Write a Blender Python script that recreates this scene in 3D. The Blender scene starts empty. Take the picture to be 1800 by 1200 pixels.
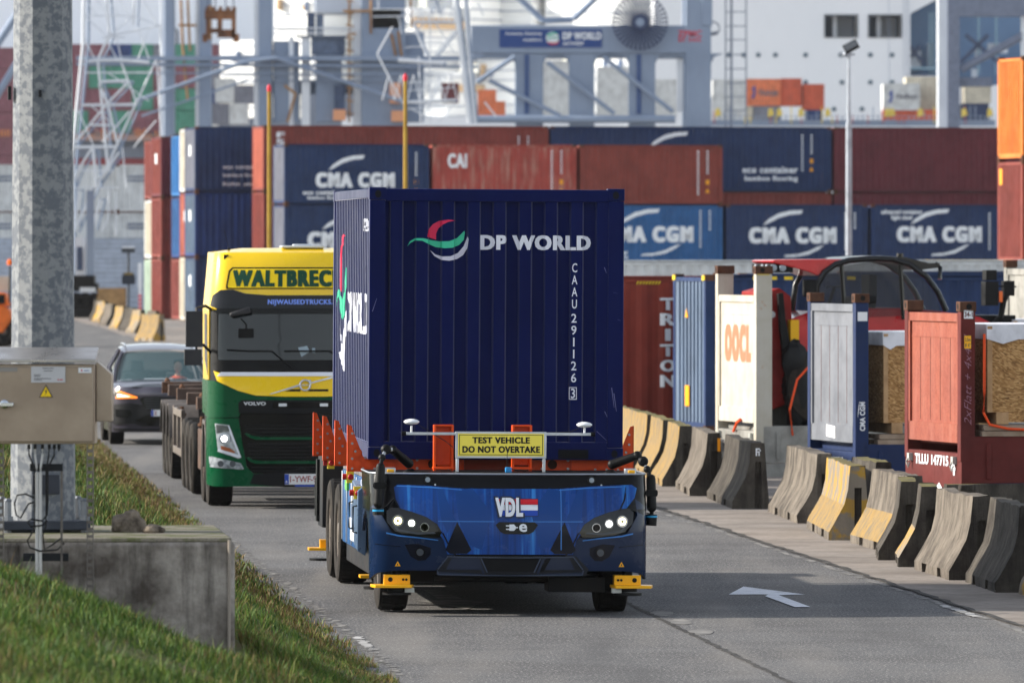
import bpy, bmesh, math, random
import numpy as np
from mathutils import Vector, Matrix
from mathutils.geometry import tessellate_polygon
R = math.radians
random.seed(7)
SC = bpy.context.scene
COL = SC.collection
# ---------------------------------------------------------------- camera
HOR = 425.0; CAMH = 3.5; F = 15000.0          # horizon row, camera height, focal length in photo pixels
cd = bpy.data.cameras.new('camera'); cam = bpy.data.objects.new('camera', cd); COL.objects.link(cam)
cam.location = (0, 0, CAMH); cam.rotation_euler = (R(90), 0, 0)
cd.sensor_width = 36; cd.lens = 300; cd.shift_y = -(600-HOR)/1800.0
cd.clip_start = 1; cd.clip_end = 6000
cd.dof.use_dof = True; cd.dof.focus_distance = 81.5; cd.dof.aperture_fstop = 6.3
SC.camera = cam
# ---------------------------------------------------------------- sky and sun
SUN_EL, SUN_AZ = 24.0, -84.0                  # azimuth from the view direction, negative = left
w = bpy.data.worlds.new('World'); SC.world = w; w.use_nodes = True
nt = w.node_tree; nt.nodes.clear()
wo = nt.nodes.new('ShaderNodeOutputWorld'); bg = nt.nodes.new('ShaderNodeBackground')
sk = nt.nodes.new('ShaderNodeTexSky'); sk.sky_type = 'NISHITA'; sk.sun_disc = False
sk.sun_elevation = R(SUN_EL); sk.sun_rotation = R(SUN_AZ); sk.air_density = 1.0; sk.dust_density = .5; sk.ozone_density = 1.0
hs = nt.nodes.new('ShaderNodeHueSaturation'); hs.inputs['Saturation'].default_value = .42   # thin milky cloud
nt.links.new(sk.outputs[0], hs.inputs['Color']); nt.links.new(hs.outputs[0], bg.inputs[0]); bg.inputs[1].default_value = 0.13
nt.links.new(bg.outputs[0], wo.inputs[0])
sl = bpy.data.lights.new('sun', 'SUN'); so = bpy.data.objects.new('sun', sl); COL.objects.link(so)
sl.energy = 3.7; sl.angle = R(.9); sl.color = (1.0, 0.93, 0.82)
_sd = Vector((math.sin(R(SUN_AZ))*math.cos(R(SUN_EL)), math.cos(R(SUN_AZ))*math.cos(R(SUN_EL)), math.sin(R(SUN_EL))))
so.rotation_euler = _sd.to_track_quat('Z', 'Y').to_euler(); so.location = (-60, 60, 60)
SC.view_settings.view_transform = 'Standard'; SC.view_settings.look = 'None'
SC.view_settings.exposure = 1.05; SC.view_settings.gamma = 1
SC.cycles.use_denoising = True
SC.cycles.max_bounces = 6; SC.cycles.diffuse_bounces = 3; SC.cycles.glossy_bounces = 3
SC.cycles.transmission_bounces = 4; SC.cycles.transparent_max_bounces = 12; SC.cycles.volume_bounces = 0

def P(px, py, Z):                              # a photo pixel at a real distance Z -> world point
    return Vector(((px-900)/F*Z, Z, CAMH-(py-HOR)/F*Z))
# ---------------------------------------------------------------- materials
def lin(c):
    return tuple(((v/255)/12.92 if v <= 10 else (((v/255)+.055)/1.055)**2.4) for v in c)+(1,)
MATS = {}
def mat(name, col, rough=.5, metal=0, var=0, nscale=3, col2=None, lo=.4, hi=.65, streak=0, scol=(60, 45, 35), bump=0, bscale=40,
        rust=0, rcol=(95, 50, 30), rscale=2.5, coat=0, spec=.28, emit=0, fine=0, alpha=None, linear=False, sheen=0, vb=0):
    if name in MATS: return MATS[name]
    m = bpy.data.materials.new(name); m.use_nodes = True; t = m.node_tree; N = t.nodes; L = t.links
    b = N['Principled BSDF']; cc = (lambda c: tuple(c)+(1,)) if linear else lin
    b.inputs['Base Color'].default_value = cc(col); b.inputs['Roughness'].default_value = rough
    b.inputs['Metallic'].default_value = metal; b.inputs['Specular IOR Level'].default_value = spec
    b.inputs['Coat Weight'].default_value = coat; b.inputs['Coat Roughness'].default_value = .06
    m.diffuse_color = cc(col)
    if sheen: b.inputs['Sheen Weight'].default_value = sheen; b.inputs['Sheen Roughness'].default_value = .3; b.inputs['Sheen Tint'].default_value = (.9, .9, 1, 1)
    out = None
    def noise(scale, vec, det=5, ro=.6):
        n = N.new('ShaderNodeTexNoise'); n.inputs['Scale'].default_value = scale; n.inputs['Detail'].default_value = det
        n.inputs['Roughness'].default_value = ro; L.new(vec, n.inputs['Vector']); return n.outputs['Fac']
    def mix(fac, a, bcol):
        x = N.new('ShaderNodeMix'); x.data_type = 'RGBA'
        L.new(fac, x.inputs[0])
        if isinstance(a, tuple): x.inputs[6].default_value = a
        else: L.new(a, x.inputs[6])
        x.inputs[7].default_value = bcol; return x.outputs[2]
    def ramp(f, lo, hi, mx=1):
        r = N.new('ShaderNodeMapRange'); L.new(f, r.inputs[0]); r.inputs[1].default_value = lo; r.inputs[2].default_value = hi
        r.inputs[4].default_value = mx; return r.outputs[0]
    if var or streak or rust or bump or fine:
        tc = N.new('ShaderNodeTexCoord'); oi = N.new('ShaderNodeObjectInfo'); vm = N.new('ShaderNodeVectorMath'); vm.operation = 'ADD'
        sc = N.new('ShaderNodeVectorMath'); sc.operation = 'SCALE'; cx = N.new('ShaderNodeCombineXYZ')
        for i in range(3): L.new(oi.outputs['Random'], cx.inputs[i])
        L.new(cx.outputs[0], sc.inputs[0]); sc.inputs['Scale'].default_value = 60
        L.new(tc.outputs['Object'], vm.inputs[0]); L.new(sc.outputs[0], vm.inputs[1]); V = vm.outputs[0]
        out = cc(col)
        if var: out = mix(ramp(noise(nscale, V), lo, hi, var), out, cc(col2 or tuple(x*.6 for x in col)))
        if fine: out = mix(ramp(noise(nscale*14, V, 3, .7), .45, .7, fine), out, cc(tuple(x*.7 for x in col)))
        if streak or rust:
            mp = N.new('ShaderNodeMapping'); mp.inputs['Scale'].default_value = (1, 1, .12); L.new(V, mp.inputs[0])
        if streak: out = mix(ramp(noise(5, mp.outputs[0], 6, .65), .48, .72, streak), out, cc(scol))
        if rust:
            n1 = noise(rscale, V, 8, .7); mp2 = noise(rscale*1.6, mp.outputs[0], 8, .7)
            mm = N.new('ShaderNodeMath'); mm.operation = 'MAXIMUM'; L.new(n1, mm.inputs[0]); L.new(mp2, mm.inputs[1])
            out = mix(ramp(mm.outputs[0], .72-.2*rust, .78-.18*rust, .9), out, cc(rcol))
        if not isinstance(out, tuple): L.new(out, b.inputs['Base Color'])
        rr = ramp(noise(nscale*2, V), .3, .7, 1); r2 = N.new('ShaderNodeMapRange'); L.new(rr, r2.inputs[0])
        r2.inputs[3].default_value = max(.03, rough-.08*(rough > .15)); r2.inputs[4].default_value = min(1, rough+.12*(rough > .15)); L.new(r2.outputs[0], b.inputs['Roughness'])
        if bump:
            bp = N.new('ShaderNodeBump'); bp.inputs['Strength'].default_value = bump; bp.inputs['Distance'].default_value = .02
            hsrc = noise(bscale, V, 6, .65)
            if vb:
                m3 = N.new('ShaderNodeMapping'); m3.inputs['Scale'].default_value = (1, 1, .06); L.new(V, m3.inputs[0])
                ad = N.new('ShaderNodeMath'); ad.operation = 'MULTIPLY_ADD'; L.new(noise(vb, m3.outputs[0], 4, .6), ad.inputs[0]); ad.inputs[1].default_value = 2.2; L.new(hsrc, ad.inputs[2]); hsrc = ad.outputs[0]
            L.new(hsrc, bp.inputs['Height']); L.new(bp.outputs[0], b.inputs['Normal'])
    if emit:
        b.inputs['Emission Color'].default_value = cc(col); b.inputs['Emission Strength'].default_value = emit
    if alpha is not None:
        b.inputs['Alpha'].default_value = alpha
    MATS[name] = m; return m
def glass(name, col, alpha, rough=.03):
    m = mat(name, col, rough=rough, spec=.35, alpha=alpha); return m
# ---------------------------------------------------------------- object bookkeeping
def tagp(o, label=None, cat=None, group=None, kind=None):
    if label: o['label'] = label
    if cat: o['category'] = cat
    if group: o['group'] = group
    if kind: o['kind'] = kind
    return o
def thing(name, label, cat, loc=(0, 0, 0), rz=0, group=None, rot=None):
    o = bpy.data.objects.new(name, None); COL.objects.link(o); o.location = loc
    o.rotation_euler = rot or (0, 0, rz); o.empty_display_size = .2
    return tagp(o, label, cat, group)
def copy_tree(o, loc=None, rz=None, label=None, parent=None):
    c = o.copy(); COL.objects.link(c); c.parent = parent
    if loc is not None: c.location = loc
    if rz is not None: c.rotation_euler = (0, 0, rz)
    if label: c['label'] = label
    for ch in list(o.children): copy_tree(ch, parent=c)
    return c
class M:
    def __init__(s): s.bm = bmesh.new(); s.mi = 0; s.X = Matrix()
    def _v(s, p): return s.bm.verts.new(s.X @ Vector(p))
    def face(s, pts, mi=None):
        try:
            f = s.bm.faces.new([s._v(p) for p in pts]); f.material_index = s.mi if mi is None else mi; return f
        except ValueError: return None
    def mesh(s, vs, fs, mi=None):
        V = [s._v(p) for p in vs]
        for f in fs:
            try:
                q = s.bm.faces.new([V[i] for i in f]); q.material_index = s.mi if mi is None else mi
            except ValueError: pass
    def hexa(s, p, mi=None):
        s.mesh(p, [(0, 3, 2, 1), (4, 5, 6, 7), (0, 1, 5, 4), (1, 2, 6, 5), (2, 3, 7, 6), (3, 0, 4, 7)], mi)
    def box(s, x0, x1, y0, y1, z0, z1, mi=None):
        s.hexa([(x0, y0, z0), (x1, y0, z0), (x1, y1, z0), (x0, y1, z0), (x0, y0, z1), (x1, y0, z1), (x1, y1, z1), (x0, y1, z1)], mi)
    def cyl(s, a, b, r, r2=None, n=14, mi=None, caps=True):
        a = Vector(a); b = Vector(b); r2 = r if r2 is None else r2; d = (b-a)
        if d.length < 1e-6: return
        q = d.to_track_quat('Z', 'Y'); vs = []
        for (c, rr) in ((a, r), (b, r2)):
            for i in range(n):
                t = 2*math.pi*(i+.5)/n; vs.append(c+q @ Vector((rr*math.cos(t), rr*math.sin(t), 0)))
        fs = [(i, (i+1) % n, n+(i+1) % n, n+i) for i in range(n)]
        if caps: fs += [tuple(range(n-1, -1, -1)), tuple(range(n, 2*n))]
        s.mesh(vs, fs, mi)
    def tube(s, pts, r, n=8, mi=None):
        pts = [Vector(p) for p in pts]; vs = []; fs = []; k = len(pts)
        for j, p in enumerate(pts):
            d = (pts[min(j+1, k-1)]-pts[max(j-1, 0)]).normalized(); q = d.to_track_quat('Z', 'Y')
            for i in range(n):
                t = 2*math.pi*i/n; vs.append(p+q @ Vector((r*math.cos(t), r*math.sin(t), 0)))
            if j: fs += [((j-1)*n+i, (j-1)*n+(i+1) % n, j*n+(i+1) % n, j*n+i) for i in range(n)]
        fs += [tuple(range(n-1, -1, -1)), tuple(range((k-1)*n, k*n))]; s.mesh(vs, fs, mi)
    def lathe(s, prof, o=(0, 0, 0), axis='z', n=24, mi=None, caps=True):
        vs = []; fs = []
        for (r, h) in prof:
            for i in range(n):
                t = 2*math.pi*i/n; c = r*math.cos(t); d = r*math.sin(t)
                v = {'z': (c, d, h), 'x': (h, c, d), 'y': (c, h, d)}[axis]; vs.append(Vector(o)+Vector(v))
        for j in range(len(prof)-1):
            fs += [(j*n+i, j*n+(i+1) % n, (j+1)*n+(i+1) % n, (j+1)*n+i) for i in range(n)]
        if caps: fs += [tuple(range(n-1, -1, -1)), tuple(range((len(prof)-1)*n, len(prof)*n))]
        s.mesh(vs, fs, mi)
    def ball(s, c, rx, ry=None, rz=None, n=16, mi=None, jit=0):
        ry = rx if ry is None else ry; rz = rx if rz is None else rz; m = n//2; vs = []; fs = []
        for j in range(m+1):
            a = math.pi*j/m
            for i in range(n):
                t = 2*math.pi*i/n; k = 1+jit*(random.random()-.5)
                vs.append((c[0]+rx*k*math.sin(a)*math.cos(t), c[1]+ry*k*math.sin(a)*math.sin(t), c[2]+rz*k*math.cos(a)))
        for j in range(m): fs += [(j*n+i, (j+1)*n+i, (j+1)*n+(i+1) % n, j*n+(i+1) % n) for i in range(n)]
        s.mesh(vs, fs, mi)
    def prism(s, poly, a, b, plane='xz', mi=None):
        def q(u, v, h): return {'xz': (u, h, v), 'yz': (h, u, v), 'xy': (u, v, h)}[plane]
        n = len(poly); vs = [q(u, v, a) for u, v in poly]+[q(u, v, b) for u, v in poly]
        fs = [tuple(range(n)), tuple(range(2*n-1, n-1, -1))]+[(i, n+i, n+(i+1) % n, (i+1) % n) for i in range(n)]
        s.mesh(vs, fs, mi)
    def skin(s, poly, fn, off=.01, th=.02, cu=(), cv=(), mi=None, faces=None):
        """a panel: 2D outline in (u,v), cut on the lines cu/cv, bent onto fn(u,v,off) and given thickness"""
        t = bmesh.new()
        if faces is None:
            V = [t.verts.new((u, 0, v)) for u, v in poly]
            for q in tessellate_polygon([[Vector((u, v, 0)) for u, v in poly]]):
                try: t.faces.new([V[i] for i in q])
                except ValueError: pass
        else:
            V = [t.verts.new((u, 0, v)) for u, v in poly]
            for q in faces:
                try: t.faces.new([V[i] for i in q])
                except ValueError: pass
        us = [v.co.x for v in t.verts]; vs_ = [v.co.z for v in t.verts]
        for c in cu:
            if min(us) < c < max(us): bmesh.ops.bisect_plane(t, geom=t.verts[:]+t.edges[:]+t.faces[:], plane_co=(c, 0, 0), plane_no=(1, 0, 0), dist=1e-5)
        for c in cv:
            if min(vs_) < c < max(vs_): bmesh.ops.bisect_plane(t, geom=t.verts[:]+t.edges[:]+t.faces[:], plane_co=(0, 0, c), plane_no=(0, 0, 1), dist=1e-5)
        t.verts.index_update(); top = [s._v(fn(v.co.x, v.co.z, off)) for v in t.verts]
        bot = [s._v(fn(v.co.x, v.co.z, off-th)) for v in t.verts] if th else None
        mi = s.mi if mi is None else mi
        for f in t.faces:
            ids = [v.index for v in f.verts]
            try: s.bm.faces.new([top[i] for i in ids]).material_index = mi
            except ValueError: pass
        if th:
            for e in t.edges:
                if len(e.link_faces) == 1:
                    a, b = e.verts[0].index, e.verts[1].index
                    try: s.bm.faces.new([top[a], top[b], bot[b], bot[a]]).material_index = mi
                    except ValueError: pass
        t.free()
    def text(s, body, x0, x1, z0, z1, fn=None, off=.004, bold=.0, cu=(), cv=(), th=0, mi=None, res=3, shear=0, flip=False):
        b0 = min(bold, .018); vs, fs = text_mesh(body, b0, res, shear, bold)
        k = bold-b0; sh = [(0, 0)] if k <= .004 else [(0, 0), (-k, .35*k), (k, -.35*k)]+([(-k, -.35*k), (k, .35*k)] if k > .02 else [])
        xs = [v[0] for v in vs]; ys = [v[1] for v in vs]; a, b, c, d = min(xs)-k*(len(sh) > 1), max(xs)+k*(len(sh) > 1), min(ys), max(ys)
        for i, (ex, ey) in enumerate(sh):
            pts = [(x0+(x+ex-a)/(b-a)*(x1-x0), z0+(y+ey-c)/(d-c)*(z1-z0)) for x, y in vs]
            s.skin(pts, fn or (lambda u, v, o: (u, -o, v)), off+i*.0003, th, cu, cv, mi, faces=fs)
    def done(s, name, mats, parent=None, smooth=35, bevel=0, seg=2, loc=None, weld=True):
        if weld: bmesh.ops.remove_doubles(s.bm, verts=s.bm.verts, dist=1e-5)
        bmesh.ops.recalc_face_normals(s.bm, faces=s.bm.faces)
        me = bpy.data.meshes.new(name); s.bm.to_mesh(me); s.bm.free()
        for m in (mats if isinstance(mats, (list, tuple)) else [mats]): me.materials.append(m)
        if smooth:
            me.polygons.foreach_set('use_smooth', [True]*len(me.polygons)); me.set_sharp_from_angle(angle=R(smooth))
        o = bpy.data.objects.new(name, me); COL.objects.link(o); o.parent = parent
        if loc is not None: o.location = loc
        if bevel:
            b = o.modifiers.new('bevel', 'BEVEL'); b.width = bevel; b.segments = seg; b.limit_method = 'ANGLE'; b.angle_limit = R(40); b.harden_normals = False
        return o
_TX = {}
def text_mesh(body, bold, res, shear, sp_=0):
    k = (body, bold, res, shear, sp_)
    if k not in _TX:
        c = bpy.data.curves.new('t', 'FONT'); c.body = body; c.offset = bold; c.resolution_u = res; c.shear = shear
        c.align_x = 'CENTER'; c.space_line = .95; c.space_character = 1+max(0, sp_-.018)*3.2
        o = bpy.data.objects.new('t', c); me = bpy.data.meshes.new_from_object(o)
        _TX[k] = ([(v.co.x, v.co.y) for v in me.vertices], [tuple(p.vertices) for p in me.polygons])
        bpy.data.objects.remove(o); bpy.data.curves.remove(c); bpy.data.meshes.remove(me)
    return _TX[k]
def wrap(hw, Rr, crown, lean=lambda z: 0, taper=lambda z: 0):
    a0 = hw-Rr
    def f(u, z, off=0):
        a = abs(u); sg = 1 if u >= 0 else -1
        if a <= a0: x = a; y = crown*(a/a0)**2; n = (2*crown*a/a0/a0, -1)
        elif a <= a0+Rr*math.pi/2:
            p = (a-a0)/Rr; x = a0+Rr*math.sin(p); y = crown+Rr*(1-math.cos(p)); n = (math.sin(p), -math.cos(p))
        else: x = hw; y = crown+Rr+(a-a0-Rr*math.pi/2); n = (1, 0)
        l = math.hypot(*n); x += n[0]/l*off; y += n[1]/l*off
        return (sg*x*(1-taper(z)/hw), y+lean(z), z)
    f.a0 = a0; f.R = Rr; f.arc = a0+Rr*math.pi/2
    def U(x):                                  # front-view x -> u
        a = min(abs(x), hw-.0005)
        return math.copysign(a if a <= a0 else a0+Rr*math.asin((a-a0)/Rr), x)
    f.U = U
    f.cuts = sorted([0.0]+[s*(a0*k/4) for k in (1, 2, 3, 4) for s in (-1, 1)]+[s*(a0+Rr*math.pi/2*k/6) for k in range(1, 7) for s in (-1, 1)])
    return f
def arcpts(cx, cy, rx, ry, a0, a1, n=16):
    return [(cx+rx*math.cos(R(a0+(a1-a0)*i/n)), cy+ry*math.sin(R(a0+(a1-a0)*i/n))) for i in range(n+1)]
def swoosh(cx, cz, rx, rz, a0, a1, w0, w1, n=18):   # a tapered crescent between two angles
    o = []; i_ = []
    for k in range(n+1):
        t = k/n; a = R(a0+(a1-a0)*t); wd = w0+(w1-w0)*t
        o.append((cx+rx*math.cos(a), cz+rz*math.sin(a))); i_.append((cx+(rx-wd)*math.cos(a), cz+(rz-wd)*math.sin(a)))
    return o+i_[::-1]
# ================================================================ GROUND
YAW = R(4.46)
def edge_l(Z): return -.95-.0775*(Z-67.7)
def kerb_r(Z): return 4.0-.079*(Z-85.9)
def seam(Z): return 1.2-.0735*(Z-81.3)
m_yard = mat('yard_concrete', (136, 131, 127), .88, var=.7, nscale=.25, col2=(102, 98, 94), fine=.5, bump=.15, bscale=8)
def asphalt():
    m = mat('asphalt', (94, 93, 93), .85, var=.7, nscale=.35, col2=(76, 75, 76), lo=.42, hi=.62, bump=.35, bscale=70, spec=.3)
    t = m.node_tree; N = t.nodes; L = t.links; b = N['Principled BSDF']; src = b.inputs['Base Color'].links[0].from_socket
    tc = N.new('ShaderNodeTexCoord')
    def chain(fac, colr, inp):
        x = N.new('ShaderNodeMix'); x.data_type = 'RGBA'; L.new(fac, x.inputs[0]); L.new(inp, x.inputs[6]); x.inputs[7].default_value = lin(colr); return x.outputs[2]
    def mr(sock, a, b_, mx):
        r = N.new('ShaderNodeMapRange'); L.new(sock, r.inputs[0]); r.inputs[1].default_value = a; r.inputs[2].default_value = b_; r.inputs[4].default_value = mx; return r.outputs[0]
    mp = N.new('ShaderNodeMapping'); mp.inputs['Scale'].default_value = (1, .45, 1); mp.inputs['Rotation'].default_value = (0, 0, -YAW); L.new(tc.outputs['Object'], mp.inputs[0])
    n1 = N.new('ShaderNodeTexNoise'); n1.inputs['Scale'].default_value = 38; n1.inputs['Detail'].default_value = 2; n1.inputs['Roughness'].default_value = .8; L.new(mp.outputs[0], n1.inputs[0])
    o = chain(mr(n1.outputs[0], .54, .66, .75), (176, 172, 168), src)
    n2 = N.new('ShaderNodeTexNoise'); n2.inputs['Scale'].default_value = 48; n2.inputs['Detail'].default_value = 2; n2.inputs['Roughness'].default_value = .8; L.new(mp.outputs[0], n2.inputs[0])
    o = chain(mr(n2.outputs[0], .54, .66, .75), (48, 48, 50), o)
    # worn wheel paths and dark drips, stretched along the lane
    mp2 = N.new('ShaderNodeMapping'); mp2.inputs['Scale'].default_value = (1.1, .09, 1); mp2.inputs['Rotation'].default_value = (0, 0, -YAW); L.new(tc.outputs['Object'], mp2.inputs[0])
    n3 = N.new('ShaderNodeTexNoise'); n3.inputs['Scale'].default_value = 1.0; n3.inputs['Detail'].default_value = 6; L.new(mp2.outputs[0], n3.inputs[0])
    o = chain(mr(n3.outputs[0], .5, .68, .45), (132, 127, 121), o)
    o = chain(mr(n3.outputs[0], .46, .30, .5), (70, 69, 70), o)
    n4 = N.new('ShaderNodeTexNoise'); n4.inputs['Scale'].default_value = .8; n4.inputs['Detail'].default_value = 5; L.new(mp.outputs[0], n4.inputs[0])
    o = chain(mr(n4.outputs[0], .6, .72, .55), (74, 73, 75), o)
    L.new(o, b.inputs['Base Color']); return m
m_road = asphalt()
m_kerb = mat('kerb_concrete', (146, 137, 129), .88, var=.8, nscale=.7, col2=(112, 103, 95), fine=.6, streak=0)
m_paint = mat('road_paint', (226, 228, 234), .7, var=.6, nscale=5, col2=(176, 176, 178), lo=.5, hi=.64, fine=.4)
m_paintworn = mat('worn_paint', (134, 131, 127), .85, var=1, nscale=2.5, col2=(108, 106, 104), lo=.42, hi=.55)
m_crack = mat('dark_joint', (50, 48, 47), .95, var=.6, nscale=3, col2=(90, 86, 82))
a = M(); 
a.face([(-900, -60, -.012), (900, -60, -.012), (900, 3200, -.012), (-900, 3200, -.012)])
tagp(a.done('ground', m_yard), kind='structure')
a = M(); ZS = [-10+10*i for i in range(43)]
for z0, z1 in zip(ZS, ZS[1:]):
    a.face([(edge_l(z0)-.15, z0, 0), (kerb_r(z0), z0, 0), (kerb_r(z1), z1, 0), (edge_l(z1)-.15, z1, 0)])
tagp(a.done('road', m_road), kind='structure')
a = M()
for z0, z1 in zip(ZS[:-6], ZS[1:-6]): a.face([(kerb_r(z0)-.02, z0, .006), (kerb_r(z0)+3.4, z0, .006), (kerb_r(z1)+3.4, z1, .006), (kerb_r(z1)-.02, z1, .006)])
tagp(a.done('pavement', m_kerb), kind='structure')
def strip(m, fx, w, z0, z1, zz, gap=0, jit=0, step=.5, off=0):
    z = z0; pj = (0, 0)
    while z < z1:
        nj = (random.uniform(-jit, jit), random.uniform(-jit, jit)*.6)
        if random.random() >= gap:
            m.face([(fx(z)+off+pj[0], z, zz), (fx(z)+off+w+pj[0]+pj[1], z, zz), (fx(z+step)+off+w+nj[0]+nj[1], z+step, zz), (fx(z+step)+off+nj[0], z+step, zz)])
        pj = nj; z += step
a = M(); strip(a, seam, .05, 50, 140, .005, jit=.016, step=.13)
strip(a, kerb_r, .07, 50, 200, .012, jit=.03, step=.4, off=-.04)
tagp(a.done('road_line', m_crack), kind='structure')
a = M(); strip(a, edge_l, .06, 69, 100, .004, gap=.3, jit=.05, step=.12, off=.12)
strip(a, kerb_r, .07, 60, 130, .004, gap=.3, jit=.03, step=.4, off=-.16)
for z in (80.4, 78.6, 76.6): 
    a.prism([(seam(z)+.16+.07*math.cos(t*.7)*(1+.9*random.random()), z+.45*math.sin(t*.7)*(1+.5*random.random())) for t in range(9)], .003, .004, 'xy')
tagp(a.done('road_marking', m_paintworn), kind='structure')
def onroad(pts, zz=.006): return [tuple(P(x, y, (CAMH-zz)*F/(y-HOR))) for x, y in pts]
a = M(); a.face(onroad([(1281, 1044), (1307, 1030), (1415, 1044), (1369, 1045), (1350, 1044)])); a.face(onroad([(1350, 1044), (1369, 1045), (1425, 1066), (1397, 1066), (1345, 1047)], .009))
tagp(a.done('road_marking', m_paint), kind='structure')
a = M(); a.face(onroad([(729, 1054.5), (860, 1053), (822, 1070)])); a.face(onroad([(745, 1036), (770, 1036), (820, 1053.5), (775, 1054.5)], .009))
tagp(a.done('road_marking', m_paintworn), kind='structure')
a = M(); strip(a, edge_l, .08, 73.2, 75.6, .008, gap=.15, jit=.03, step=.12, off=.14); strip(a, kerb_r, .09, 79.6, 82.0, .008, gap=.12, jit=.02, step=.14, off=-.2)
tagp(a.done('road_marking', mat('line_paint', (176, 174, 172), .8, var=.8, nscale=3, col2=(130, 128, 126))), kind='structure')
# pale kerb of the bend far behind the car
a = M(); bend = [(90, 553), (130, 558), (170, 568), (220, 585), (262, 595), (300, 601), (330, 604), (420, 608)]
for (p, q) in zip(bend, bend[1:]): a.face(onroad([p, q, (q[0], q[1]+6), (p[0], p[1]+4)], .004))
tagp(a.done('far_kerb', m_kerb), kind='structure')

# ---------------------------------------------------------------- grass bank
def bank(X, Z):
    d = edge_l(Z)-.1-X
    if d <= 0: return 0.0
    h = .38*d; h = h if h < 1.0 else 1.0+.33*(1-math.exp(-(h-1.0)/.33))
    h *= .55+.45*min(1, max(0, (150-Z)/70)) if Z > 80 else 1
    n = .05*math.sin(X*2.3+Z*.8)+.04*math.sin(Z*1.7-X)+.03*math.sin(Z*3.1+X*4.2)
    return max(0, h+n*min(1, d))
m_soil = mat('grass_soil', (78, 84, 40), .95, var=.9, nscale=3, col2=(92, 76, 44), fine=.6, bump=.5, bscale=30)
a = M(); V = []; Fc = []; zs = [20+1.0*i for i in range(145)]; ds = [0, .15, .4, .8, 1.2, 1.7, 2.2, 2.8, 3.4, 4, 5, 7, 10, 16]
for z in zs:
    for d in ds:
        x = edge_l(z)-.1-d; V.append((x, z, bank(x, z) if d else -.02))
for i in range(len(zs)-1):
    for j in range(len(ds)-1):
        k = i*len(ds)+j; Fc.append((k, k+1, k+len(ds)+1, k+len(ds)))
a.mesh(V, Fc); tagp(a.done('terrain', m_soil, smooth=80), kind='structure')
def m_grassmat():
    m = bpy.data.materials.new('grass_blades'); m.use_nodes = True; t = m.node_tree; b = t.nodes['Principled BSDF']
    c = t.nodes.new('ShaderNodeVertexColor'); c.layer_name = 'tint'; t.links.new(c.outputs[0], b.inputs['Base Color'])
    b.inputs['Roughness'].default_value = .6; b.inputs['Specular IOR Level'].default_value = .25
    return m
def grass(name, label, n, zr, dr, hgt, wid, seed, keep=None, brown=.25):
    rg = np.random.default_rng(seed)
    Z = rg.uniform(*zr, n); d = rg.uniform(*dr, n); X = -.95-.0775*(Z-67.7)-.1-d
    nz = np.sin(X*1.9+Z*1.1)*np.sin(Z*.9-X*1.3)+.6*np.sin(X*5.1-Z*3.3)*np.sin(Z*4.1+X*2.2)+.3*rg.normal(size=n)
    if keep is not None:
        k = keep(X, Z); Z = Z[k]; d = d[k]; X = X[k]; nz = nz[k]; n = len(Z)
    g = np.array([bank(x, z) for x, z in zip(X, Z)])
    h = hgt*np.where(rg.uniform(size=n) < .03, 1.9, 1)*rg.uniform(.4, 1.3, n)*(1+.25*nz)*np.where(d < .5, .8, 1); h = np.clip(h, .03, None)
    w_ = wid*rg.uniform(.6, 1.3, n); an = rg.uniform(0, 2*np.pi, n); ln = h*rg.uniform(.1, .75, n); la = rg.uniform(0, 2*np.pi, n)
    dx = np.cos(an)*w_/2; dy = np.sin(an)*w_/2; lx = np.cos(la)*ln; ly = np.sin(la)*ln
    v = np.empty((n, 5, 3)); g0 = g-.02
    v[:, 0] = np.stack([X-dx, Z-dy, g0], 1); v[:, 1] = np.stack([X+dx, Z+dy, g0], 1)
    v[:, 2] = np.stack([X+dx*.7+lx*.35, Z+dy*.7+ly*.35, g0+h*.6], 1); v[:, 3] = np.stack([X-dx*.7+lx*.35, Z-dy*.7+ly*.35, g0+h*.6], 1)
    v[:, 4] = np.stack([X+lx, Z+ly, g0+h], 1)
    me = bpy.data.meshes.new(name); base = np.arange(n)*5
    q = np.stack([base, base+1, base+2, base+3], 1); tr = np.stack([base+3, base+2, base+4], 1)
    loops = np.concatenate([q, tr], 1).reshape(-1); st = np.stack([np.arange(n)*7, np.arange(n)*7+4], 1).reshape(-1); tot = np.tile([4, 3], n)
    me.vertices.add(n*5); me.vertices.foreach_set('co', v.reshape(-1)); me.loops.add(len(loops)); me.loops.foreach_set('vertex_index', loops)
    me.polygons.add(2*n); me.polygons.foreach_set('loop_start', st); me.polygons.foreach_set('loop_total', tot); me.update(); me.validate()
    pal = np.array([lin(c)[:3] for c in ((56, 92, 24), (80, 112, 32), (42, 70, 20), (104, 116, 42), (116, 90, 50), (78, 54, 32), (140, 118, 74))])
    pb = np.clip(brown+.3*nz+np.where(d < .5, .5, 0), .02, .95); u = rg.uniform(size=n); isb = u < pb
    idx = np.where(isb, rg.integers(3, 7, n), rg.integers(0, 4, n)); c = pal[idx]*rg.uniform(.75, 1.2, (n, 1))
    ca = me.color_attributes.new('tint', 'FLOAT_COLOR', 'POINT'); cc = np.ones((n, 5, 4)); cc[:, :, :3] = c[:, None, :]
    ca.data.foreach_set('color', cc.reshape(-1)); me.materials.append(MATS['gr'])
    o = bpy.data.objects.new(name, me); COL.objects.link(o); tagp(o, label, 'grass', kind='stuff')
MATS['gr'] = m_grassmat()
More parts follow.
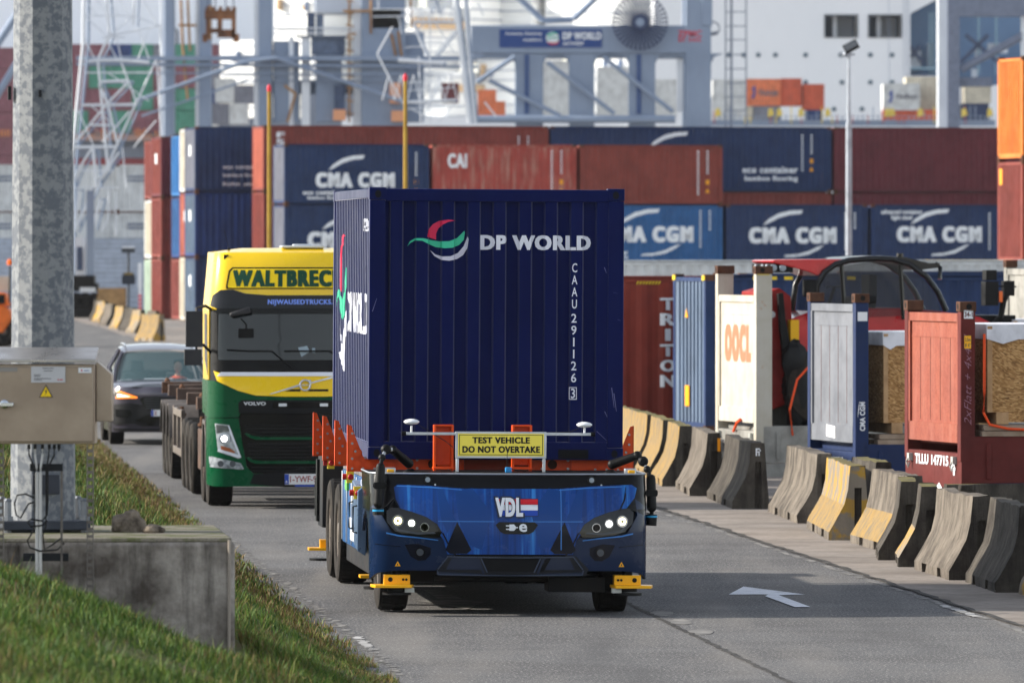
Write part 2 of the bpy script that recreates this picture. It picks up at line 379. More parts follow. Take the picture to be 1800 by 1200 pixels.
def kp(X, Z):   # not inside the concrete block, only where the camera can look
    px = 900+X/Z*F
    inb = ((Z > 60.8) & (Z < 64.3) & (X < -1.9-.078*(Z-61))) | (-.95-.0775*(Z-67.7)-.1-X < -.12+.1*np.sin(Z*2.1)+.08*np.sin(Z*7.3)+.05*np.sin(Z*17))
    return (px > -120) & (~inb)
grass('bank_grass', 'dense green and yellow grass on the bank in the foreground', 430000, (40, 72), (-.15, 6.2), .075, .0065, 1, kp, .08)
grass('verge_grass', 'sparse green and brown grass on the verge between the mast and the road', 240000, (72, 152), (-.16, 4.2), .09, .011, 2, kp, .24)

# ---------------------------------------------------------------- concrete foundation, mast, cabinet
m_conc = mat('stained_concrete', (168, 160, 152), .9, var=.95, nscale=1.7, col2=(82, 74, 68), lo=.42, hi=.6, streak=1, scol=(44, 38, 34), fine=.4, bump=.5, bscale=22)
m_moss = mat('mossy_concrete', (122, 116, 104), .95, var=.9, nscale=3.5, col2=(80, 86, 44), lo=.47, hi=.58, bump=.6, bscale=30, fine=.7)
blk = thing('concrete_foundation', 'stained concrete foundation block with mossy top under the mast', 'foundation', (-1.98, 61, 0), YAW)
a = M(); a.box(-6.5, 0, 0, 2.85, -.3, 1.36); a.done('block', m_conc, blk, bevel=.03)
a = M(); a.box(-6.49, -.02, .015, 2.83, 1.35, 1.385); a.done('mossy_top', m_moss, blk, bevel=.02)
a = M(); a.tube([(-.045, -.012, .42), (-.04, -.012, 1.37)], .012, 8); a.done('corner_conduit', mat('pale_conduit', (150, 140, 130), .6), blk)
def rock(name, label, px, py, Z, rx, ry, rz, seed):
    r_ = random.Random(seed); a = M(); a.ball((0, 0, 0), rx, ry, rz, 20)
    for v in a.bm.verts:
        k = 1+.28*math.sin(v.co.x*31+seed)*math.cos(v.co.z*27)+.18*(r_.random()-.5); v.co *= k
        if v.co.z < -rz*.55: v.co.z = -rz*.55
    p = P(px, py, Z); o = a.done(name, mat('rock', (138, 126, 112), .95, var=.9, nscale=12, col2=(62, 54, 48), bump=.8, bscale=40), None, 50, loc=(p.x, p.y, 1.385+rz*.5))
    tagp(o, label, 'rock', 'rocks lying on the foundation block')
rock('rock', 'larger grey rock on the mossy concrete block', 222, 922, 62.3, .125, .09, .10, 3)
rock('rock', 'small flat dark rock beside the larger one on the concrete block', 272, 926, 62.1, .095, .07, .04, 9)
m_galv = mat('galvanised_steel', (128, 131, 134), .6, .2, var=.75, nscale=16, col2=(84, 90, 100), lo=.44, hi=.56, bump=.08, bscale=30)
mst = thing('lamp_mast', 'thick faceted galvanised steel mast on the concrete foundation', 'mast', (-3.43, 62.4, 1.385), R(8))
a = M(); A = R(-90-47)-R(8)
def octr(r, z, rot=0): return [(r*math.cos(2*math.pi*i/12+A+rot), r*math.sin(2*math.pi*i/12+A+rot), z) for i in range(12)]
vs = octr(.242, .06)+octr(.200, 6.5)+octr(.12, 22); a.mesh(vs, [(k*12+i, k*12+(i+1) % 12, k*12+12+(i+1) % 12, k*12+12+i) for k in (0, 1) for i in range(12)]); a.done('mast_shaft', m_galv, mst, 20)
a = M(); a.box(-.32, .32, -.33, .3, .02, .085); a.done('base_plate', mat('dark_steel', (62, 66, 76), .5, .4, var=.5), mst, bevel=.006)
for (x, y) in ((-.28, -.27), (.28, -.27), (.28, .26), (-.28, .26), (0, -.29), (-.14, -.29)):
    if x == 0 or x == -.14: continue
    a = M(); a.cyl((x, y, .0), (x, y, .23), .03, n=6); a.cyl((x, y, .085), (x, y, .12), .045, n=6); a.cyl((x, y, .23), (x, y, .25), .034, .02, n=8); a.done('anchor_bolt', mat('bolt_zinc', (120, 124, 130), .45, .6, var=.4), mst, bevel=.003)
a = M(); a.box(-.26, -.236, -.06, -.02, 3.15, 3.25); a.box(-.05, -.03, -.235, -.21, 3.17, 3.22); a.done('mast_clip', mat('black_metal', (28, 30, 34), .5, .3), mst)
a = M(); a.box(-.1, .1, -.262, -.235, .28, .42); a.box(-.25, .1, -.25, -.236, .0, .05); a.done('hatch', mat('dark_steel', (62, 66, 76)), mst, bevel=.004)
# cabinet
m_inox = mat('brushed_inox', (166, 150, 134), .45, .65, var=.5, nscale=2.5, col2=(140, 124, 108), bump=.05, bscale=120)
cb = thing('electrical_cabinet', 'stainless electrical cabinet on legs with a yellow warning triangle', 'cabinet', tuple(P(167, 780, 60)))
cb.location.z = 0; S = 250.0
def cx(px): return (px-167)/S
def cz(py): return CAMH-(py-HOR)/S
a = M(); a.box(cx(-60), 0, 0, .32, cz(780), cz(640)); a.done('housing', m_inox, cb, bevel=.006)
a = M(); a.box(cx(-57), -.012, -.02, 0, cz(776), cz(645)); a.done('door', m_inox, cb, bevel=.004)
a = M(); a.hexa([(cx(-62), -.045, cz(637)), (.008, -.045, cz(637)), (.008, .34, cz(614)-.02), (cx(-62), .34, cz(614)-.02), (cx(-62), -.045, cz(631)), (.008, -.045, cz(631)), (.008, .34, cz(611)), (cx(-62), .34, cz(611))]); a.done('sloping_roof', mat('bright_inox', (176, 172, 170), .3, .85, var=.3), cb, bevel=.004)
a = M(); a.prism([(.004, cz(741)), (cx(196), cz(741)), (cx(196), cz(658)), (cx(172), cz(637)), (.004, cz(637))], .05, .3); a.done('side_hood', m_inox, cb, bevel=.005)
a = M(); a.box(cx(55), cx(115), -.027, -.022, cz(672), cz(644))
a.done('label_plate', mat('plate_grey', (186, 186, 190), .4), cb)
ink = mat('ink', (60, 60, 66), .6); redink = mat('red_ink', (190, 30, 50), .6)
a = M()
for (x0, x1, y) in ((75, 95, 647), (77, 93, 651.5), (60, 72, 658.5), (60, 71, 661), (60, 90, 665), (60, 74, 667.5)): a.box(cx(x0), cx(x1), -.0285, -.0275, cz(y+.5), cz(y-.5))
a.done('plate_text', ink, cb)
a = M(); a.prism([(cx(101), cz(668)), (cx(104), cz(668)), (cx(102.5), cz(665))], -.0285, -.0275); a.box(cx(105), cx(111), -.0285, -.0275, cz(667.8), cz(666.2))
a.prism([(cx(142), cz(652)), (cx(146), cz(652)), (cx(144), cz(648))], -.0295, -.0285); a.done('maker_mark', redink, cb)
a = M(); a.box(cx(138), cx(161), -.0285, -.022, cz(655), cz(646)); a.done('maker_sticker', mat('sticker_white', (220, 222, 226), .4), cb)
a = M(); a.box(cx(148), cx(157), -.031, -.029, cz(651.6), cz(650.4)); a.done('sticker_text', mat('blue_ink', (50, 60, 130), .5), cb)
a = M(); a.box(cx(-5), cx(31), -.027, -.022, cz(653), cz(645.5)); a.done('engraved_plate', mat('plate_dull', (140, 136, 134), .4, .5), cb)
a = M(); a.prism([(cx(69), cz(698)), (cx(93.5), cz(698)), (cx(81), cz(675.5))], -.025, -.022, mi=0)
a.prism([(cx(71.3), cz(696.7)), (cx(91.2), cz(696.7)), (cx(81), cz(678.6))], -.0262, -.0252, mi=1)
a.prism([(cx(82.5), cz(682)), (cx(79), cz(688.4)), (cx(81.2), cz(688)), (cx(79.8), cz(694.5)), (cx(83.4), cz(686.6)), (cx(81.3), cz(687))], -.0275, -.0265, mi=0)
a.done('warning_triangle', [ink, mat('sign_yellow', (240, 200, 20), .5)], cb, 0)
a = M(); a.lathe([(.03, 0), (.035, -.012), (.02, -.02)], (cx(8), -.024, cz(710)), 'y', 16); a.box(cx(0), cx(24), -.062, -.042, cz(714), cz(707)); a.done('door_handle', mat('chrome', (200, 204, 210), .18, .95), cb, bevel=.004)
m_strut = mat('strut_steel', (112, 106, 102), .5, .6, var=.5, nscale=10, col2=(80, 74, 70))
for px in (158, 0):
    a = M(); x0, x1 = cx(px-6), cx(px+6)
    a.box(x0, x0+.006, .02, .06, .6, cz(780)); a.box(x1-.006, x1, .02, .06, .6, cz(780)); 
    z = .62; zt = cz(780)
    while z < zt-.05: a.box(x0+.006, x1-.006, .02, .024, z, z+.022); z += .05
    a.done('leg', m_strut, cb)
a = M(); a.box(cx(52), cx(110), .035, .06, cz(828), cz(815)); a.box(cx(40), cx(120), .035, .06, cz(986), cz(972)); a.done('cable_rail', mat('black_metal', (28, 30, 34)), cb, bevel=.003)
a = M()
for px in (50, 61, 74, 86, 95, 103): a.cyl((cx(px), .05, cz(781)), (cx(px), .05, cz(789)), .012, n=8)
a.done('cable_gland', mat('black_rubber', (20, 20, 22), .6), cb)
a = M()
for px in (64.5, 70.5): a.tube([(cx(px), .03, cz(830)), (cx(px), .03, cz(1010))], .0115, 10)
for px, q in ((61, 64), (74, 71)): a.tube([(cx(px), .05, cz(789)), (cx(px), .05, cz(800)), (cx(q), .03, cz(822)), (cx(q), .03, cz(832))], .008, 8)
a.done('conduit', mat('conduit_grey', (196, 194, 192), .5), cb)
a = M()
for pts in ([(50, 788), (51, 800), (60, 822), (60, 890), (60, 925), (55, 938), (48, 950), (52, 962), (70, 968), (100, 966), (112, 955), (106, 946), (92, 957), (78, 965), (75, 940), (80, 925), (81, 880), (81, 820)],
            [(95, 788), (95, 800), (84, 822), (84, 880), (82, 905), (74, 915), (55, 912), (48, 917), (54, 925), (74, 923), (83, 915)], [(86, 788), (85, 802), (82, 822)],
            [(60, 875), (45, 868), (30, 870), (25, 885), (28, 905), (36, 910), (44, 895), (50, 885), (60, 882)], [(103, 788), (103, 792)]):
    a.tube([(cx(x), .02+.012*math.sin(i*2.1), cz(y)) for i, (x, y) in enumerate(pts)], .0062, 8)
a.done('cable', mat('black_rubber', (20, 20, 22)), cb)
a = M(); a.box(cx(106), cx(110), .02, .03, cz(1010), cz(828)); a.done('thin_strut', m_strut, cb)
# ================================================================ CONTAINERS
def cprof(u, pitch, depth, flat=.3):            # corrugation depth at u (0 = outermost)
    t = (u/pitch) % 1.0; r = (1-2*flat)/2
    if t < flat: return 0
    if t < flat+r: return depth*(t-flat)/r
    if t < 2*flat+r: return depth
    return depth*(1-(t-2*flat-r)/r)
def cbreaks(L, pitch, flat=.3):
    r = (1-2*flat)/2; o = [0]; k = 0
    while k*pitch < L:
        for t in (0, flat, flat+r, 2*flat+r):
            v = (k+t)*pitch
            if 1e-4 < v < L-1e-4: o.append(v)
        k += 1
    return sorted(set(o+[L]))
def cwall(a, O, U, Nn, L, z0, z1, pitch, depth, flat=.3, mi=None):
    """corrugated sheet starting at O along U, recessed against outward normal Nn"""
    O = Vector(O); U = Vector(U); Nn = Vector(Nn); bs = cbreaks(L, pitch, flat); vs = []
    for b in bs:
        p = O+U*b-Nn*cprof(b, pitch, depth, flat) if 0 < b < L else O+U*b
        vs += [(p.x, p.y, z0), (p.x, p.y, z1)]
    a.mesh(vs, [(2*i, 2*i+2, 2*i+3, 2*i+1) for i in range(len(bs)-1)], mi)
CP = .15     # post width
def container(label, L, H, m, loc, rz, group=None, rot=None, mend=None, sp=.278, ep=.25, detail=1, eflat=None, cat='shipping container', name='shipping_container', flat=.3, mside=None, doors=None):
    c = thing(name, label, cat, loc, rz, group, rot); W = 2.438; eflat = eflat or (flat if flat > .4 else .42)
    mend = mend or m; mside = mside or m
    a = M(); p = CP
    for x in (0, L-p):
        for y in (0, W-p): a.box(x, x+p, y, y+p, .118, H-.118)
    g = .0 if detail > 1 else .045
    for y in (0, W-.07):
        a.box(p, L-p, y, y+.07, g, .16); a.box(p, L-p, y, y+.07, H-.10-g*.5, H-.01-g)
    for x in (0, L-.08):
        a.box(x, x+.08, p, W-p, g, .17); a.box(x, x+.08, p, W-p, H-.13, H-.01-g)
    if detail == 1: a.box(p, L-p, .30, .42, .001, .15); a.box(p, L-p, .30, .42, H-.14, H-.001)  # added inner beams block the bright see-through gap between stacked tiers
    a.done('frame', m, c, bevel=.008 if detail > 1 else 0)
    a = M()
    for x in (-.004, L-.178+.004):
        for y in (-.004, W-.162+.004):
            for z in (-.002, H-.118+.002): a.box(x, x+.178, y, y+.162, z, z+.118)
    a.done('corner_casting', m if detail > 1 else MATS.get('casting', mat('casting', (96, 62, 44), .8, var=.6)), c, bevel=.008 if detail > 1 else 0)
    a = M(); cwall(a, (p, .012, 0), (1, 0, 0), (0, -1, 0), L-2*p, .16, H-.09, sp, .036, flat); a.done('side_wall', mside, c, smooth=0)
    a = M(); cwall(a, (p, W-.012, 0), (1, 0, 0), (0, 1, 0), L-2*p, .16, H-.09, sp, .036, flat); a.done('side_wall', m, c, smooth=0)
    a = M(); cwall(a, (.012, p, 0), (0, 1, 0), (-1, 0, 0), W-2*p, .17, H-.13, ep, .05, eflat); a.done('end_wall', mend, c, smooth=0)
    a = M()
    if doors:
        for y0, y1 in ((p, W/2-.004), (W/2+.004, W-p)): cwall(a, (L-.03, y0, 0), (0, 1, 0), (1, 0, 0), y1-y0, .17, H-.13, .35, .03)
        for y in (p+.3, W/2-.3, W/2+.3, W-p-.3): a.cyl((L+.01, y, .05), (L+.01, y, H-.04), .017, n=6)
        a.done('doors', m, c, smooth=0)
    else:
        cwall(a, (L-.012, p, 0), (0, 1, 0), (1, 0, 0), W-2*p, .17, H-.13, ep, .045, flat); a.done('end_wall', mend, c, smooth=0)
    a = M(); a.face([(.05, .05, H-.03), (L-.05, .05, H-.03), (L-.05, W-.05, H-.03), (.05, W-.05, H-.03)]); a.face([(.05, .05, .13), (L-.05, .05, .13), (L-.05, W-.05, .13), (.05, W-.05, .13)]); a.done('roof', m, c)
    c['_L'] = L; return c
def sidefn(c_L, sp=.278, depth=.036, y0=.012, flat=.3):      # local drape on the y=0 side
    def f(u, v, off=0):
        d = cprof(u-CP, sp, depth, flat) if CP < u < c_L-CP else 0
        return (u, y0+d-off, v)
    f.cuts = [CP+b for b in cbreaks(c_L-2*CP, sp, flat)]
    return f

# ================================================================ THE TEST VEHICLE
AV = P(897, 1083, 79.8); AROT = (0, R(.35), YAW)
agv = thing('container_carrier', 'low blue and black driverless container carrier with lit headlights and orange side brackets', 'container carrier', (AV.x, AV.y, 0), rot=AROT)
AM = Matrix.Translation((AV.x, AV.y, 0)) @ Matrix.Rotation(YAW, 4, 'Z') @ Matrix.Rotation(R(.35), 4, 'Y')
def ax(px): return (px-897)/188.0
def az(py): return (1083-py)/188.0
aw = wrap(1.29, .20, .13, lambda z: (.16*((z-.75)/.6)**2 if z > .75 else (.5*(.55-z)**2 if z < .55 else 0)))
ACV = [.3+.07*i for i in range(17)]
def apoly(a, pts, off, th, mi=None, raw=False):
    a.skin([(u if raw else aw.U(ax(u)), az(v)) for u, v in pts] if not raw else pts, aw, off, th, aw.cuts, ACV, mi)
m_black = mat('gloss_black', (7, 7, 9), .2, spec=.2)
m_mblack = mat('matt_black', (8, 8, 9), .5, var=.5, nscale=6, col2=(14, 14, 15), spec=.2)
m_rub = mat('tyre_rubber', (9, 9, 10), .85, var=.7, nscale=8, col2=(26, 23, 21), bump=.3, spec=.25)
m_navy = mat('carrier_navy', (11, 33, 64), .2, coat=.08, spec=.25, var=.3, nscale=1.5, col2=(9, 27, 56))
def blueprint():
    m = mat('printed_blue', (14, 84, 172), .22, coat=.06, spec=.22, var=.01); t = m.node_tree; N = t.nodes; L = t.links; b = N['Principled BSDF']
    tc = N.new('ShaderNodeTexCoord'); mp = N.new('ShaderNodeMapping'); mp.inputs['Scale'].default_value = (3.5, .2, .12); L.new(tc.outputs['Object'], mp.inputs[0])
    n = N.new('ShaderNodeTexNoise'); n.inputs['Scale'].default_value = 2.2; n.inputs['Detail'].default_value = 5; n.inputs['Roughness'].default_value = .75; L.new(mp.outputs[0], n.inputs[0])
    r = N.new('ShaderNodeValToRGB'); L.new(n.outputs[0], r.inputs[0]); e = r.color_ramp; e.elements[0].position = .3; e.elements[0].color = lin((6, 34, 80)); e.elements[1].position = .74; e.elements[1].color = lin((56, 138, 212))
    k = e.elements.new(.55); k.color = lin((12, 68, 146)); L.new(r.outputs[0], b.inputs['Base Color']); return m
m_print = blueprint()
m_side = mat('carrier_blue', (26, 96, 160), .3, coat=.4, var=.5, nscale=2, col2=(20, 70, 130))
m_orange = mat('orange_paint', (224, 76, 12), .38, var=.3, nscale=4, col2=(198, 58, 10))
m_bolt = mat('bolt_silver', (150, 148, 148), .35, .8)
m_yel = mat('safety_yellow', (246, 178, 10), .4, coat=.2)
m_alu = mat('aluminium', (196, 200, 206), .35, .85, var=.3)
m_white = mat('white_plastic', (228, 230, 234), .3)
# shell behind the panels
a = M(); L_ = aw.arc+1.15
def shellrow(z0, z1, off=0): a.skin([(-L_, z0), (L_, z0), (L_, z1), (-L_, z1)], aw, off, .02, aw.cuts, ACV)
a.skin([(-aw.U(1.28), .42), (aw.U(1.28), .42), (aw.U(1.28), 1.31), (-aw.U(1.28), 1.31)], aw, -.02, .03, aw.cuts, ACV)
a.done('nose_shell', m_mblack, agv)
a = M(); apoly(a, [(-L_, .97), (-aw.U(1.25), .95), (-aw.U(1.12), 1.0), (-1.04, 1.17), (-.95, 1.19), (.95, 1.19), (1.04, 1.17), (aw.U(1.12), 1.0), (aw.U(1.25), .95), (L_, .97), (L_, 1.318), (-L_, 1.318)], .012, .03, raw=True)
a.done('upper_band', m_black, agv, 60)
a = M(); n = 40; top = []
for i in range(n+1):
    u = -L_+2*L_*i/n; q = aw(u, 1.32, .012); top.append((q[0], q[1]))
a.prism(top, 1.305, 1.325, 'xy'); a.done('nose_deck', m_mblack, agv)
a = M(); 
n_bolt = 2
for i in range(n_bolt):
    xx = (-.70, .86)[i]; c = Vector(aw(xx, 1.225, .013)); a.cyl(c+Vector((0, .004, 0)), c-Vector((0, .006, 0)), .009, n=8)
a.tube([Vector(aw(-L_+2*L_*i/60, 1.326, .014)) for i in range(61)], .009, 6); a.done('deck_trim', m_alu, agv)
# centre panel
a = M(); apoly(a, [(694, 858), (700, 853), (760, 855), (812, 859), (980, 859), (1050, 854), (1112, 852), (1120, 858), (1116, 875), (1100, 897), (1060, 912), (1030, 926), (1012, 950), (1006, 974), (786, 974), (780, 950), (764, 926), (735, 912), (705, 897), (697, 878)], .03, .04)
a.done('front_panel', m_print, agv, 50)
m_dec1 = mat('print_dark', (5, 9, 26), .22, spec=.2); m_dec2 = mat('print_mid', (14, 62, 128), .25, spec=.2); m_dec3 = mat('print_and_highlight', (58, 122, 196), .25)
a = M()
for s in (1, -1):
    def mx(pts): return [(897+s*(x-897), y) for x, y in pts]
    apoly(a, mx([(803, 917), (828, 966), (820, 973), (790, 973), (783, 966)]), .0325, 0, 0)
    apoly(a, mx([(800, 864), (830, 858), (862, 900), (846, 966), (826, 958), (806, 915)]), .0315, 0, 1)
    apoly(a, mx([(768, 858), (777, 858), (800, 913), (786, 937), (775, 912)]), .0315, 0, 1)
    if s < 0: apoly(a, mx([(808, 859), (809.6, 859), (809.6, 966), (808, 966)]), .0335, 0, 2)
    apoly(a, mx([(699, 856), (700, 854.5), (760, 856.5), (812, 860.5), (812, 862), (760, 858.5)]), .0335, 0, 2)
    apoly(a, mx([(770, 915.6), (868, 915.6), (868, 917), (770, 917)]), .0336, 0, 2)  # pale line paints the highlight along the panel ridge
a.done('printed_pattern', [m_dec1, m_dec2, m_dec3], agv)
# fenders
a = M()
for s in (1, -1):
    uz = aw.arc+1.15; pts = [(aw.U(ax(897-s*(897-x)))if True else 0, az(y)) for x, y in [(676, 877), (672, 905), (690, 938), (740, 947), (776, 945), (790, 965), (800, 976), (780, 985), (765, 1003), (720, 1003), (690, 1004)]]
    sg = -1 if s == 1 else 1
    pts = pts+[(sg*(aw.arc-.17), .40), (sg*(aw.arc-.04), .34), (sg*(aw.arc+.04), .34), (sg*(aw.arc+.12), .62), (sg*(aw.arc+.3), .86), (sg*(aw.arc+.62), .96), (sg*(aw.arc+.95), .9), (sg*uz, .75), (sg*uz, .98), (sg*(aw.arc+.02), .97)]
    a.skin(pts, aw, .012, .03, aw.cuts, ACV)
a.done('front_fender', m_navy, agv, 50)
a = M()     # crease highlights painted as pale lines, and fog lamp bays
for s in (1, -1):
    def mx(pts): return [(897+s*(x-897), y) for x, y in pts]
    apoly(a, mx([(712, 958), (735, 956), (757, 963), (757, 975), (748, 985), (735, 986), (722, 978)]), .0155, .01, 0)
    apoly(a, mx([(680, 936.5), (700, 941), (740, 945), (770, 949), (770, 950.5), (740, 947), (700, 943.5), (680, 939)]), .0175, .004, 1)
a.done('crease_highlight_bay', [m_dec1, m_dec3], agv, 50)
m_lens = mat('dark_lens', (6, 6, 8), .08, coat=.25)
lamp_w = mat('lamp_white', (255, 252, 244), .3, emit=3.5); lamp_y = mat('lamp_warm', (255, 236, 178), .3, emit=2.2)
for s in (1, -1):
    def mq(x, y, off=.03): return Vector(aw(aw.U(ax(897+s*(x-897))), az(y), off))
    h = M(); apoly(h, [(897+s*(x-897), y) for x, y in [(680, 900), (688, 893), (702, 894), (725, 900), (750, 909), (768, 921), (777, 936), (771, 944), (752, 944), (715, 940), (694, 934), (682, 920)]], .034, .03)
    ho = h.done('headlight', m_lens, agv, 50)
    e = M(); apoly(e, [(897+s*(x-897), y) for x, y in [(690, 925), (700, 934), (735, 940), (766, 938), (764, 935), (735, 936), (703, 931), (694, 923)]], .038, .003)
    e.done('light_strip', mat('lens_grey', (70, 74, 80), .2), ho)
    for (x, y, r, mt) in ((701, 916, .046, lamp_y), (724.5, 920, .036, lamp_w), (747, 927, .036, None)):
        c = mq(x, y, .036); nn = (mq(x, y, .05)-c).normalized(); e = M()
        e.cyl(c-nn*.01, c+nn*.012, r*1.25, r*1.18, 24); e.done('bezel', mat('chrome', (200, 204, 210), .18, .95), ho, 40)
        e = M(); e.cyl(c+nn*.008, c+nn*.016, r*(.80 if mt else .98), n=24); e.done('lens', mt or m_lens, ho, 40)
        if mt is lamp_y: e = M(); e.cyl(c+nn*.012, c+nn*.02, r*.3, n=12); e.done('lens_core', mat('lamp_dim', (190, 180, 130), .3), ho)
    c = mq(739, 971, .022); nn = (mq(739, 971, .05)-c).normalized(); e = M()
    e.cyl(c-nn*.005, c+nn*.006, .058, n=24, mi=0); e.cyl(c, c+nn*.012, .046, n=24, mi=1); e.cyl(c+nn*.006, c+nn*.014, .034, n=20, mi=2)
    e.done('fog_lamp', [m_dec1, m_lens, mat('lens_grey', (70, 74, 80), .2)], agv, 40)
    e = M(); cxy = (700, 992.5)
    apoly(e, [(897+s*(x-897), y) for x, y in [(695, 996), (705, 996), (700, 987)]], .0145, .003, 0)
    apoly(e, [(897+s*(x-897), y) for x, y in [(698.6, 994.6), (701.4, 994.6), (700.6, 991), (699.4, 991)]], .0165, .001, 1)
    e.done('warning_sticker', [m_yel, ink], agv)
    c = mq(753, 844, .014); nn = (mq(753, 844, .05)-c).normalized(); e = M()
    e.cyl(c-nn*.002, c+nn*.008, .04, n=22, mi=0); e.cyl(c, c+nn*.014, .024, n=20, mi=1); e.done('front_camera', [m_mblack, mat('lens_pale', (150, 160, 168), .15)], agv, 40)
a = M()
for s in (1, -1):
    apoly(a, [(897+s*(x-897), y) for x, y in [(777, 937), (779, 936), (792, 962), (802, 975), (800, 976.5), (790, 964)]], .0345, .004)
    apoly(a, [(897+s*(x-897), y) for x, y in [(691, 857), (693, 856), (697, 878), (706, 897), (704, 898), (694, 878)]], .0345, .004)
    apoly(a, [(897+s*(x-897), y) for x, y in [(662, 958), (662, 956.8), (705, 961), (705, 962)]], .0145, .002)
a.done('panel_gap', m_dec1, agv)
# lower grille
a = M(); apoly(a, [(786, 977), (1012, 977), (1035, 1000), (1030, 1011), (770, 1011), (768, 1003)], .02, .05); a.done('lower_bumper', mat('bumper_plastic', (20, 24, 32), .4, var=.3), agv, 50)
a = M(); apoly(a, [(846, 980), (968, 980), (955, 1004), (856, 1004)], .026, .01, 0)
for s in (1, -1): apoly(a, [(897+s*(x-897), y) for x, y in [(838, 981), (842, 981), (852, 1007), (848, 1009)]], .03, .01, 1); apoly(a, [(897+s*(x-897), y) for x, y in [(795, 979), (838, 979), (846, 1001), (784, 1001)]], .026, .008, 1); apoly(a, [(897+s*(x-897), y) for x, y in [(770, 1005), (846, 1008), (846, 1011), (770, 1010)]], .034, .01, 1)
a.done('grille_mesh', [mat('mesh_black', (12, 13, 16), .7, bump=1, bscale=160), mat('bumper_gloss', (40, 48, 66), .22)], agv)
a = M()
for s in (1, -1):
    for pts in ([(786, 977.5), (846, 978.5), (846, 980), (787, 979)], [(846, 978.5), (897, 979), (897, 980.5), (846, 980)], [(786, 978), (788, 978.5), (771, 1001), (769, 1000)], [(768, 1002), (770, 1011), (897, 1012), (897, 1010), (772, 1009), (770, 1002)], [(844, 981), (846, 981), (857, 1005), (855, 1006)]): apoly(a, [(897+s*(x-897), y) for x, y in pts], .038, .004)
a.done('bumper_highlight', mat('highlight_slate', (62, 72, 92), .3), agv)  # paler strips paint highlights along the bumper edges
# badge
a = M(); apoly(a, [(876, 917), (938, 917), (944, 922), (936, 934), (928, 938), (886, 938), (878, 934), (870, 922)], .038, .008); badge = a.done('plug_badge', m_black, agv, 50)
a = M(); afn = aw; wmat = mat('badge_white', (222, 226, 232), .35)
def arect(a, x0, x1, y0, y1, off, mi=None): apoly(a, [(x0, y1), (x1, y1), (x1, y0), (x0, y0)], off, .003, mi)
apoly(a, [(894, 921), (902, 921), (905, 924.5), (905, 929), (902, 932), (894, 932)], .042, .003); arect(a, 888, 894, 922.5, 924.5, .042); arect(a, 888, 894, 928.5, 930.5, .042); arect(a, 905, 909, 925.6, 927.4, .042)
a.text('e', ax(911), ax(925), az(934), az(920), aw, .042, .03, aw.cuts, ACV, .003)
a.done('plug_symbol', wmat, badge)
a = M(); a.text('VDL', ax(867), ax(921), az(909), az(873), aw, .0395, .10, aw.cuts, ACV, .001, 0); 
a.text('VDL', ax(870), ax(918), az(907), az(875), aw, .0435, .06, aw.cuts, ACV, .001, 1)
arect(a, 873, 945, 876, 907, .034, 0); arect(a, 874, 944, 886.6, 896.4, .0365, 1); arect(a, 874, 944, 877, 886.6, .0365, 2); arect(a, 874, 944, 896.4, 906, .0365, 3)
a.done('maker_logo', [mat('outline_dark', (30, 40, 60), .4), mat('logo_white', (226, 228, 234), .35), mat('flag_red', (206, 24, 40), .4), mat('flag_blue', (30, 70, 170), .4)], agv)
# chassis, deck
m_ch = mat('chassis_dark', (30, 32, 36), .6, var=.7, nscale=3, col2=(56, 50, 46))
a = M(); a.box(-1.18, 1.18, .6, 1.75, .95, 1.30); a.box(-1.0, 1.0, 1.4, 10.6, .62, 1.22); a.box(-1.22, 1.22, 9.8, 10.6, .5, 1.25); a.box(-.85, .85, .35, 10.2, .42, .7); a.box(-1.12, 1.12, 1.95, 7.1, .26, 1.2); a.box(-.8, .8, 7.1, 10.3, .3, 1.0)  # low wide boxes added to stop sunlight passing under the vehicle
a.done('chassis', m_ch, agv, bevel=.01)
a = M(); a.cyl((-.65, .9, .32), (.75, .9, .32), .035, n=12); a.cyl((-.5, 1.15, .40), (.95, 1.15, .40), .05, n=12); a.box(.42, .95, .7, 1.25, .2, .34); a.box(-.95, -.3, 1.0, 1.5, .28, .45); a.cyl((-.12, .88, .36), (.9, .88, .36), .018, n=8)
a.done('steering_linkage', m_ch, agv)
a = M(); a.box(-1.27, -1.0, 1.72, 5.2, 1.24, 1.28, 1); a.box(-1.27, -1.23, 1.95, 5.25, .52, 1.235, 0); a.box(1.23, 1.27, 1.95, 5.25, .52, 1.235, 0)
for y in (2.0, 2.8, 3.6, 4.4, 5.15): a.box(-1.285, -1.265, y, y+.05, .54, 1.22, 2)
a.done('side_panel', [m_side, mat('deck_grey', (112, 108, 106), .6, var=.5), m_alu], agv, bevel=.004)
a = M()
a.hexa([(-1.34, 1.62, .55), (-1.26, 1.62, .5), (-1.26, 2.5, .62), (-1.34, 2.5, .62), (-1.34, 1.62, 1.12), (-1.24, 1.62, 1.2), (-1.24, 2.5, 1.2), (-1.34, 2.5, 1.2)]); a.done('tool_box', mat('box_bluegrey', (96, 120, 152), .3, .4, var=.4), agv, bevel=.006)
a = M()
for (y, z0, z1) in ((1.66, .72, .98), (2.3, .74, 1.0)):
    a.tube([(-1.34, y, z0), (-1.38, y, z0+.01), (-1.38, y, z1-.01), (-1.34, y, z1)], .01, 6)
a.done('grab_handle', m_mblack, agv)
a = M()
for k, (y, z) in enumerate(((1.7, 1.1), (2.9, 1.22), (6.2, 1.27))):
    a.box(-1.37, -1.30, y, y+.06, z-.06, z+.06, 0); a.lathe([(.022, .0), (.024, -.03), (.03, -.05), (.02, -.06)], (-1.335, y-.01, z), 'y', 14, mi=1)
    a.cyl((-1.37, y+.03, z), (-1.41, y+.03, z), .03, n=12, mi=1)
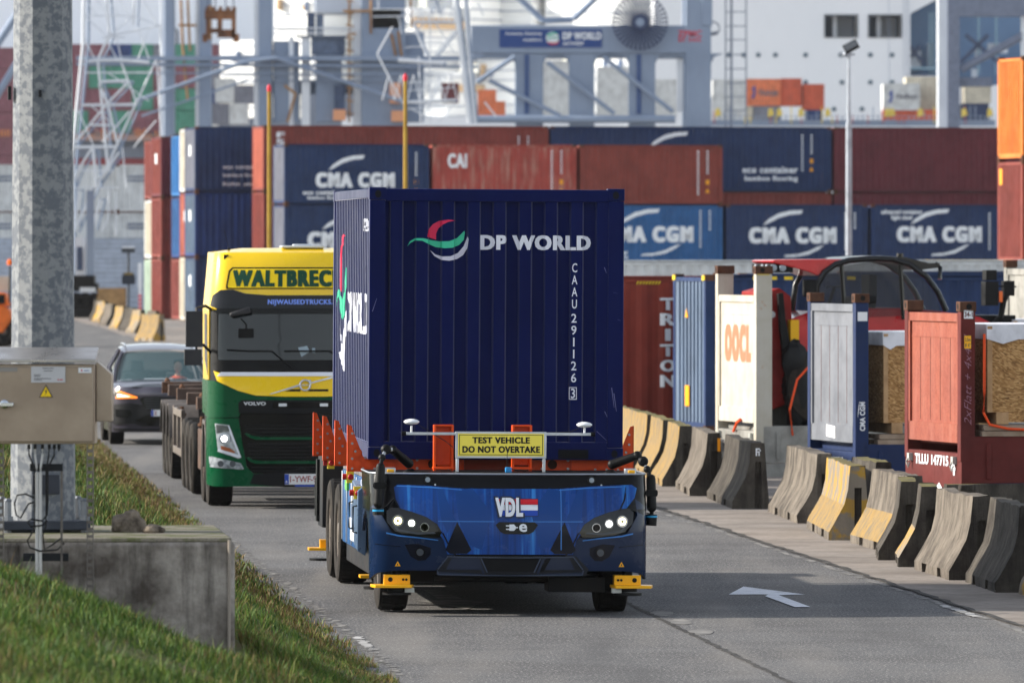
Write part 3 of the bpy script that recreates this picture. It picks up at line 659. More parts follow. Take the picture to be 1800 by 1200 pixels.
a.done('emergency_button', [mat('label_yellow', (226, 206, 60), .5), mat('button_red', (170, 24, 22), .35)], agv)
a = M(); 
for (y0, z0, w_, mi_) in ((3.2, .95, .3, 0), (4.2, 1.05, .35, 1), (3.4, .7, .5, 0), (2.0, 1.05, .2, 2), (2.1, .62, .6, 0)): a.box(-1.292 if y0 > 2.5 else -1.346, -1.27 if y0 > 2.5 else -1.33, y0, y0+w_, z0, z0+.1, mi_)
a.done('side_sticker', [m_white, mat('sticker_green', (96, 170, 80), .5), mat('flag_red', (206, 24, 40))], agv)
# wheels
def wheel(r, w_, name='wheel', rim=None, parent=None, loc=(0, 0, 0), side=-1, rimcol=None):
    o = bpy.data.objects.new(name, None); COL.objects.link(o); o.parent = parent; o.location = loc
    a = M(); h = w_/2; a.lathe([(r*.56, -h*.8), (r*.6, -h*.96), (r*.9, -h), (r*.975, -h*.9), (r, -h*.72), (r, h*.72), (r*.975, h*.9), (r*.9, h), (r*.6, h*.96), (r*.56, h*.8)], (0, 0, 0), 'x', 48)
    for k in range(36):                       # tread blocks
        t = 2*math.pi*k/36
        for (u0, u1) in ((-.66, -.08), (.08, .66)):
            c = [(r*.995, -.05), (r*1.012, -.042), (r*1.012, .042), (r*.995, .05)]
            p = []
            for (rr, dt) in c: tt = t+dt+(.04 if u0 > 0 else 0); p.append((rr*math.cos(tt), rr*math.sin(tt)))
            a.mesh([(u0*w_/2*1.1, q[0], q[1]) for q in p]+[(u1*w_/2*1.1, q[0], q[1]) for q in p], [(0, 1, 2, 3), (7, 6, 5, 4), (0, 4, 5, 1), (1, 5, 6, 2), (2, 6, 7, 3), (3, 7, 4, 0)])
    for f in a.bm.faces:
        f.normal_update()
        if abs(f.normal.x) > .55: f.material_index = 1
    a.done('tyre', [m_rub, mat('tyre_sidewall', (50, 45, 40), .9, var=.8, nscale=7, col2=(28, 26, 24))], o, 40)
    a = M(); s = side
    a.lathe([(r*.57, s*h*.5), (r*.57, s*h*.85), (r*.52, s*h*.8), (r*.48, s*h*.3), (r*.3, s*h*.25), (r*.25, s*h*.7), (r*.18, s*h*.9), (r*.05, s*h*.92)], (0, 0, 0), 'x', 30)
    for k in range(10):
        t = 2*math.pi*k/10; a.cyl((s*h*.25, r*.38*math.cos(t), r*.38*math.sin(t)), (s*h*.42, r*.38*math.cos(t), r*.38*math.sin(t)), r*.03, n=6)
    a.done('rim', rimcol or mat('rim_grey', (120, 112, 104), .5, .5, var=.7, nscale=6, col2=(74, 64, 56)), o, 40)
    return o
r_ = .51
for x, y in ((-1.04, 1.2), (1.04, 1.2)): wheel(r_, .29, parent=agv, loc=(x, y, r_+.002-(.006 if x > 0 else -.006)), side=-1 if x < 0 else 1)
for x in (-1.02, 1.02):
    for y in (7.9, 9.35): wheel(r_, .32, parent=agv, loc=(x, y, r_+.004*(1 if x < 0 else -1)), side=-1 if x < 0 else 1)
    for y in (7.9, 9.35): wheel(r_, .3, parent=agv, loc=(x*.66, y, r_), side=-1 if x < 0 else 1)
# orange guide brackets
def bracket(s, y, xo):
    a = M(); pts = [(0, 1.30), (0, 1.745), (.035, 1.735), (.15, 1.44), (.17, 1.415), (.60, 1.415), (.60, 1.30)]
    # outline with round holes: cut them as dark discs sunk through the plate
    pl = [(xo-s*(-u), v) for u, v in pts]; a.prism([(xo+s*u, v) for u, v in pts], y, y+.018, mi=0)
    a.box(min(xo, xo+s*.012), max(xo, xo+s*.012), y, y+.10, 1.30, 1.74, 0); a.box(min(xo, xo+s*.6), max(xo, xo+s*.6), y, y+.1, 1.296, 1.312, 0)
    for (u, v) in ((.095, 1.37), (.20, 1.365), (.31, 1.365), (.42, 1.365), (.095, 1.475)): a.lathe([(.041, -.004), (.041, .004)], (xo+s*u, y-.001, v), 'y', 20, mi=1); a.lathe([(.046, -.002), (.036, -.007), (.046, -.007)], (xo+s*u, y, v), 'y', 20, mi=0)
    for (u, v) in ((.045, 1.325), (.045, 1.42), (.045, 1.565), (.045, 1.66), (.15, 1.325), (.26, 1.325), (.37, 1.325), (.17, 1.43), (.075, 1.49)): a.cyl((xo+s*u, y, v), (xo+s*u, y-.013, v), .0125, n=6, mi=2)
    a.done('guide_bracket', [m_orange, mat('hole_dark', (52, 26, 16), .8), m_bolt], agv, 30)
for k, y in enumerate((1.95, 4.05, 6.15, 7.95)):
    bracket(1, y, -1.42); bracket(-1, y, 1.33)
a = M(); a.box(-1.35, 1.28, 1.98, 2.02, 1.30, 1.43, 0); a.box(-.3, .35, 1.93, 1.98, 1.27, 1.44, 1)
for x in (-.9, -.6, .55, .8, 1.0): a.lathe([(.045, -.006), (.045, .004)], (x, 1.975, 1.37), 'y', 18, mi=2)
for x in (-1.0, -.75, -.45, .45, .7, .9, 1.1):
    for z in (1.33, 1.41): a.cyl((x, 1.98, z), (x, 1.965, z), .014, n=6, mi=3)
a.done('cross_beam', [m_orange, mat('dark_orange', (110, 34, 10), .5), mat('hole_dark', (52, 26, 16)), m_bolt], agv)
for px in (796, 935):
    a = M(); x = ax(px)*1.01; w_ = .095
    a.box(x-w_, x-w_+.022, 1.30, 1.42, 1.3, 1.76); a.box(x+w_-.022, x+w_, 1.30, 1.42, 1.3, 1.76); a.box(x-w_+.022, x+w_-.022, 1.40, 1.42, 1.38, 1.76); a.box(x-w_+.022, x+w_-.022, 1.30, 1.40, 1.745, 1.76); a.box(x-w_-.005, x+w_+.005, 1.28, 1.46, 1.34, 1.36)
    a.cyl((x, 1.4, 1.41), (x, 1.385, 1.41), .012, n=6); a.done('end_stop', m_orange, agv, bevel=.003)
# sign
YS = .95
def sx(px): return (px-897)/186.0-.02
def sz(py): return (1083-py)/186.6-.015
a = M(); a.box(sx(816), sx(976.5), YS, YS+.03, sz(809), sz(762)); a.box(sx(817), sx(822), YS+.005, YS+.03, 1.3, sz(809)); a.box(sx(970), sx(975), YS+.005, YS+.03, 1.3, sz(809)); a.done('sign_frame', m_alu, agv, bevel=.003)
a = M(); a.box(sx(820.5), sx(972), YS-.006, YS, sz(805), sz(765.5), 0); a.box(sx(822.5), sx(970), YS-.008, YS-.005, sz(803.2), sz(767.3), 1); a.box(sx(823.6), sx(968.9), YS-.010, YS-.007, sz(802.1), sz(768.4), 0)
a.text('TEST VEHICLE', sx(845.5), sx(947), sz(782.5), sz(771.5), off=-YS+.0125, bold=.05, mi=1); a.text('DO NOT OVERTAKE', sx(828), sx(965), sz(799), sz(787.5), off=-YS+.0125, bold=.05, mi=1)
a.done('warning_sign', [mat('sign_plate_yellow', (252, 232, 92), .5), mat('sign_black', (22, 22, 24), .5)], agv, 0)
a = M(); zb = sz(766)
for x0, x1 in ((729, 816), (976.5, 1055)): a.box(sx(x0), sx(x1), YS+.002, YS+.032, zb-.014, zb+.014)
for px in (738.5, 1044): a.cyl((sx(px), YS+.02, zb), (sx(px), YS+.02, sz(752)), .011, n=10)
a.done('antenna_bar', m_alu, agv, bevel=.003)
a = M(); a.lathe([(.02, -.02), (.022, 0), (.02, .02)], (sx(725), YS+.02, zb), 'x', 12); a.lathe([(.02, -.02), (.022, 0), (.02, .02)], (sx(1059), YS+.02, zb), 'x', 12); a.done('bar_knob', m_mblack, agv)
for px, py in ((738.5, 745), (1043.5, 749)):
    a = M(); a.lathe([(.02, -.028), (.055, -.022), (.075, -.005), (.074, .004), (.055, .018), (.02, .026), (.004, .027)], (sx(px), YS+.02, sz(py)), 'z', 30); a.done('antenna_dome', m_white, agv, 60)
a = M(); a.tube([(sx(750), YS+.04, sz(750)), (sx(775), YS+.08, sz(765)), (sx(800), YS+.07, sz(780)), (sx(812), YS+.05, sz(790))], .004); a.tube([(sx(1034), YS+.04, sz(756)), (sx(1020), YS+.06, sz(762)), (sx(1000), YS+.05, sz(763)), (sx(978), YS+.04, sz(764))], .004)
a.tube([(sx(904), YS-.2, 1.38), (sx(904.5), YS-.2, sz(792))], .003); a.tube([(sx(908), YS-.15, 1.36), (sx(925), YS-.1, 1.345), (sx(940), YS, 1.335)], .005)
a.done('antenna_cable', mat('black_rubber', (20, 20, 22)), agv)
a = M(); a.box(sx(901), sx(912), .7, .78, 1.325, 1.375); a.done('small_sensor', mat('sensor_blue', (40, 130, 190), .4), agv, bevel=.006)
for px in (689, 1116):
    a = M(); x = ax(px); a.box(x-.06, x+.05, .42, .52, 1.325, 1.375, 0); a.box(x-.03, x+.035, .405, .42, 1.33, 1.36, 1); a.done('deck_sensor', [m_alu, m_yel], agv, bevel=.006)
# articulated sensor arms
def arm(s):
    def q(px, py, y): px_ = px if s < 0 else px; return Vector((ax(px), y, az(py)))
    if s < 0: J = [(727, 826, .62), (724, 818, .60), (693, 793, .42), (680, 792, .32), (672, 806, .22), (668, 822, .1), (664, 886, .07), (664, 894, .07), (664, 906, .07)]
    else: J = [(1083, 826, .62), (1086, 818, .62), (1129, 802, .55), (1139, 812, .52), (1146, 826, .5), (1152, 842, .46), (1153, 893, .42), (1153, 905, .42), (1152, 925, .42)]
    p = [q(*j) for j in J]; d = .035
    a = M(); a.lathe([(.07, 1.325), (.07, 1.335), (.05, 1.34), (.03, 1.36)], (p[0].x, p[0].y, 0), 'z', 16); a.cyl(p[1], p[2], .045, .038, 16); a.ball(p[1], .046, n=14); a.ball(p[2], .044, n=14); a.ball(p[3], .05, n=14)
    a.cyl(p[3]+Vector((0, -.05, 0)), p[3]+Vector((0, .05, 0)), .03, n=12); a.ball(p[4], .036, n=12); a.cyl(p[4], p[5], .018, n=10)
    a.ball(p[5], .042, n=14); a.cyl(p[5], p[6], .044, .046, 16); a.ball(p[6], .046, n=12); a.cyl(p[6], p[7], .02, n=10)
    k = (p[5]+p[6])/2; a.cyl(k+Vector((-.06*s*-1, 0, 0)), k+Vector((.07*s*-1, 0, 0)), .02, n=10); a.box(k.x-.052, k.x+.052, k.y-.05, k.y-.02, k.z-.03, k.z+.03)
    a.done('sensor_arm', m_mblack, agv, 50, bevel=0)
    a = M(); a.cyl(p[3], p[4], .017, n=10); a.cyl((p[2]+p[3])/2-Vector((.02, 0, 0)), (p[2]+p[3])/2+Vector((.03, 0, .0)), .02, n=8); a.done('arm_rod', m_alu, agv)
    a = M(); a.cyl(p[7], p[8], .052, n=20, mi=0); a.cyl(p[7]+Vector((0, 0, -.012)), p[7]+Vector((0, 0, -.03)), .054, n=20, mi=1); a.done('lidar', [m_mblack, mat('sensor_cyan', (40, 150, 200), .35)], agv, 40)
    c = M(); c.tube([p[7], p[7]+Vector((-s*.08, .05, .02)), p[7]+Vector((-s*.16, .1, .10)), Vector(aw(aw.U(ax(690 if s < 0 else 1110)), 1.0, .0))], .005, 6); c.done('sensor_cable', mat('black_rubber', (20, 20, 22)), agv)
arm(-1); arm(1)
# yellow floor scanners
def scanner(px0, px1, bx0, bx1, yy, py=1031, s=1, wide=True):
    a = M(); x0, x1, b0, b1 = ax(px0), ax(px1), ax(bx0), ax(bx1); z = az(py)
    a.prism([(x0, yy), (x0+.03, yy-.16), (x1-.03, yy-.16), (x1, yy), (x1, yy+.12), (x0, yy+.12)], z-.015, z+.012, 'xy', 0)
    a.box(b0, b1, yy-.06, yy+.1, z+.012, z+.105, 0)
    m_ = (b0+b1)/2
    for (u, r) in ((b0+.06, .022), (b1-.065, .012), (b1-.035, .012)) if s > 0 else ((b1-.06, .022), (b0+.065, .012), (b0+.035, .012)): a.cyl((u, yy-.055, z+.06), (u, yy-.068, z+.06), r, n=14, mi=1)
    a.cyl((m_, yy-.03, z-.015), (m_, yy-.03, z-.05), .09, n=20, mi=1); a.cyl((m_, yy-.03, z-.06), (m_, yy-.03, z-.085), .135, n=24, mi=1)
    if wide: u = x1-.09 if s > 0 else x0; a.box(u, u+.09, yy-.12, yy-.02, z-.06, z-.016, 2)
    a.cyl((m_, yy, z+.105), (m_, yy, z+.2), .05, n=12, mi=1)
    a.done('floor_scanner', [m_yel, m_mblack, mat('pale_box', (176, 178, 172), .5)], agv, bevel=.003)
scanner(654, 729, 676, 722, .22); scanner(1078, 1152, 1083, 1130, .22, s=-1)
def scan2(px, w_, Zy, py, side):
    loc = AM.inverted() @ P(px, py, Zy); a = M()
    a.box(loc.x, loc.x+w_, loc.y-.15, loc.y+.15, loc.z-.014, loc.z+.014, 0); a.box(loc.x+w_*.62, loc.x+w_+.1, loc.y-.05, loc.y+.1, loc.z+.014, loc.z+.10, 0); a.cyl((loc.x+w_*.7, loc.y, loc.z-.1), (loc.x+w_*.7, loc.y, loc.z-.125), .13, n=18, mi=1)
    a.done('floor_scanner', [m_yel, m_mblack], agv)
scan2(542, .2, 91.5, 964, -1); scan2(632, .24, 82.4, 1012, -1)
a = M(); a.box(-1.25, -1.05, 10.3, 10.5, .55, 1.2); a.box(1.05, 1.25, 10.3, 10.5, .55, 1.2); a.box(-1.25, 1.25, 10.55, 10.7, .6, 1.0); a.done('rear_bumper', m_mblack, agv)

# ---------------------------------------------------------------- the navy container it carries
m_dp = mat('dp_navy', (12, 23, 74), .34, var=.45, nscale=1.2, col2=(9, 18, 60), streak=.3, scol=(22, 34, 82), fine=.15, spec=.05, sheen=.6, bump=.25, bscale=1.6)
cloc = AM @ Vector((1.205, 1.74, 1.42))
dp = container('dark navy shipping container with a logo riding on the driverless carrier', 6.058, 2.591, m_dp, cloc, 0, rot=(0, R(.35), YAW), detail=2, flat=.44, ep=.247, sp=.278)
dp.rotation_euler = (Matrix.Rotation(YAW, 4, 'Z') @ Matrix.Rotation(R(.35), 4, 'Y') @ Matrix.Rotation(R(90), 4, 'Z')).to_euler()
# end wall drape: local y runs from the right post to the left one, u = distance from left
W_ = 2.438
def dpend(u, v, off=0):
    y = W_-u; d = cprof(y-CP, .247, .045, .44) if CP < y < W_-CP else 0
    return (.012+d-off, y, v)
dcuts = sorted([W_-(CP+b) for b in cbreaks(W_-2*CP, .247, .44)])
def dx(px): return (px-645)/(1095-645)*W_
def dz(py): return (808-py)/184.6
dpw = mat('container_white', (224, 226, 236), .5, var=.3, nscale=3, col2=(196, 198, 214))
tz = [.2*i for i in range(14)]
a = M(); fn = dpend
a.text('DP WORLD', dx(841), dx(1037), dz(438), dz(412.5), fn, .003, .06, dcuts, tz); a.text('C\nA\nA\nU', dx(1003), dx(1013), dz(541), dz(461), fn, .003, .012, dcuts, tz); a.text('2\n9\n1\n1\n2\n6', dx(1002.5), dx(1012), dz(671), dz(550), fn, .003, .012, dcuts, tz)
a.text('3', dx(1002.5), dx(1010), dz(699), dz(682), fn, .003, .01, dcuts, tz)
for (x0, x1, y0, y1) in ((999.5, 1013, 679.5, 680.8), (999.5, 1013, 700.2, 701.5), (999.5, 1000.8, 680.8, 700.2), (1011.7, 1013, 680.8, 700.2)): a.skin([(dx(x0), dz(y1)), (dx(x1), dz(y1)), (dx(x1), dz(y0)), (dx(x0), dz(y0))], fn, .003, 0, dcuts, tz)
a.done('lettering', dpw, dp, 0)
def curve_band(top, bot): return top+bot[::-1]
red = curve_band([(747, 416), (749, 404), (757, 394), (768, 388), (784, 385.5), (798, 387)], [(763, 421), (763, 410), (767, 401), (775, 394), (785, 389), (798, 387)])
grn = [(712, 433), (717, 424), (726, 418.5), (740, 418.5), (755, 422), (768, 424), (786, 423.5), (800, 418), (813, 405), (814, 408), (812, 421), (804, 430), (792, 435), (778, 436), (762, 434), (748, 428), (738, 423), (726, 422.5), (718, 427)]
wht = [(752, 439), (762, 447), (774, 450.5), (788, 450), (802, 444), (812, 432), (818.5, 415), (820, 420), (818, 436), (811, 448), (800, 455), (786, 458), (772, 456.5), (760, 449.5)]
a = M()
for pts, mi in ((red, 0), (grn, 1), (wht, 2)): a.skin([(dx(x), dz(y)) for x, y in pts], fn, .0035, 0, dcuts, tz, mi)
a.done('logo', [mat('logo_red', (214, 40, 84), .45), mat('logo_green', (60, 190, 150), .45), mat('logo_grey', (206, 204, 220), .45)], dp, 0)
# long side: the wall at local y = W
def dpside(u, v, off=0):
    d = cprof(u-CP, .278, .036, .44) if CP < u < 6.058-CP else 0
    return (u, W_-.012-d+off, v)
scuts = [CP+b for b in cbreaks(6.058-2*CP, .278, .44)]
# u from the front edge back
a = M(); a.text('DP WORLD', 3.75, .5, dz(590), dz(517), dpside, .003, .04, scuts, tz, mi=0); a.text('CAAU 291126 3', 1.1, .3, 2.17, 2.3, dpside, .003, .012, scuts, tz, mi=0)
a.skin([(5.2, .95), (4.2, .75), (4.15, .95), (4.0, 1.2), (3.95, 1.35), (4.2, 1.3), (4.6, .98)], dpside, .003, 0, scuts, tz, 0)
for pts, mi in ((red, 1), (grn, 2), (wht, 0)): a.skin([(5.62-(x-712)/108*1.7, 1.55-(y-421)/36*.62) for x, y in pts], dpside, .0035, 0, scuts, tz, mi)
a.done('lettering', [dpw, MATS['logo_red'], MATS['logo_green']], dp, 0)
# casting sockets and fork pockets, scratches
a = M()
for (y, z) in ((.08, 2.53), (W_-.08, 2.53), (.08, .06), (W_-.08, .06)):
    a.lathe([(.03, -.0075), (.03, -.003)], (0, 0, 0), 'x', 16) if False else a.mesh([(-.0065, y+.030*math.cos(t*math.pi/8), z+.038*math.sin(t*math.pi/8)) for t in range(16)], [tuple(range(16))])
for (y0, y1) in ((.33, .62), (W_-1.1, W_-.78)): a.face([(-.003, y0, .012), (-.003, y1, .012), (-.003, y1, .1), (-.003, y0, .1)])
a.done('socket', mat('socket_black', (8, 8, 10), .8), dp, 0)
a = M()
for pts in ([(1060, 468), (1064, 478)], [(1078, 690), (1083, 722)], [(1074, 680), (1079, 715)], [(650, 548), (658, 525)], [(1048, 757), (1066, 773)], [(1062, 722), (1070, 738)], [(1084, 560), (1090, 562)], [(1076, 512), (1084, 514)], [(700, 760), (712, 765)]):
    (x0, y0), (x1, y1) = pts; a.skin([(dx(x0), dz(y0)), (dx(x0)+.007, dz(y0)), (dx(x1)+.003, dz(y1)), (dx(x1), dz(y1))], dpend, .014 if x0 > 1070 or x0 < 670 else .003, 0, dcuts)
a.done('scratch', mat('scratch_pale', (120, 122, 160), .6), dp, 0)
# ================================================================ TRUCK
tp = P(536, 894, 112)
trk = thing('truck', 'yellow and green container truck with lit headlight following the carrier', 'truck', (tp.x, tp.y, 0), YAW)
TS = F/112
def tx(px): return (px-536)/TS
def tz_(py): return (894-py)/TS
def tlean(z):
    if z > 2.9: return .10+.35*(z-2.9)**1.3+1.1*max(0, z-3.2)**2
    if z > 1.75: return .085*(z-1.75)
    if z < .6: return .03*(.6-z)
    return 0
tw = wrap(1.25, .26, .10, tlean, lambda z: .0 if z < 2.6 else .10*(z-2.6))
TCV = [.1*i for i in range(2, 36)]
def tpoly(a, pts, off, th, mi=None, sym=False):
    a.skin([(tw.U(tx(x)), tz_(y)) for x, y in pts], tw, off, th, tw.cuts, TCV, mi)
def msym(half): return half+[(1072-x, y) for x, y in reversed(half)]
m_ty = mat('truck_yellow', (246, 204, 22), .28, coat=.5, var=.2, nscale=2, col2=(232, 186, 16)); m_tg = mat('truck_green', (0, 72, 42), .28, spec=.16, var=.2, nscale=2, col2=(2, 66, 40))
m_tk = mat('truck_plastic', (11, 12, 15), .45, var=.4, nscale=5, col2=(18, 19, 22), spec=.2); m_tgl = mat('windscreen_glass', (13, 19, 23), .06, spec=.5, coat=.1)
um = tw.arc+1.75
a = M(); a.skin([(-um, .75), (um, .75), (um, 3.36), (-um, 3.36)], tw, -.02, .03, tw.cuts, TCV); a.done('cab_shell', m_tk, trk)
# roof and upper cab in yellow
a = M()
half = [(375, 447), (386, 443.5), (420, 442), (480, 441)]
a.skin([(-um, tz_(670)), (-um, 3.36), (um, 3.36), (um, tz_(670)), (tw.arc+.02, tz_(668)), (tw.arc-.05, tz_(545)), (-tw.arc+.05, tz_(545)), (-tw.arc-.02, tz_(668))], tw, .0, .02, tw.cuts, TCV)
rp = [Vector(tw(-um+2*um*i/48, 3.36, 0)) for i in range(49)]; cr = Vector((0, 1.2, 3.42)); vs = rp+[p.lerp(cr, .35)+Vector((0, 0, .035)) for p in rp]+[cr]
a.mesh(vs, [(i, i+1, 50+i, 49+i) for i in range(48)]+[(49+i, 50+i, 98) for i in range(48)]); a.done('cab_body', m_ty, trk, 50)
a = M(); a.box(-.12, .12, .6, .9, 3.44, 3.47); a.box(-.28, .28, .5, 1.1, 3.42, 3.45); a.done('roof_hatch', mat('hatch_grey', (186, 192, 200), .3), trk, bevel=.01)
a = M()
for s in (-1, 1): a.box(s*1.02-.03, s*1.02+.03, .33, .42, 3.27, 3.33)
a.cyl((-.97, .7, 3.38), (-.97, .7, 3.42), .018, n=8); a.cyl((-.97, .7, 3.42), (-1.03, .72, 3.66), .004, n=5); a.done('marker_lamp', m_tk, trk)
a = M(); sgn = msym([(396, 508), (395, 503), (398, 476), (404, 470)]); tpoly(a, sgn, .012, .012, 0); tpoly(a, msym([(399, 506), (398, 502), (401, 478), (406, 472.5)]), .016, .006, 1)
a.done('sign_panel', [m_tk, mat('sign_bright_yellow', (250, 214, 10), .35)], trk, 50)
a = M(); a.text('WALTBRECHT', tx(406), tx(632), tz_(503.5), tz_(475.5), tw, .0195, .09, tw.cuts, TCV); a.done('sign_lettering', mat('letter_green', (8, 66, 44), .45), trk, 0)
a = M(); tpoly(a, msym([(385, 541), (376, 538), (379, 518), (392, 508.5), (415, 509)])if 0 else msym([(384, 542), (375, 538), (377, 520), (388, 510), (408, 509), (430, 516), (470, 519)]), .05, .04, 0); a.done('sun_visor', mat('visor_dark', (26, 28, 34), .3), trk, 50)
a = M(); tpoly(a, msym([(385, 540), (384, 551)]), .045, .02, 0); a.done('visor_strip', m_black, trk)
a = M(); a.text('NIJWAUSEDTRUCKS.NL', tx(471), tx(601), tz_(537.5), tz_(526.5), tw, .054, .05, tw.cuts, TCV); a.done('visor_lettering', mat('letter_blue', (120, 150, 236), .5), trk, 0)
a = M(); tpoly(a, msym([(386, 633), (381, 628), (382, 548)]), .008, .01); a.done('windscreen', m_tgl, trk, 50)
a = M(); tpoly(a, msym([(376, 652), (374, 640), (378, 546), (384, 546), (384, 632), (390, 635), (440, 636)]), .014, .02); a.done('scuttle_panel', m_tk, trk, 50)
a = M()
for pts in ([(400, 615), (440, 617), (478, 617), (512, 646)], [(500, 617), (545, 617), (580, 617), (620, 646)]):
    a.tube([Vector(tw(tw.U(tx(x)), tz_(y), .035)) for x, y in pts], .012, 6)
for x in (455, 590): tpoly(a, [(x, 639), (x+42, 639), (x+42, 646), (x, 646)], .03, .02)
a.done('wiper', m_mblack, trk)
# interior hints behind glass sit on the dash
a = M(); tpoly(a, [(524, 611), (540, 608), (545, 618), (530, 627)], .0095, 0); tpoly(a, [(549, 612), (554, 612), (554, 620), (549, 620)], .0095, 0); a.done('dashboard_paper', mat('paper', (150, 166, 176), .7), trk)
a = M(); tpoly(a, msym([(384, 661), (390, 654), (440, 654)]), .03, .02); a.done('bonnet_trim', mat('silver_trim', (214, 216, 226), .3, .3), trk, 50)
a = M(); tpoly(a, msym([(384, 671), (384, 652), (430, 660)]) if 0 else msym([(500, 697), (450, 695), (420, 687), (400, 678), (384, 670), (378, 652), (386, 655), (400, 660.5), (440, 661)]), .02, .03, 0)
a.done('bonnet_yellow', m_ty, trk, 50)
a = M(); 
hp = [(440, 704), (425, 706), (415, 735), (372, 738), (368, 730), (363, 670)]; 
a.skin([(-um, tz_(669)), (-tw.arc+.02, tz_(669)), (tw.U(tx(378)), tz_(669)), (tw.U(tx(400)), tz_(679)), (tw.U(tx(420)), tz_(688)), (tw.U(tx(450)), tz_(696)), (tw.U(tx(500)), tz_(698)), (tw.U(tx(572)), tz_(698)), (tw.U(tx(622)), tz_(696)), (tw.U(tx(652)), tz_(688)), (tw.U(tx(672)), tz_(679)), (tw.U(tx(694)), tz_(669)), (tw.arc-.02, tz_(669)), (um, tz_(669)), (um, tz_(728)), (tw.arc, tz_(735)), (tw.U(tx(652)), tz_(733)), (tw.U(tx(640)), tz_(703)), (tw.U(tx(432)), tz_(703)), (tw.U(tx(420)), tz_(733)), (-tw.arc, tz_(735)), (-um, tz_(728))], tw, .010, .02, tw.cuts, TCV); a.done('cab_green', m_tg, trk, 50)
a = M(); tpoly(a, msym([(421, 726), (420, 708), (426, 703)]), .03, .02, 0); tpoly(a, msym([(480, 717), (480, 708), (484, 706)]), .034, .01, 1); a.done('badge_panel', [m_tk, m_black], trk, 50)
a = M(); a.text('VOLVO', tx(429), tx(467.5), tz_(712.2), tz_(706), tw, .034, .035, tw.cuts, TCV, .003)
for x0 in (490, 562): tpoly(a, [(x0, 714), (x0+14, 714), (x0+14, 709), (x0, 709)], .037, .004)
a.done('badge_lettering', mat('chrome_white', (216, 220, 226), .25, .3), trk, 0)
a = M(); c = Vector(tw(0, tz_(677), .03)); n = 40
pts = [(c.x+.068*math.cos(t*2*math.pi/n), c.y-.01, c.z+.068*math.sin(t*2*math.pi/n)) for t in range(n+1)]; a.tube(pts, .013, 8)
tpoly(a, [(473, 692.5), (478, 692.5), (528, 678.5), (526, 675)], .03, .01); tpoly(a, [(544, 675), (546, 671.5), (599, 657.5), (599, 661)], .03, .01); tpoly(a, [(541, 668), (546.5, 667), (546, 672.5)], .04, .012)
a.text('VOLVO', tx(527.5), tx(544.5), tz_(678.7), tz_(675), tw, .045, .03, (), (), .003); a.done('grille_emblem', mat('emblem_chrome', (200, 204, 210), .25, .6), trk, 50)
a = M(); tpoly(a, [(500, 688), (528, 688), (528, 684), (512, 684)], .0215, 0); tpoly(a, [(541, 684), (577, 684), (577, 688), (541, 688)], .0215, 0); a.done('bonnet_slot', m_tk, trk)
# grille
a = M(); tpoly(a, msym([(443, 832), (432, 815), (424, 760), (420, 738), (424, 727)]), .01, .05, 0)
for y in (746, 752, 758, 764, 779, 785, 791, 797, 803, 820, 826):
    tpoly(a, msym([(432+(y-740)*.12, y+2.2), (432+(y-740)*.12, y)]), .03, .02, 1)
for y in (768, 810):
    tpoly(a, msym([(430, y-2), (429+(y-768)*.1, y-7), (448, y)]) if 0 else msym([(450, y+4.5), (440, y+1), (430+(y-768)*.08, y-6), (434+(y-768)*.08, y-7), (445, y-2), (460, y)]), .04, .03, 2)
for x0 in (436, 586): tpoly(a, [(x0+10, 765), (x0+40, 765), (x0+40, 744), (x0+6, 744)], .012, .001, 0)
a.done('grille', [m_black, m_tk, m_tg], trk, 50)
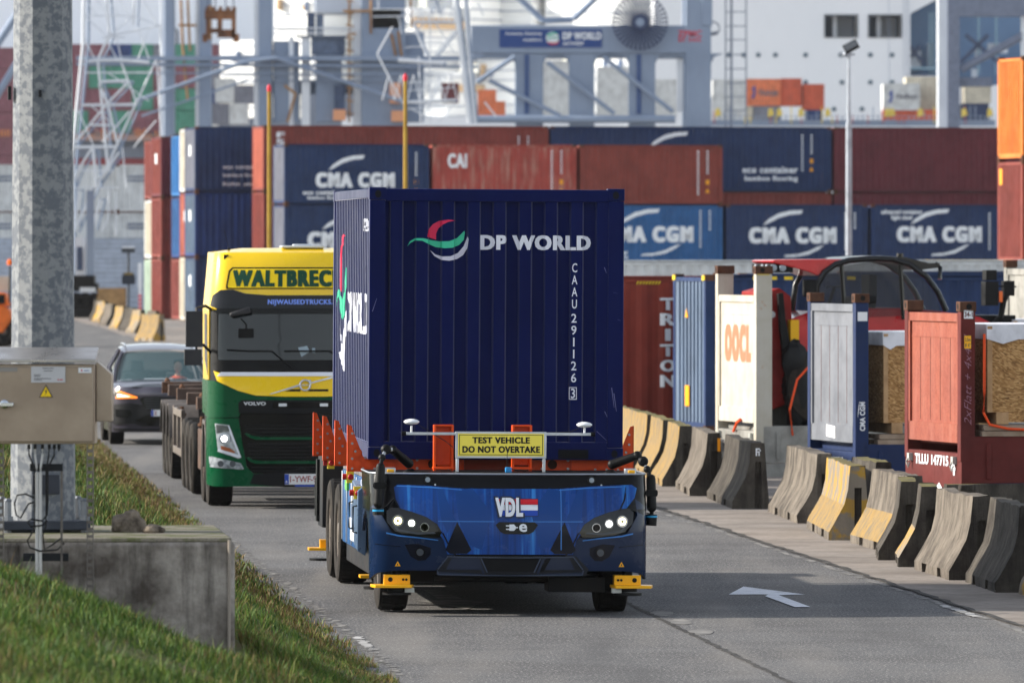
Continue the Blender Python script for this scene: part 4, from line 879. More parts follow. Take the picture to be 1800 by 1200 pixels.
# bumper with lamps
a = M(); bfn = tw; a.skin([(-tw.arc-.25, tz_(848)), (-tw.arc-.3, tz_(735)), (tw.U(tx(420)), tz_(735)), (tw.U(tx(425)), tz_(770)), (tw.U(tx(434)), tz_(820)), (tw.U(tx(446)), tz_(832)), (tw.U(tx(626)), tz_(832)), (tw.U(tx(638)), tz_(820)), (tw.U(tx(647)), tz_(770)), (tw.U(tx(652)), tz_(735)), (tw.arc+.3, tz_(735)), (tw.arc+.25, tz_(848)), (tw.U(tx(690)), tz_(855)), (tw.U(tx(382)), tz_(855))], tw, .022, .04, tw.cuts, TCV)
a.done('bumper', m_tg, trk, 50)
a = M(); tpoly(a, [(440, 850), (447, 833), (500, 830), (530, 822), (560, 830), (625, 833), (632, 850), (580, 856), (500, 856)], .03, .04); a.done('bumper_centre', m_tk, trk, 50)
for s in (-1, 1):
    def tm(pts): return [(536+(-s)*(x-536), y) for x, y in pts]
    a = M(); tpoly(a, tm([(381, 744), (404, 747), (411, 765), (425, 804), (420, 806), (386, 794), (384, 775)]), .032, .03); h = a.done('headlight', mat('lamp_glass', (196, 202, 208), .15, .3, var=.8, nscale=14, col2=(96, 102, 110)), trk, 50)
    a = M(); tpoly(a, tm([(383, 746), (403, 749), (406, 757), (384, 762)]), .036, .003, 0); tpoly(a, tm([(390, 783), (406, 788), (415, 794), (412, 797), (391, 790)]), .036, .003, 1); tpoly(a, tm([(385, 793), (420, 804.5), (425, 803.5), (410, 764), (404, 748), (401, 748), (407, 766), (420, 799), (387, 789)]), .038, .004, 2)
    a.done('lamp_inner', [mat('reflector', (120, 126, 132), .1, .7), mat('amber', (150, 84, 50), .3), mat('silver_trim', (214, 216, 226))], h)
    a = M(); c = Vector(tw(tw.U(tx(536+(-s)*(395.5-536))), tz_(771), .034)); a.lathe([(.062, .0), (.075, -.012), (.06, -.014)], c, 'y', 24, mi=0); a.cyl(c, c+Vector((0, -.02, 0)), .040, n=20, mi=1); a.done('dipped_beam', [m_alu, lamp_w if s < 0 else mat('lamp_warm', (255, 238, 190))], h, 40)
    a = M(); tpoly(a, tm([(372, 803), (376, 802), (424, 814), (430, 824), (426, 825), (374, 821)]), .034, .02, 0)
    for x in (390, 410): c = Vector(tw(tw.U(tx(536+(-s)*(x-536))), tz_(815), .036)); a.cyl(c, c+Vector((0, -.012, 0)), .04, n=16, mi=1)
    a.done('fog_lamp', [mat('lamp_glass', (150, 158, 166)), mat('reflector', (120, 126, 132))], trk, 40)
a = M(); x0, x1, y0, y1 = tx(500), tx(572.5), tz_(851), tz_(832.5); yy = -.012
yp = tw(0, .4, .06)[1]; a.box(x0, x1, yp-.012, yp, y0, y1, 0); a.box(x0+.0, x0+.055, yp-.014, yp-.011, y0+.004, y1-.004, 1); a.text('1-YWF-977', x0+.07, x1-.02, y0+.028, y1-.026, None, -yp+.0145, .015, mi=2); a.text('B', x0+.015, x0+.035, y0+.02, y0+.05, None, -yp+.0155, .01, mi=0); a.box(tx(518), tx(552), yp-.013, yp-.01, y0-.028, y0-.004, 1)
a.done('number_plate', [mat('plate_white', (214, 214, 214), .4), mat('plate_blue', (40, 70, 160), .4), mat('plate_red', (140, 30, 34), .5)], trk, 0)
# mirrors
for s in (-1, 1):
    a = M(); X = s*1.25
    a.box(X+s*.09, X+s*.31, .05, .18, tz_(610), tz_(547)); a.box(X+s*.10, X+s*.33, .03, .15, tz_(642), tz_(614)); 
    a.tube([(X-s*.05, .35, tz_(545)), (X+s*.05, .2, tz_(538)), (X+s*.17, .12, tz_(541)), (X+s*.17, .12, tz_(640))], .022, 8); a.tube([(X-s*.03, .35, tz_(620)), (X+s*.08, .12, tz_(606))], .02, 8)
    a.done('side_mirror', mat('mirror_shell', (44, 44, 48), .45, var=.4, nscale=8, col2=(58, 56, 54)), trk, 40, bevel=.055, seg=3)
a = M(); p = [Vector(tw(tw.U(tx(x)), tz_(y), o)) for x, y, o in ((425, 549, .05), (420, 551, .12), (432, 553, .18))]; 
a.hexa([(p[1].x-.1, p[1].y-.06, p[1].z-.05), (p[1].x+.18, p[1].y-.06, p[1].z+.0), (p[1].x+.18, p[1].y, p[1].z+.0), (p[1].x-.1, p[1].y, p[1].z-.05), (p[1].x-.1, p[1].y-.06, p[1].z+.01), (p[1].x+.16, p[1].y-.06, p[1].z+.09), (p[1].x+.16, p[1].y, p[1].z+.09), (p[1].x-.1, p[1].y, p[1].z+.01)]); a.done('front_mirror', MATS['mirror_shell'], trk, bevel=.02)
a = M(); q = Vector(tw(tw.U(tx(433)), tz_(587), .015)); a.box(q.x-.1, q.x+.1, q.y-.03, q.y, q.z-.05, q.z+.07); a.tube([q+Vector((0, -.01, .07)), q+Vector((.0, -.02, .13)), q+Vector((-.07, -.02, .2))], .01); a.done('inner_mirror', m_mblack, trk, bevel=.02)
# side windows, steps, fenders
a = M()
for s in (-1, 1):
    a.skin([(s*(tw.arc+.25), 1.75), (s*(tw.arc+1.1), 1.95), (s*(tw.arc+1.1), 2.55), (s*(tw.arc+.35), 2.55)], tw, .006, .006, tw.cuts, TCV)
a.done('side_window', m_tgl, trk)
a = M()
for s in (-1, 1):
    for z in (.4, .75): a.box(min(s*1.0, s*1.24), max(s*1.0, s*1.24), .55, 1.0, z, z+.05)
    a.prism([(1.0, .45), (1.0, .95), (1.2, 1.12), (1.9, 1.14), (2.05, .95), (2.05, .5), (2.0, .5), (1.98, .9), (1.86, 1.08), (1.24, 1.07), (1.06, .92), (1.06, .45)], min(s*.95, s*1.27), max(s*.95, s*1.27), 'yz')
a.done('wheel_arch', mat('fender_grey', (92, 86, 82), .6, var=.7, nscale=5, col2=(66, 60, 56)), trk, bevel=.01)
a = M(); a.box(-1.15, 1.15, .3, 2.2, .45, .8); a.box(-.45, .45, 1.5, 9.8, .75, 1.02); a.box(-1.2, -.5, 3.7, 5.0, .4, .95); a.box(.5, 1.2, 3.7, 5.0, .4, .95); a.box(-.6, .6, 2.1, 3.0, 1.0, 2.3)
a.done('chassis', mat('chassis_brown', (70, 56, 50), .75, var=.9, nscale=4, col2=(104, 78, 62)), trk, bevel=.01)
for y, x in ((1.5, 1.06), (3.0, 1.06)): 
    for s in (-1, 1): wheel(.5, .33, parent=trk, loc=(s*x, y, .502), side=s, rimcol=mat('rim_brown', (104, 90, 80), .6, .3, var=.6))
for y in (6.6, 8.0, 9.4):
    for s in (-1, 1): wheel(.5, .56, parent=trk, loc=(s*.96, y, .502), side=s, rimcol=MATS['rim_brown'])
# the empty skeletal trailer behind
trl = thing('container_trailer', 'rusty empty skeletal container trailer coupled behind the yellow and green truck', 'trailer', (tp.x, tp.y, 0), YAW)
trl.location = trk.matrix_basis @ Vector((0, 10.2, 0))
m_rusty = mat('rusty_frame', (92, 76, 68), .8, var=.9, nscale=3, col2=(58, 46, 42), rust=.2, rcol=(100, 62, 44), bump=.3)
a = M(); a.box(-.6, -.35, -5, 8.2, 1.12, 1.36); a.box(.35, .6, -5, 8.2, 1.12, 1.36)
for y in (-4.9, -1.5, 2.2, 5.5, 8.0): a.box(-1.2, 1.2, y, y+.2, 1.2, 1.37)
a.done('frame', m_rusty, trl, bevel=.01)
a = M()
for y in (-4.8, 2.25, 8.0):
    for s in (-1, 1): a.box(s*1.12-.08, s*1.12+.08, y-.02, y+.22, 1.2, 1.36); a.lathe([(.04, 1.36), (.045, 1.39), (.03, 1.41), (.02, 1.43)], (s*1.12, y+.1, 0), 'z', 10); a.lathe([(.035, .95), (.06, .97), (.06, 1.0), (.03, 1.02), (.03, 1.1)], (s*1.12, y+.1, 0), 'z', 10)
a.done('twist_lock', mat('twistlock_rust', (104, 72, 52), .85, var=.8, nscale=12, col2=(62, 44, 36)), trl)
for y in (4.2, 5.5, 6.8):
    for s in (-1, 1):
        wheel(.5, .4, parent=trl, loc=(s*1.03, y, .502), side=s, rimcol=MATS['rim_brown'])
        a = M(); th = [R(10+160*k/12) for k in range(13)]; pts = [(y+.6*math.cos(t), .52+.60*math.sin(t)) for t in th]+[(y+.57*math.cos(t), .52+.57*math.sin(t)) for t in th[::-1]]
        a.prism(pts, min(s*.82, s*1.26), max(s*.82, s*1.26), 'yz'); a.done('mudguard', MATS['fender_grey'], trl, 40)
a = M()
for s in (-1, 1):
    x0, x1 = min(s*1.16, s*1.22), max(s*1.16, s*1.22)
    for z in (.42, .98): a.box(x0, x1, .2, 3.3, z, z+.10)
    for y in (.2, 1.7, 3.2): a.box(x0, x1, y, y+.1, .42, 1.1)
a.done('side_guard', mat('guard_alu', (128, 118, 110), .5, .5, var=.6, nscale=4, col2=(96, 84, 76)), trl, bevel=.006)
# ================================================================ CAR
cp = P(292, 783, 147); car = thing('car', 'dark grey sport utility car with an orange indicator lit, waiting behind the truck', 'car', (cp.x, cp.y, 0), R(5.5))
CS = F/147.0
def kx(px): return (px-292)/CS
def kz(py): return (783-py)/CS
m_cb = mat('car_paint', (66, 62, 74), .3, .3, coat=1); m_cp = mat('car_plastic', (14, 14, 17), .4)
def clean(z): return .02*(1-z)+.55*max(0, z-.92)**1.0*1.0+(.25*(.5-z)**2 if z < .5 else 0)
cw = wrap(.925, .42, .16, clean); CCV = [.2+.06*i for i in range(16)]
def cpoly(a, pts, off, th, mi=None): a.skin([(cw.U(kx(x)), kz(y)) for x, y in pts], cw, off, th, cw.cuts, CCV, mi)
def mcs(h): return h+[(584-x, y) for x, y in reversed(h)]
ue = cw.arc+3.9
a = M(); a.skin([(-ue, .22), (ue, .22), (ue, 1.0), (-ue, 1.0)], cw, -.01, .02, cw.cuts, CCV)
# beltline, bonnet and roof as a lofted skin
def ring(hw, y, z): return [(-hw, y, z), (-hw*.86, y-.0, z+.045), (-hw*.4, y, z+.07), (0, y, z+.075), (hw*.4, y, z+.07), (hw*.86, y, z+.045), (hw, y, z)]
st = [(.80, .26, .93), (.88, .5, 1.0), (.90, .9, 1.04), (.90, 1.2, 1.06)]
vs = []; fs = []
for k, (hw, y, z) in enumerate(st): vs += ring(hw, y, z)
for k in range(len(st)-1): fs += [(k*7+i, k*7+i+1, k*7+8+i, k*7+7+i) for i in range(6)]
a.mesh(vs, fs)
front = [Vector(cw(cw.U(x), 1.0, -.01)) for x in (-.88, -.7, -.35, 0, .35, .7, .88)]
b0 = [Vector(v) for v in ring(.80, .26, .93)]
a.mesh(front+b0, [(i, i+1, 8+i, 7+i) for i in range(6)])
roof = [(.66, 1.95, 1.58), (.68, 2.3, 1.66), (.67, 3.2, 1.68), (.62, 4.1, 1.6)]; vs = []; fs = []
for (hw, y, z) in roof: vs += ring(hw, y, z-.03)
for k in range(3): fs += [(k*7+i, k*7+i+1, k*7+8+i, k*7+7+i) for i in range(6)]
a.mesh(vs, fs)
for s in (-1, 1):      # pillars
    for (y0, z0, x0, y1, z1, x1) in ((1.1, 1.04, .86, 1.98, 1.57, .66), (2.7, 1.02, .9, 2.7, 1.62, .67), (3.7, 1.02, .9, 3.7, 1.6, .64), (4.55, 1.0, .85, 4.15, 1.55, .62)):
        a.tube([(s*x0, y0, z0), (s*(x0*.55+x1*.45)+s*.03, (y0+y1)/2, (z0+z1)/2), (s*x1, y1, z1)], .035, 6)
a.box(-.9, .9, 4.4, 4.6, .3, 1.0); a.done('body', m_cb, car, 40)
a = M(); wsb = [Vector(v) for v in ring(.84, 1.12, 1.02)]; wst = [Vector(v) for v in ring(.66, 1.97, 1.53)]
a.mesh(wsb+wst, [(i, i+1, 8+i, 7+i) for i in range(6)]); a.done('windscreen', glass('car_glass', (96, 124, 130), .42), car, 60)
a = M()
for s in (-1, 1): a.mesh([(s*.885, 1.3, 1.02), (s*.9, 4.3, 1.0), (s*.64, 4.0, 1.54), (s*.67, 2.0, 1.55)], [(0, 1, 2, 3)])
a.mesh([(-.8, 4.5, 1), (.8, 4.5, 1), (.6, 4.15, 1.55), (-.6, 4.15, 1.55)], [(0, 1, 2, 3)]); a.done('side_glass', glass('car_glass_side', (40, 52, 60), .8), car, 0)
a = M(); a.box(-.75, .75, 1.25, 1.7, .8, 1.04)
for x in (-.38, .38): a.box(x-.24, x+.24, 2.35, 2.5, .6, 1.22); a.box(x-.12, x+.12, 2.38, 2.46, 1.24, 1.44)
a.box(-.6, .6, 3.3, 3.45, .6, 1.25); a.done('interior', mat('seat_grey', (66, 70, 74), .8), car, bevel=.04)
a = M(); a.box(.18, .36, 1.3, 1.34, 1.065, 1.09); a.done('dashboard_paper', MATS['paper'], car)
a = M(); cpoly(a, mcs([(252, 750), (236, 745), (204, 748), (197, 735), (196, 722), (204, 712), (232, 709), (250, 712), (268, 704)]), .012, .03, 0); cpoly(a, mcs([(262, 748), (240, 740), (258, 730)]), .03, .02, 1); cpoly(a, mcs([(205, 758), (204, 753), (250, 754)]), .035, .02, 0); cpoly(a, [(206, 720), (228, 721), (234, 729), (226, 736), (206, 733)], .02, .01, 1); cpoly(a, [(378, 720), (356, 721), (350, 729), (358, 736), (378, 733)], .02, .01, 1)
a.done('lower_bumper', [m_cp, mat('car_gloss_black', (14, 15, 18), .2, coat=.5)], car, 50)
a = M(); cpoly(a, mcs([(262, 722), (252, 712), (247, 704), (252, 698)]), .02, .02, 0)
for i in range(5): cpoly(a, mcs([(254+i, 702.2+i*4.2), (254+i, 701+i*4.2)]), .026, .01, 1)
a.done('grille', [mat('car_gloss_black', (14, 15, 18)), mat('grille_grey', (60, 62, 68), .4)], car, 50)
for s in (-1, 1):
    def km(pts): return [(292+(-s)*(x-292), y) for x, y in pts]
    a = M(); cpoly(a, km([(205, 684), (216, 687), (246, 698), (244, 701), (206, 702), (203, 694)]), .014, .02); h = a.done('headlight', mat('car_lamp', (84, 76, 72), .15, .3, coat=1), car, 50)
    a = M(); cpoly(a, km([(205.5, 685.5), (216, 689), (243, 698.5), (243, 700.8), (206.5, 701.5), (207, 698), (232, 697.6), (214, 691.5), (208, 690)]), .018, .003); a.done('indicator', mat('amber_lit', (240, 120, 40), .3, emit=.9), h)
    a = M(); cpoly(a, km([(209, 693), (216, 694.5), (232, 698), (209, 698.6)]), .018, .002); a.done('day_light', mat('day_white', (255, 246, 226), .3, emit=1.3), h)
    a = M(); a.ball((s*1.0, 1.35, 1.10), .11, .07, .075, 14); a.cyl((s*.86, 1.35, 1.03), (s*1.0, 1.35, 1.06), .025); a.done('side_mirror', m_cb, car, 60)
a = M(); yq = cw(0, .55, .05)[1]; a.box(-.26, .26, yq-.012, yq, .50, .61, 0); a.box(-.26, -.22, yq-.014, yq-.011, .502, .608, 1); a.text('2', -.205, -.165, .525, .59, None, -yq+.0145, .02, mi=2); a.done('number_plate', [MATS['plate_white'], MATS['plate_blue'], MATS['plate_red']], car, 0)
for s in (-1, 1):
    for y in (.95, 3.75): wheel(.355, .25, parent=car, loc=(s*.81, y, .357), side=s, rimcol=mat('alloy', (130, 132, 138), .3, .8))
a = M()
for s in (-1, 1): a.tube([(s*.6, 2.1, 1.68), (s*.6, 2.3, 1.72), (s*.58, 3.8, 1.71), (s*.57, 4.0, 1.66)], .016, 6)
a.done('roof_rail', m_alu, car)
# driver
def person_seated(label, loc, rz):
    o = thing('person', label, 'person', loc, rz)
    a = M(); sk_ = [((0, 0, .0), .15), ((0, .03, .28), .16), ((0, .05, .48), .13), ((0, .04, .56), .055), ((0, .02, .62), .06)]
    a.lathe([(.12, 0), (.17, .12), (.18, .3), (.19, .42), (.15, .5), (.06, .54), (.05, .6)], (0, 0, 0), 'z', 16)
    for s in (-1, 1): a.tube([(s*.17, 0, .45), (s*.23, -.05, .3), (s*.22, -.22, .2), (s*.16, -.42, .27)], .045, 8); a.ball((s*.15, -.45, .29), .04, .05, .03, 8)
    a.ball((0, -.02, .70), .075, .09, .11, 14); a.ball((0, -.11, .69), .012, .018, .02, 6)
    for s in (-1, 1): a.tube([(s*.09, 0, .02), (s*.12, -.35, .05), (s*.13, -.45, -.3)], .07, 8)
    a.done('body', mat('skin_tone', (186, 136, 110), .6), o, 60)
    a = M(); a.lathe([(.13, 0), (.18, .12), (.19, .3), (.2, .42), (.15, .51), (.08, .54)], (0, 0, 0), 'z', 16, mi=0)
    for s in (-1, 1): a.box(s*.09-.03, s*.09+.03, -.215, -.17, .1, .45, 1)
    a.done('vest', [mat('hivis_orange', (236, 86, 40), .7), mat('reflective', (210, 206, 170), .5)], o, 50)
    a = M(); a.ball((0, .01, .755), .082, .092, .075, 12); a.done('hair', mat('hair_brown', (56, 42, 34), .8), o, 60); return o
pw = car.matrix_basis @ Vector((.33, 2.2, .62)); person_seated('driver in an orange safety vest at the wheel of the dark grey car', pw, R(5.5))
# ================================================================ CONCRETE BARRIERS
m_bg = mat('barrier_concrete', (122, 113, 102), .9, var=.9, nscale=2.5, col2=(84, 77, 70), streak=.9, scol=(40, 36, 32), vb=16, bump=.7, bscale=25, fine=.4)
m_bd = mat('barrier_dark_shaded', (84, 78, 70), .92, var=.9, nscale=2.5, col2=(52, 47, 43), streak=.8, scol=(30, 27, 24), vb=16, bump=.7, bscale=25, fine=.4)  # dirty dark concrete, its colour also standing for shade on barrier ends
m_by = mat('barrier_yellow', (152, 122, 68), .85, var=1, nscale=4, col2=(136, 116, 82), streak=.6, scol=(96, 86, 70), vb=16, bump=.7, bscale=25, rust=.9, rcol=(108, 100, 88), rscale=5)
m_bw = mat('barrier_worn_yellow', (168, 132, 54), .85, var=1, nscale=3, col2=(130, 120, 106), lo=.44, hi=.52, streak=.4, scol=(84, 78, 70), bump=.5, bscale=25)
m_bm = mat('barrier_moss', (112, 104, 58), .95, var=.9, nscale=6, col2=(76, 70, 52))
BP = [(0, 0), (0, .10), (.03, .15), (.10, .27), (.18, .42), (.225, .60), (.25, .87), (.42, .87), (.455, .45), (.49, 0)]
BMATS = [m_bg, m_bd, m_by, m_bw, m_bm]
def barrier(label, px, Z, lit, L, cols, top=0, refl=None, H=.87, yaw=None, name='concrete_barrier', group='concrete barriers along the road', mark=0):
    X = (px-900)/F*Z; an = math.asin(min(.9, lit/L)) - X/Z if yaw is None else yaw
    o = thing(name, label, 'barrier', (X, Z, 0), an, group)
    ft, lo, up, en = cols; a = M(); k = H/.87; r_ = random.Random(int(px))
    P2 = [(u, v*k) for u, v in BP]; n = 12; vs = []; npf = len(P2)
    ys = [L*i/n for i in range(n+1)]
    for y in ys:
        for (u, v) in P2: vs.append((u+(r_.random()-.5)*(.022 if v < .2 or v > .8*k else .008), y, v+((r_.random()-.6)*.03 if v > .8*k else 0)))
    for i in range(n):
        for j in range(npf-1):
            mi = ft if P2[j+1][1] <= .11*k else (lo if P2[j+1][1] <= .45*k and j < 6 else (up if j < 6 else (top if j == 6 else en)))
            if j == 0 and i in (3, 8): continue
            b = i*npf+j; a.mesh([vs[b], vs[b+1], vs[b+npf+1], vs[b+npf]], [(0, 1, 2, 3)], mi)
    for i in (3, 8):                           # drainage notches, their shade painted with the dark concrete
        y0, y1 = ys[i], ys[i+1]; a.mesh([(.09, y0, 0), (.09, y1, 0), (.09, y1, .1*k), (.09, y0, .1*k)], [(0, 1, 2, 3)], 1)
        for y in (y0, y1): a.mesh([(0, y, 0), (.09, y, 0), (.09, y, .1*k), (0, y, .1*k)], [(0, 1, 2, 3)], ft)
        a.mesh([(0, y0, .1*k), (0, y1, .1*k), (.09, y1, .1*k), (.09, y0, .1*k)], [(0, 1, 2, 3)], 1)
    # ends: profile split round a key groove, its shade painted dark
    for (y, d) in ((0, .05), (L, -.05)):
        g0, g1, gt = .30, .385, .62*k
        left = [p for p in P2 if p[0] <= .25]+[(g0-.02, .87*k)]; lf = [(u, y, v) for u, v in left]+[(g0, y, gt), (g0, y, 0)]
        a.mesh(lf, [tuple(range(len(lf)))], en)
        rt = [(g1, y, 0), (g1, y, gt), (g1-.03, y, .87*k), (.42, y, .87*k), (.455, y, .45*k), (.49, y, 0)]; a.mesh(rt, [tuple(range(6))], en)
        a.mesh([(g0, y, gt), (g1, y, gt), (g1-.03, y, .87*k), (g0-.02, y, .87*k)], [(0, 1, 2, 3)], en)
        for (p, q) in (((g0, 0), (g0, gt)), ((g0, gt), (g1, gt)), ((g1, gt), (g1, 0))): a.mesh([(p[0], y, p[1]), (q[0], y, q[1]), (q[0], y+d, q[1]), (p[0], y+d, p[1])], [(0, 1, 2, 3)], 1)
        a.mesh([(g0, y+d, 0), (g1, y+d, 0), (g1, y+d, gt), (g0, y+d, gt)], [(0, 1, 2, 3)], 1)
    a.done('body', BMATS, o, 30)
    if refl:
        a = M(); a.box(*refl); a.done('reflector', mat('reflector_orange', (236, 150, 20), .3), o)
    if mark:
        a = M(); z0, z1 = .70, .80
        for q in ((.31, .325, z0, z1), (.325, .36, z1-.018, z1), (.325, .36, .745, .76), (.36, .375, .76, z1-.018), (.345, .36, z0, .745)): a.box(q[0], q[1], -.006, .001, q[2], q[3])
        a.done('stencil_mark', m_white, o)
    return o
Y, D, G, Wn = 2, 1, 0, 3
barrier('farthest yellow concrete barrier visible beside the navy container', 1086, 133.5, .30, 3.2, (Y, Y, Y, D), 4)
barrier('yellow concrete barrier, second behind the carrier on the right', 1110, 130, .22, 3.2, (Y, Y, Y, D), 4)
barrier('yellow concrete barrier with weathered top, third in the row past the navy container', 1137, 126, .18, 3.4, (Y, Y, Y, D), 4)
barrier('pale yellow concrete barrier with a mossy top in front of the blue corrugated container', 1164, 122, .16, 3.4, (Y, Y, Y, D), 4)
barrier('grey-brown concrete barrier with an orange reflector on its end', 1212, 117.4, .20, 4.0, (G, G, G, D), 0, refl=(.385, .425, -.012, -.001, .62, .80))
barrier('dark grey concrete barrier with a white stencil mark below the cream rack end', 1287, 111.7, .34, 4.8, (D, D, D, D), 1, mark=1)
barrier('pale grey concrete barrier just left of the half yellow one', 1402, 106, .38, 4.6, (G, G, G, G), 0)
barrier('concrete barrier with peeling yellow paint and yellow edge below the grey rack end', 1457, 100, .27, 4.2, (G, Y, Wn, Wn), 4)
barrier('concrete barrier with grey top and bright yellow lower slope', 1556, 96.0, .40, 3.2, (G, Y, G, D), 0)
barrier('short dark barrier seen end on, left of the two between the lighter ones', 1544, 93.75, .03, 1.9, (D, D, D, D), 4)
barrier('short dark barrier seen end on, right of the two between the lighter ones', 1579, 91.8, .03, 1.6, (D, Wn, D, D), 4)
barrier('brown streaked concrete barrier with two drainage notches below the red rack end', 1668, 88.2, .37, 3.0, (G, G, G, D), 0)
barrier('dark brown concrete barrier nearest the camera but one, at the right edge', 1750, 85.1, .31, 2.7, (D, D, D, D), 1)
barrier('yellow and grey concrete barrier cut off by the right edge of the photo', 1850, 82.2, .33, 2.6, (Wn, Wn, G, D), 0)
barrier('concrete barrier with a yellow mossy top standing behind the peeling yellow one', 1505, 103.2, .3, 2.4, (D, D, D, D), 4, H=.84)
barrier('long dark concrete barrier lying lengthwise behind the row at the right', 1652, 97.5, .3, 6.0, (D, D, D, D), 4, yaw=R(-82), H=.75)
tagp(rock('stone_fragment', 'loose chunk of concrete on the brown streaked barrier', 1703, 868, 90, .07, .05, .035, 5) or bpy.data.objects[-1]) if False else None
a = M(); a.box(-.09, .09, -.05, .05, 0, .07); lp = P(1705, 871, 90.0); o = a.done('broken_block', m_bd, None, bevel=.015, loc=(lp.x-.03, 90.0, .872)); o.rotation_euler = (0, 0, .3)
tagp(o, 'small broken dark block lying on top of the brown streaked barrier', 'block')
# far barriers on the bend
far = [(160, 563, D), (174, 566, Wn), (187, 572, G), (206, 578, Wn), (222, 582, D), (236, 586, Wn), (262, 589, G)]
for i, (px, py, c_) in enumerate(far):
    Z = CAMH*F/(py-HOR)
    barrier(('pale', 'yellowish', 'grey', 'tan', 'dark', 'ochre', 'stained')[i]+' concrete barrier, '+('first', 'second', 'third', 'fourth', 'fifth', 'sixth', 'seventh')[i]+' from the mast in the distant curving row', px, Z, .32 if i else .1, 1.8, (c_, c_, c_, D), 4, group='distant barriers on the bend behind the mast', H=.9)
barrier('largest yellowish barrier nearest the red container stack on the bend', 286, 596, 0, 1, (0, 0, 0, 0)) if False else None
bb = barrier('widest yellowish barrier at the near end of the distant row, by the red stack', 268, 300, .62, 1.9, (Wn, Y, Y, Wn), 4, group='distant barriers on the bend behind the mast', H=.95)

# ================================================================ FLAT RACKS
def rack(label, px, Z, mp, mf, z_deck, z_bot, z_top, L=12.19, yaw=13.0, seams=4, postm=None, lowpanel=None, gw=.17, cat='flat rack'):
    X = (px-900)/F*Z; o = thing('flat_rack', label, cat, (X, Z, 0), R(yaw), 'flat racks behind the barriers'); W = 2.438
    a = M(); a.box(.1, L, .0, .12, z_deck-.55, z_deck); a.box(.1, L, W-.12, W, z_deck-.55, z_deck); a.box(.15, L, .12, W-.12, z_deck-.12, z_deck-.01)
    for i in range(20): a.box(.3+i*.6, .36+i*.6, -.02, .001, z_deck-.5, z_deck-.08)
    a.box(0, .15, 0.001, W, z_deck-.62, z_bot-.12); 
    for y in (0, W-.3): a.box(.02, .5, y, y+.3, 0, z_deck-.56)
    for x in (4.0, 8.0): a.box(x, x+.4, .1, W-.1, 0, z_deck-.56)
    a.done('base_frame', mf, o, bevel=.008)
    a = M()
    for y in (0, W-.14): a.box(-.01, gw, y, y+.14, z_deck-.3, z_top-.12)
    a.done('corner_post', postm or mf, o, bevel=.01)
    a = M(); pt = lowpanel or z_top-.14
    a.box(.029, .11, .14, W-.14, z_bot, pt); a.box(.0, .03, .14, W-.14, pt-.10, pt); a.box(.0, .03, .14, W-.14, z_bot, z_bot+.22)
    for i in range(seams):
        y = .14+(W-.28)*(i+1)/(seams+1); a.box(.026, .0325, y-.006, y+.006, z_bot+.25, pt-.28, 1)
    a.box(.022, .03, .14, W-.14, pt-.29, pt-.28); a.box(.0, .03, .14, .2, z_bot, pt); a.box(.0, .03, W-.2, W-.14, z_bot, pt)
    a.done('end_panel', [mp, mat('seam_dark', (96, 60, 54), .8)], o, bevel=0)
    a = M()
    for y in (-.006, W-.164): a.box(-.02, gw+.012, y, y+.17, z_top-.12, z_top)
    a.done('corner_casting', mat('rack_casting', (88, 58, 42), .85, var=.7, nscale=8, col2=(60, 40, 30)), o, bevel=.008)
    a = M()
    for y in (.08, W-.08): a.mesh([(-.0225, y+.028*math.cos(t*math.pi/6), z_top-.06+.035*math.sin(t*math.pi/6)) for t in range(12)], [tuple(range(12))])
    a.mesh([(.09+.035*math.cos(t*math.pi/6), -.0085, z_top-.06+.035*math.sin(t*math.pi/6)) for t in range(12)], [tuple(range(12))])
    a.done('socket', MATS['socket_black'], o, 0)
    return o
m_rr = mat('rack_red', (148, 80, 62), .75, var=.8, nscale=2.5, col2=(132, 70, 58), fine=.6, streak=.5, scol=(158, 104, 90), rust=.3, rcol=(120, 60, 40))
m_rrd = mat('rack_dark_red', (96, 34, 30), .7, var=.7, nscale=2, col2=(72, 28, 26), rust=.2, rcol=(70, 40, 32))
m_rg = mat('rack_grey', (118, 121, 128), .7, var=.8, nscale=2, col2=(98, 101, 108), rust=.28, rcol=(160, 116, 84), streak=.3, scol=(92, 98, 112))
m_rb = mat('rack_blue', (22, 40, 78), .6, var=.6, nscale=3, col2=(20, 42, 86), rust=.1)
m_rw = mat('rack_cream', (186, 181, 170), .7, var=.6, nscale=2, col2=(168, 158, 138), streak=.3, scol=(150, 132, 106), rust=.35, rcol=(170, 116, 76), rscale=3)
m_rdull = mat('rack_dull_grey', (148, 146, 140), .75, var=.6, rust=.3, rcol=(110, 66, 48), rscale=3)
rk1 = rack('flat rack with faded red end wall, crates strapped on its deck', 1690, 100, m_rr, m_rrd, 1.22, 1.14, 2.80, seams=4)
rk2 = rack('flat rack with grey weathered end wall and dark blue posts', 1505, 112, m_rg, m_rb, .84, .86, 2.82, seams=4)
rk3 = rack('cream white flat rack carrying the red telehandler, orange letters on its end', 1330, 127, m_rw, m_rdull, .76, .80, 3.14, seams=0, lowpanel=2.70, gw=.24, postm=m_rw)
rk4 = rack('pale grey flat rack end post at the far right behind the black lamps', 1842, 138, m_rdull, m_rdull, .9, .9, 3.2, seams=0, yaw=13.5)
def endtext(a, o_px, Z, txt, x0, x1, y0, y1, bold=.02, off=.006, th=.002, mi=0, W=2.438):
    """text on the x=0 end: px range given as fractions of the width from the left"""
    fn = lambda u, v, off_: (-off_, W-u, v); a.text(txt, x0, x1, y0, y1, fn, off, bold, th=th, mi=mi)
a = M(); endtext(a, 0, 0, 'OOCL', .42, 2.0, 1.72, 2.24, .13, .0); a.done('lettering', mat('orange_letters', (214, 112, 82), .6), rk3, 0)
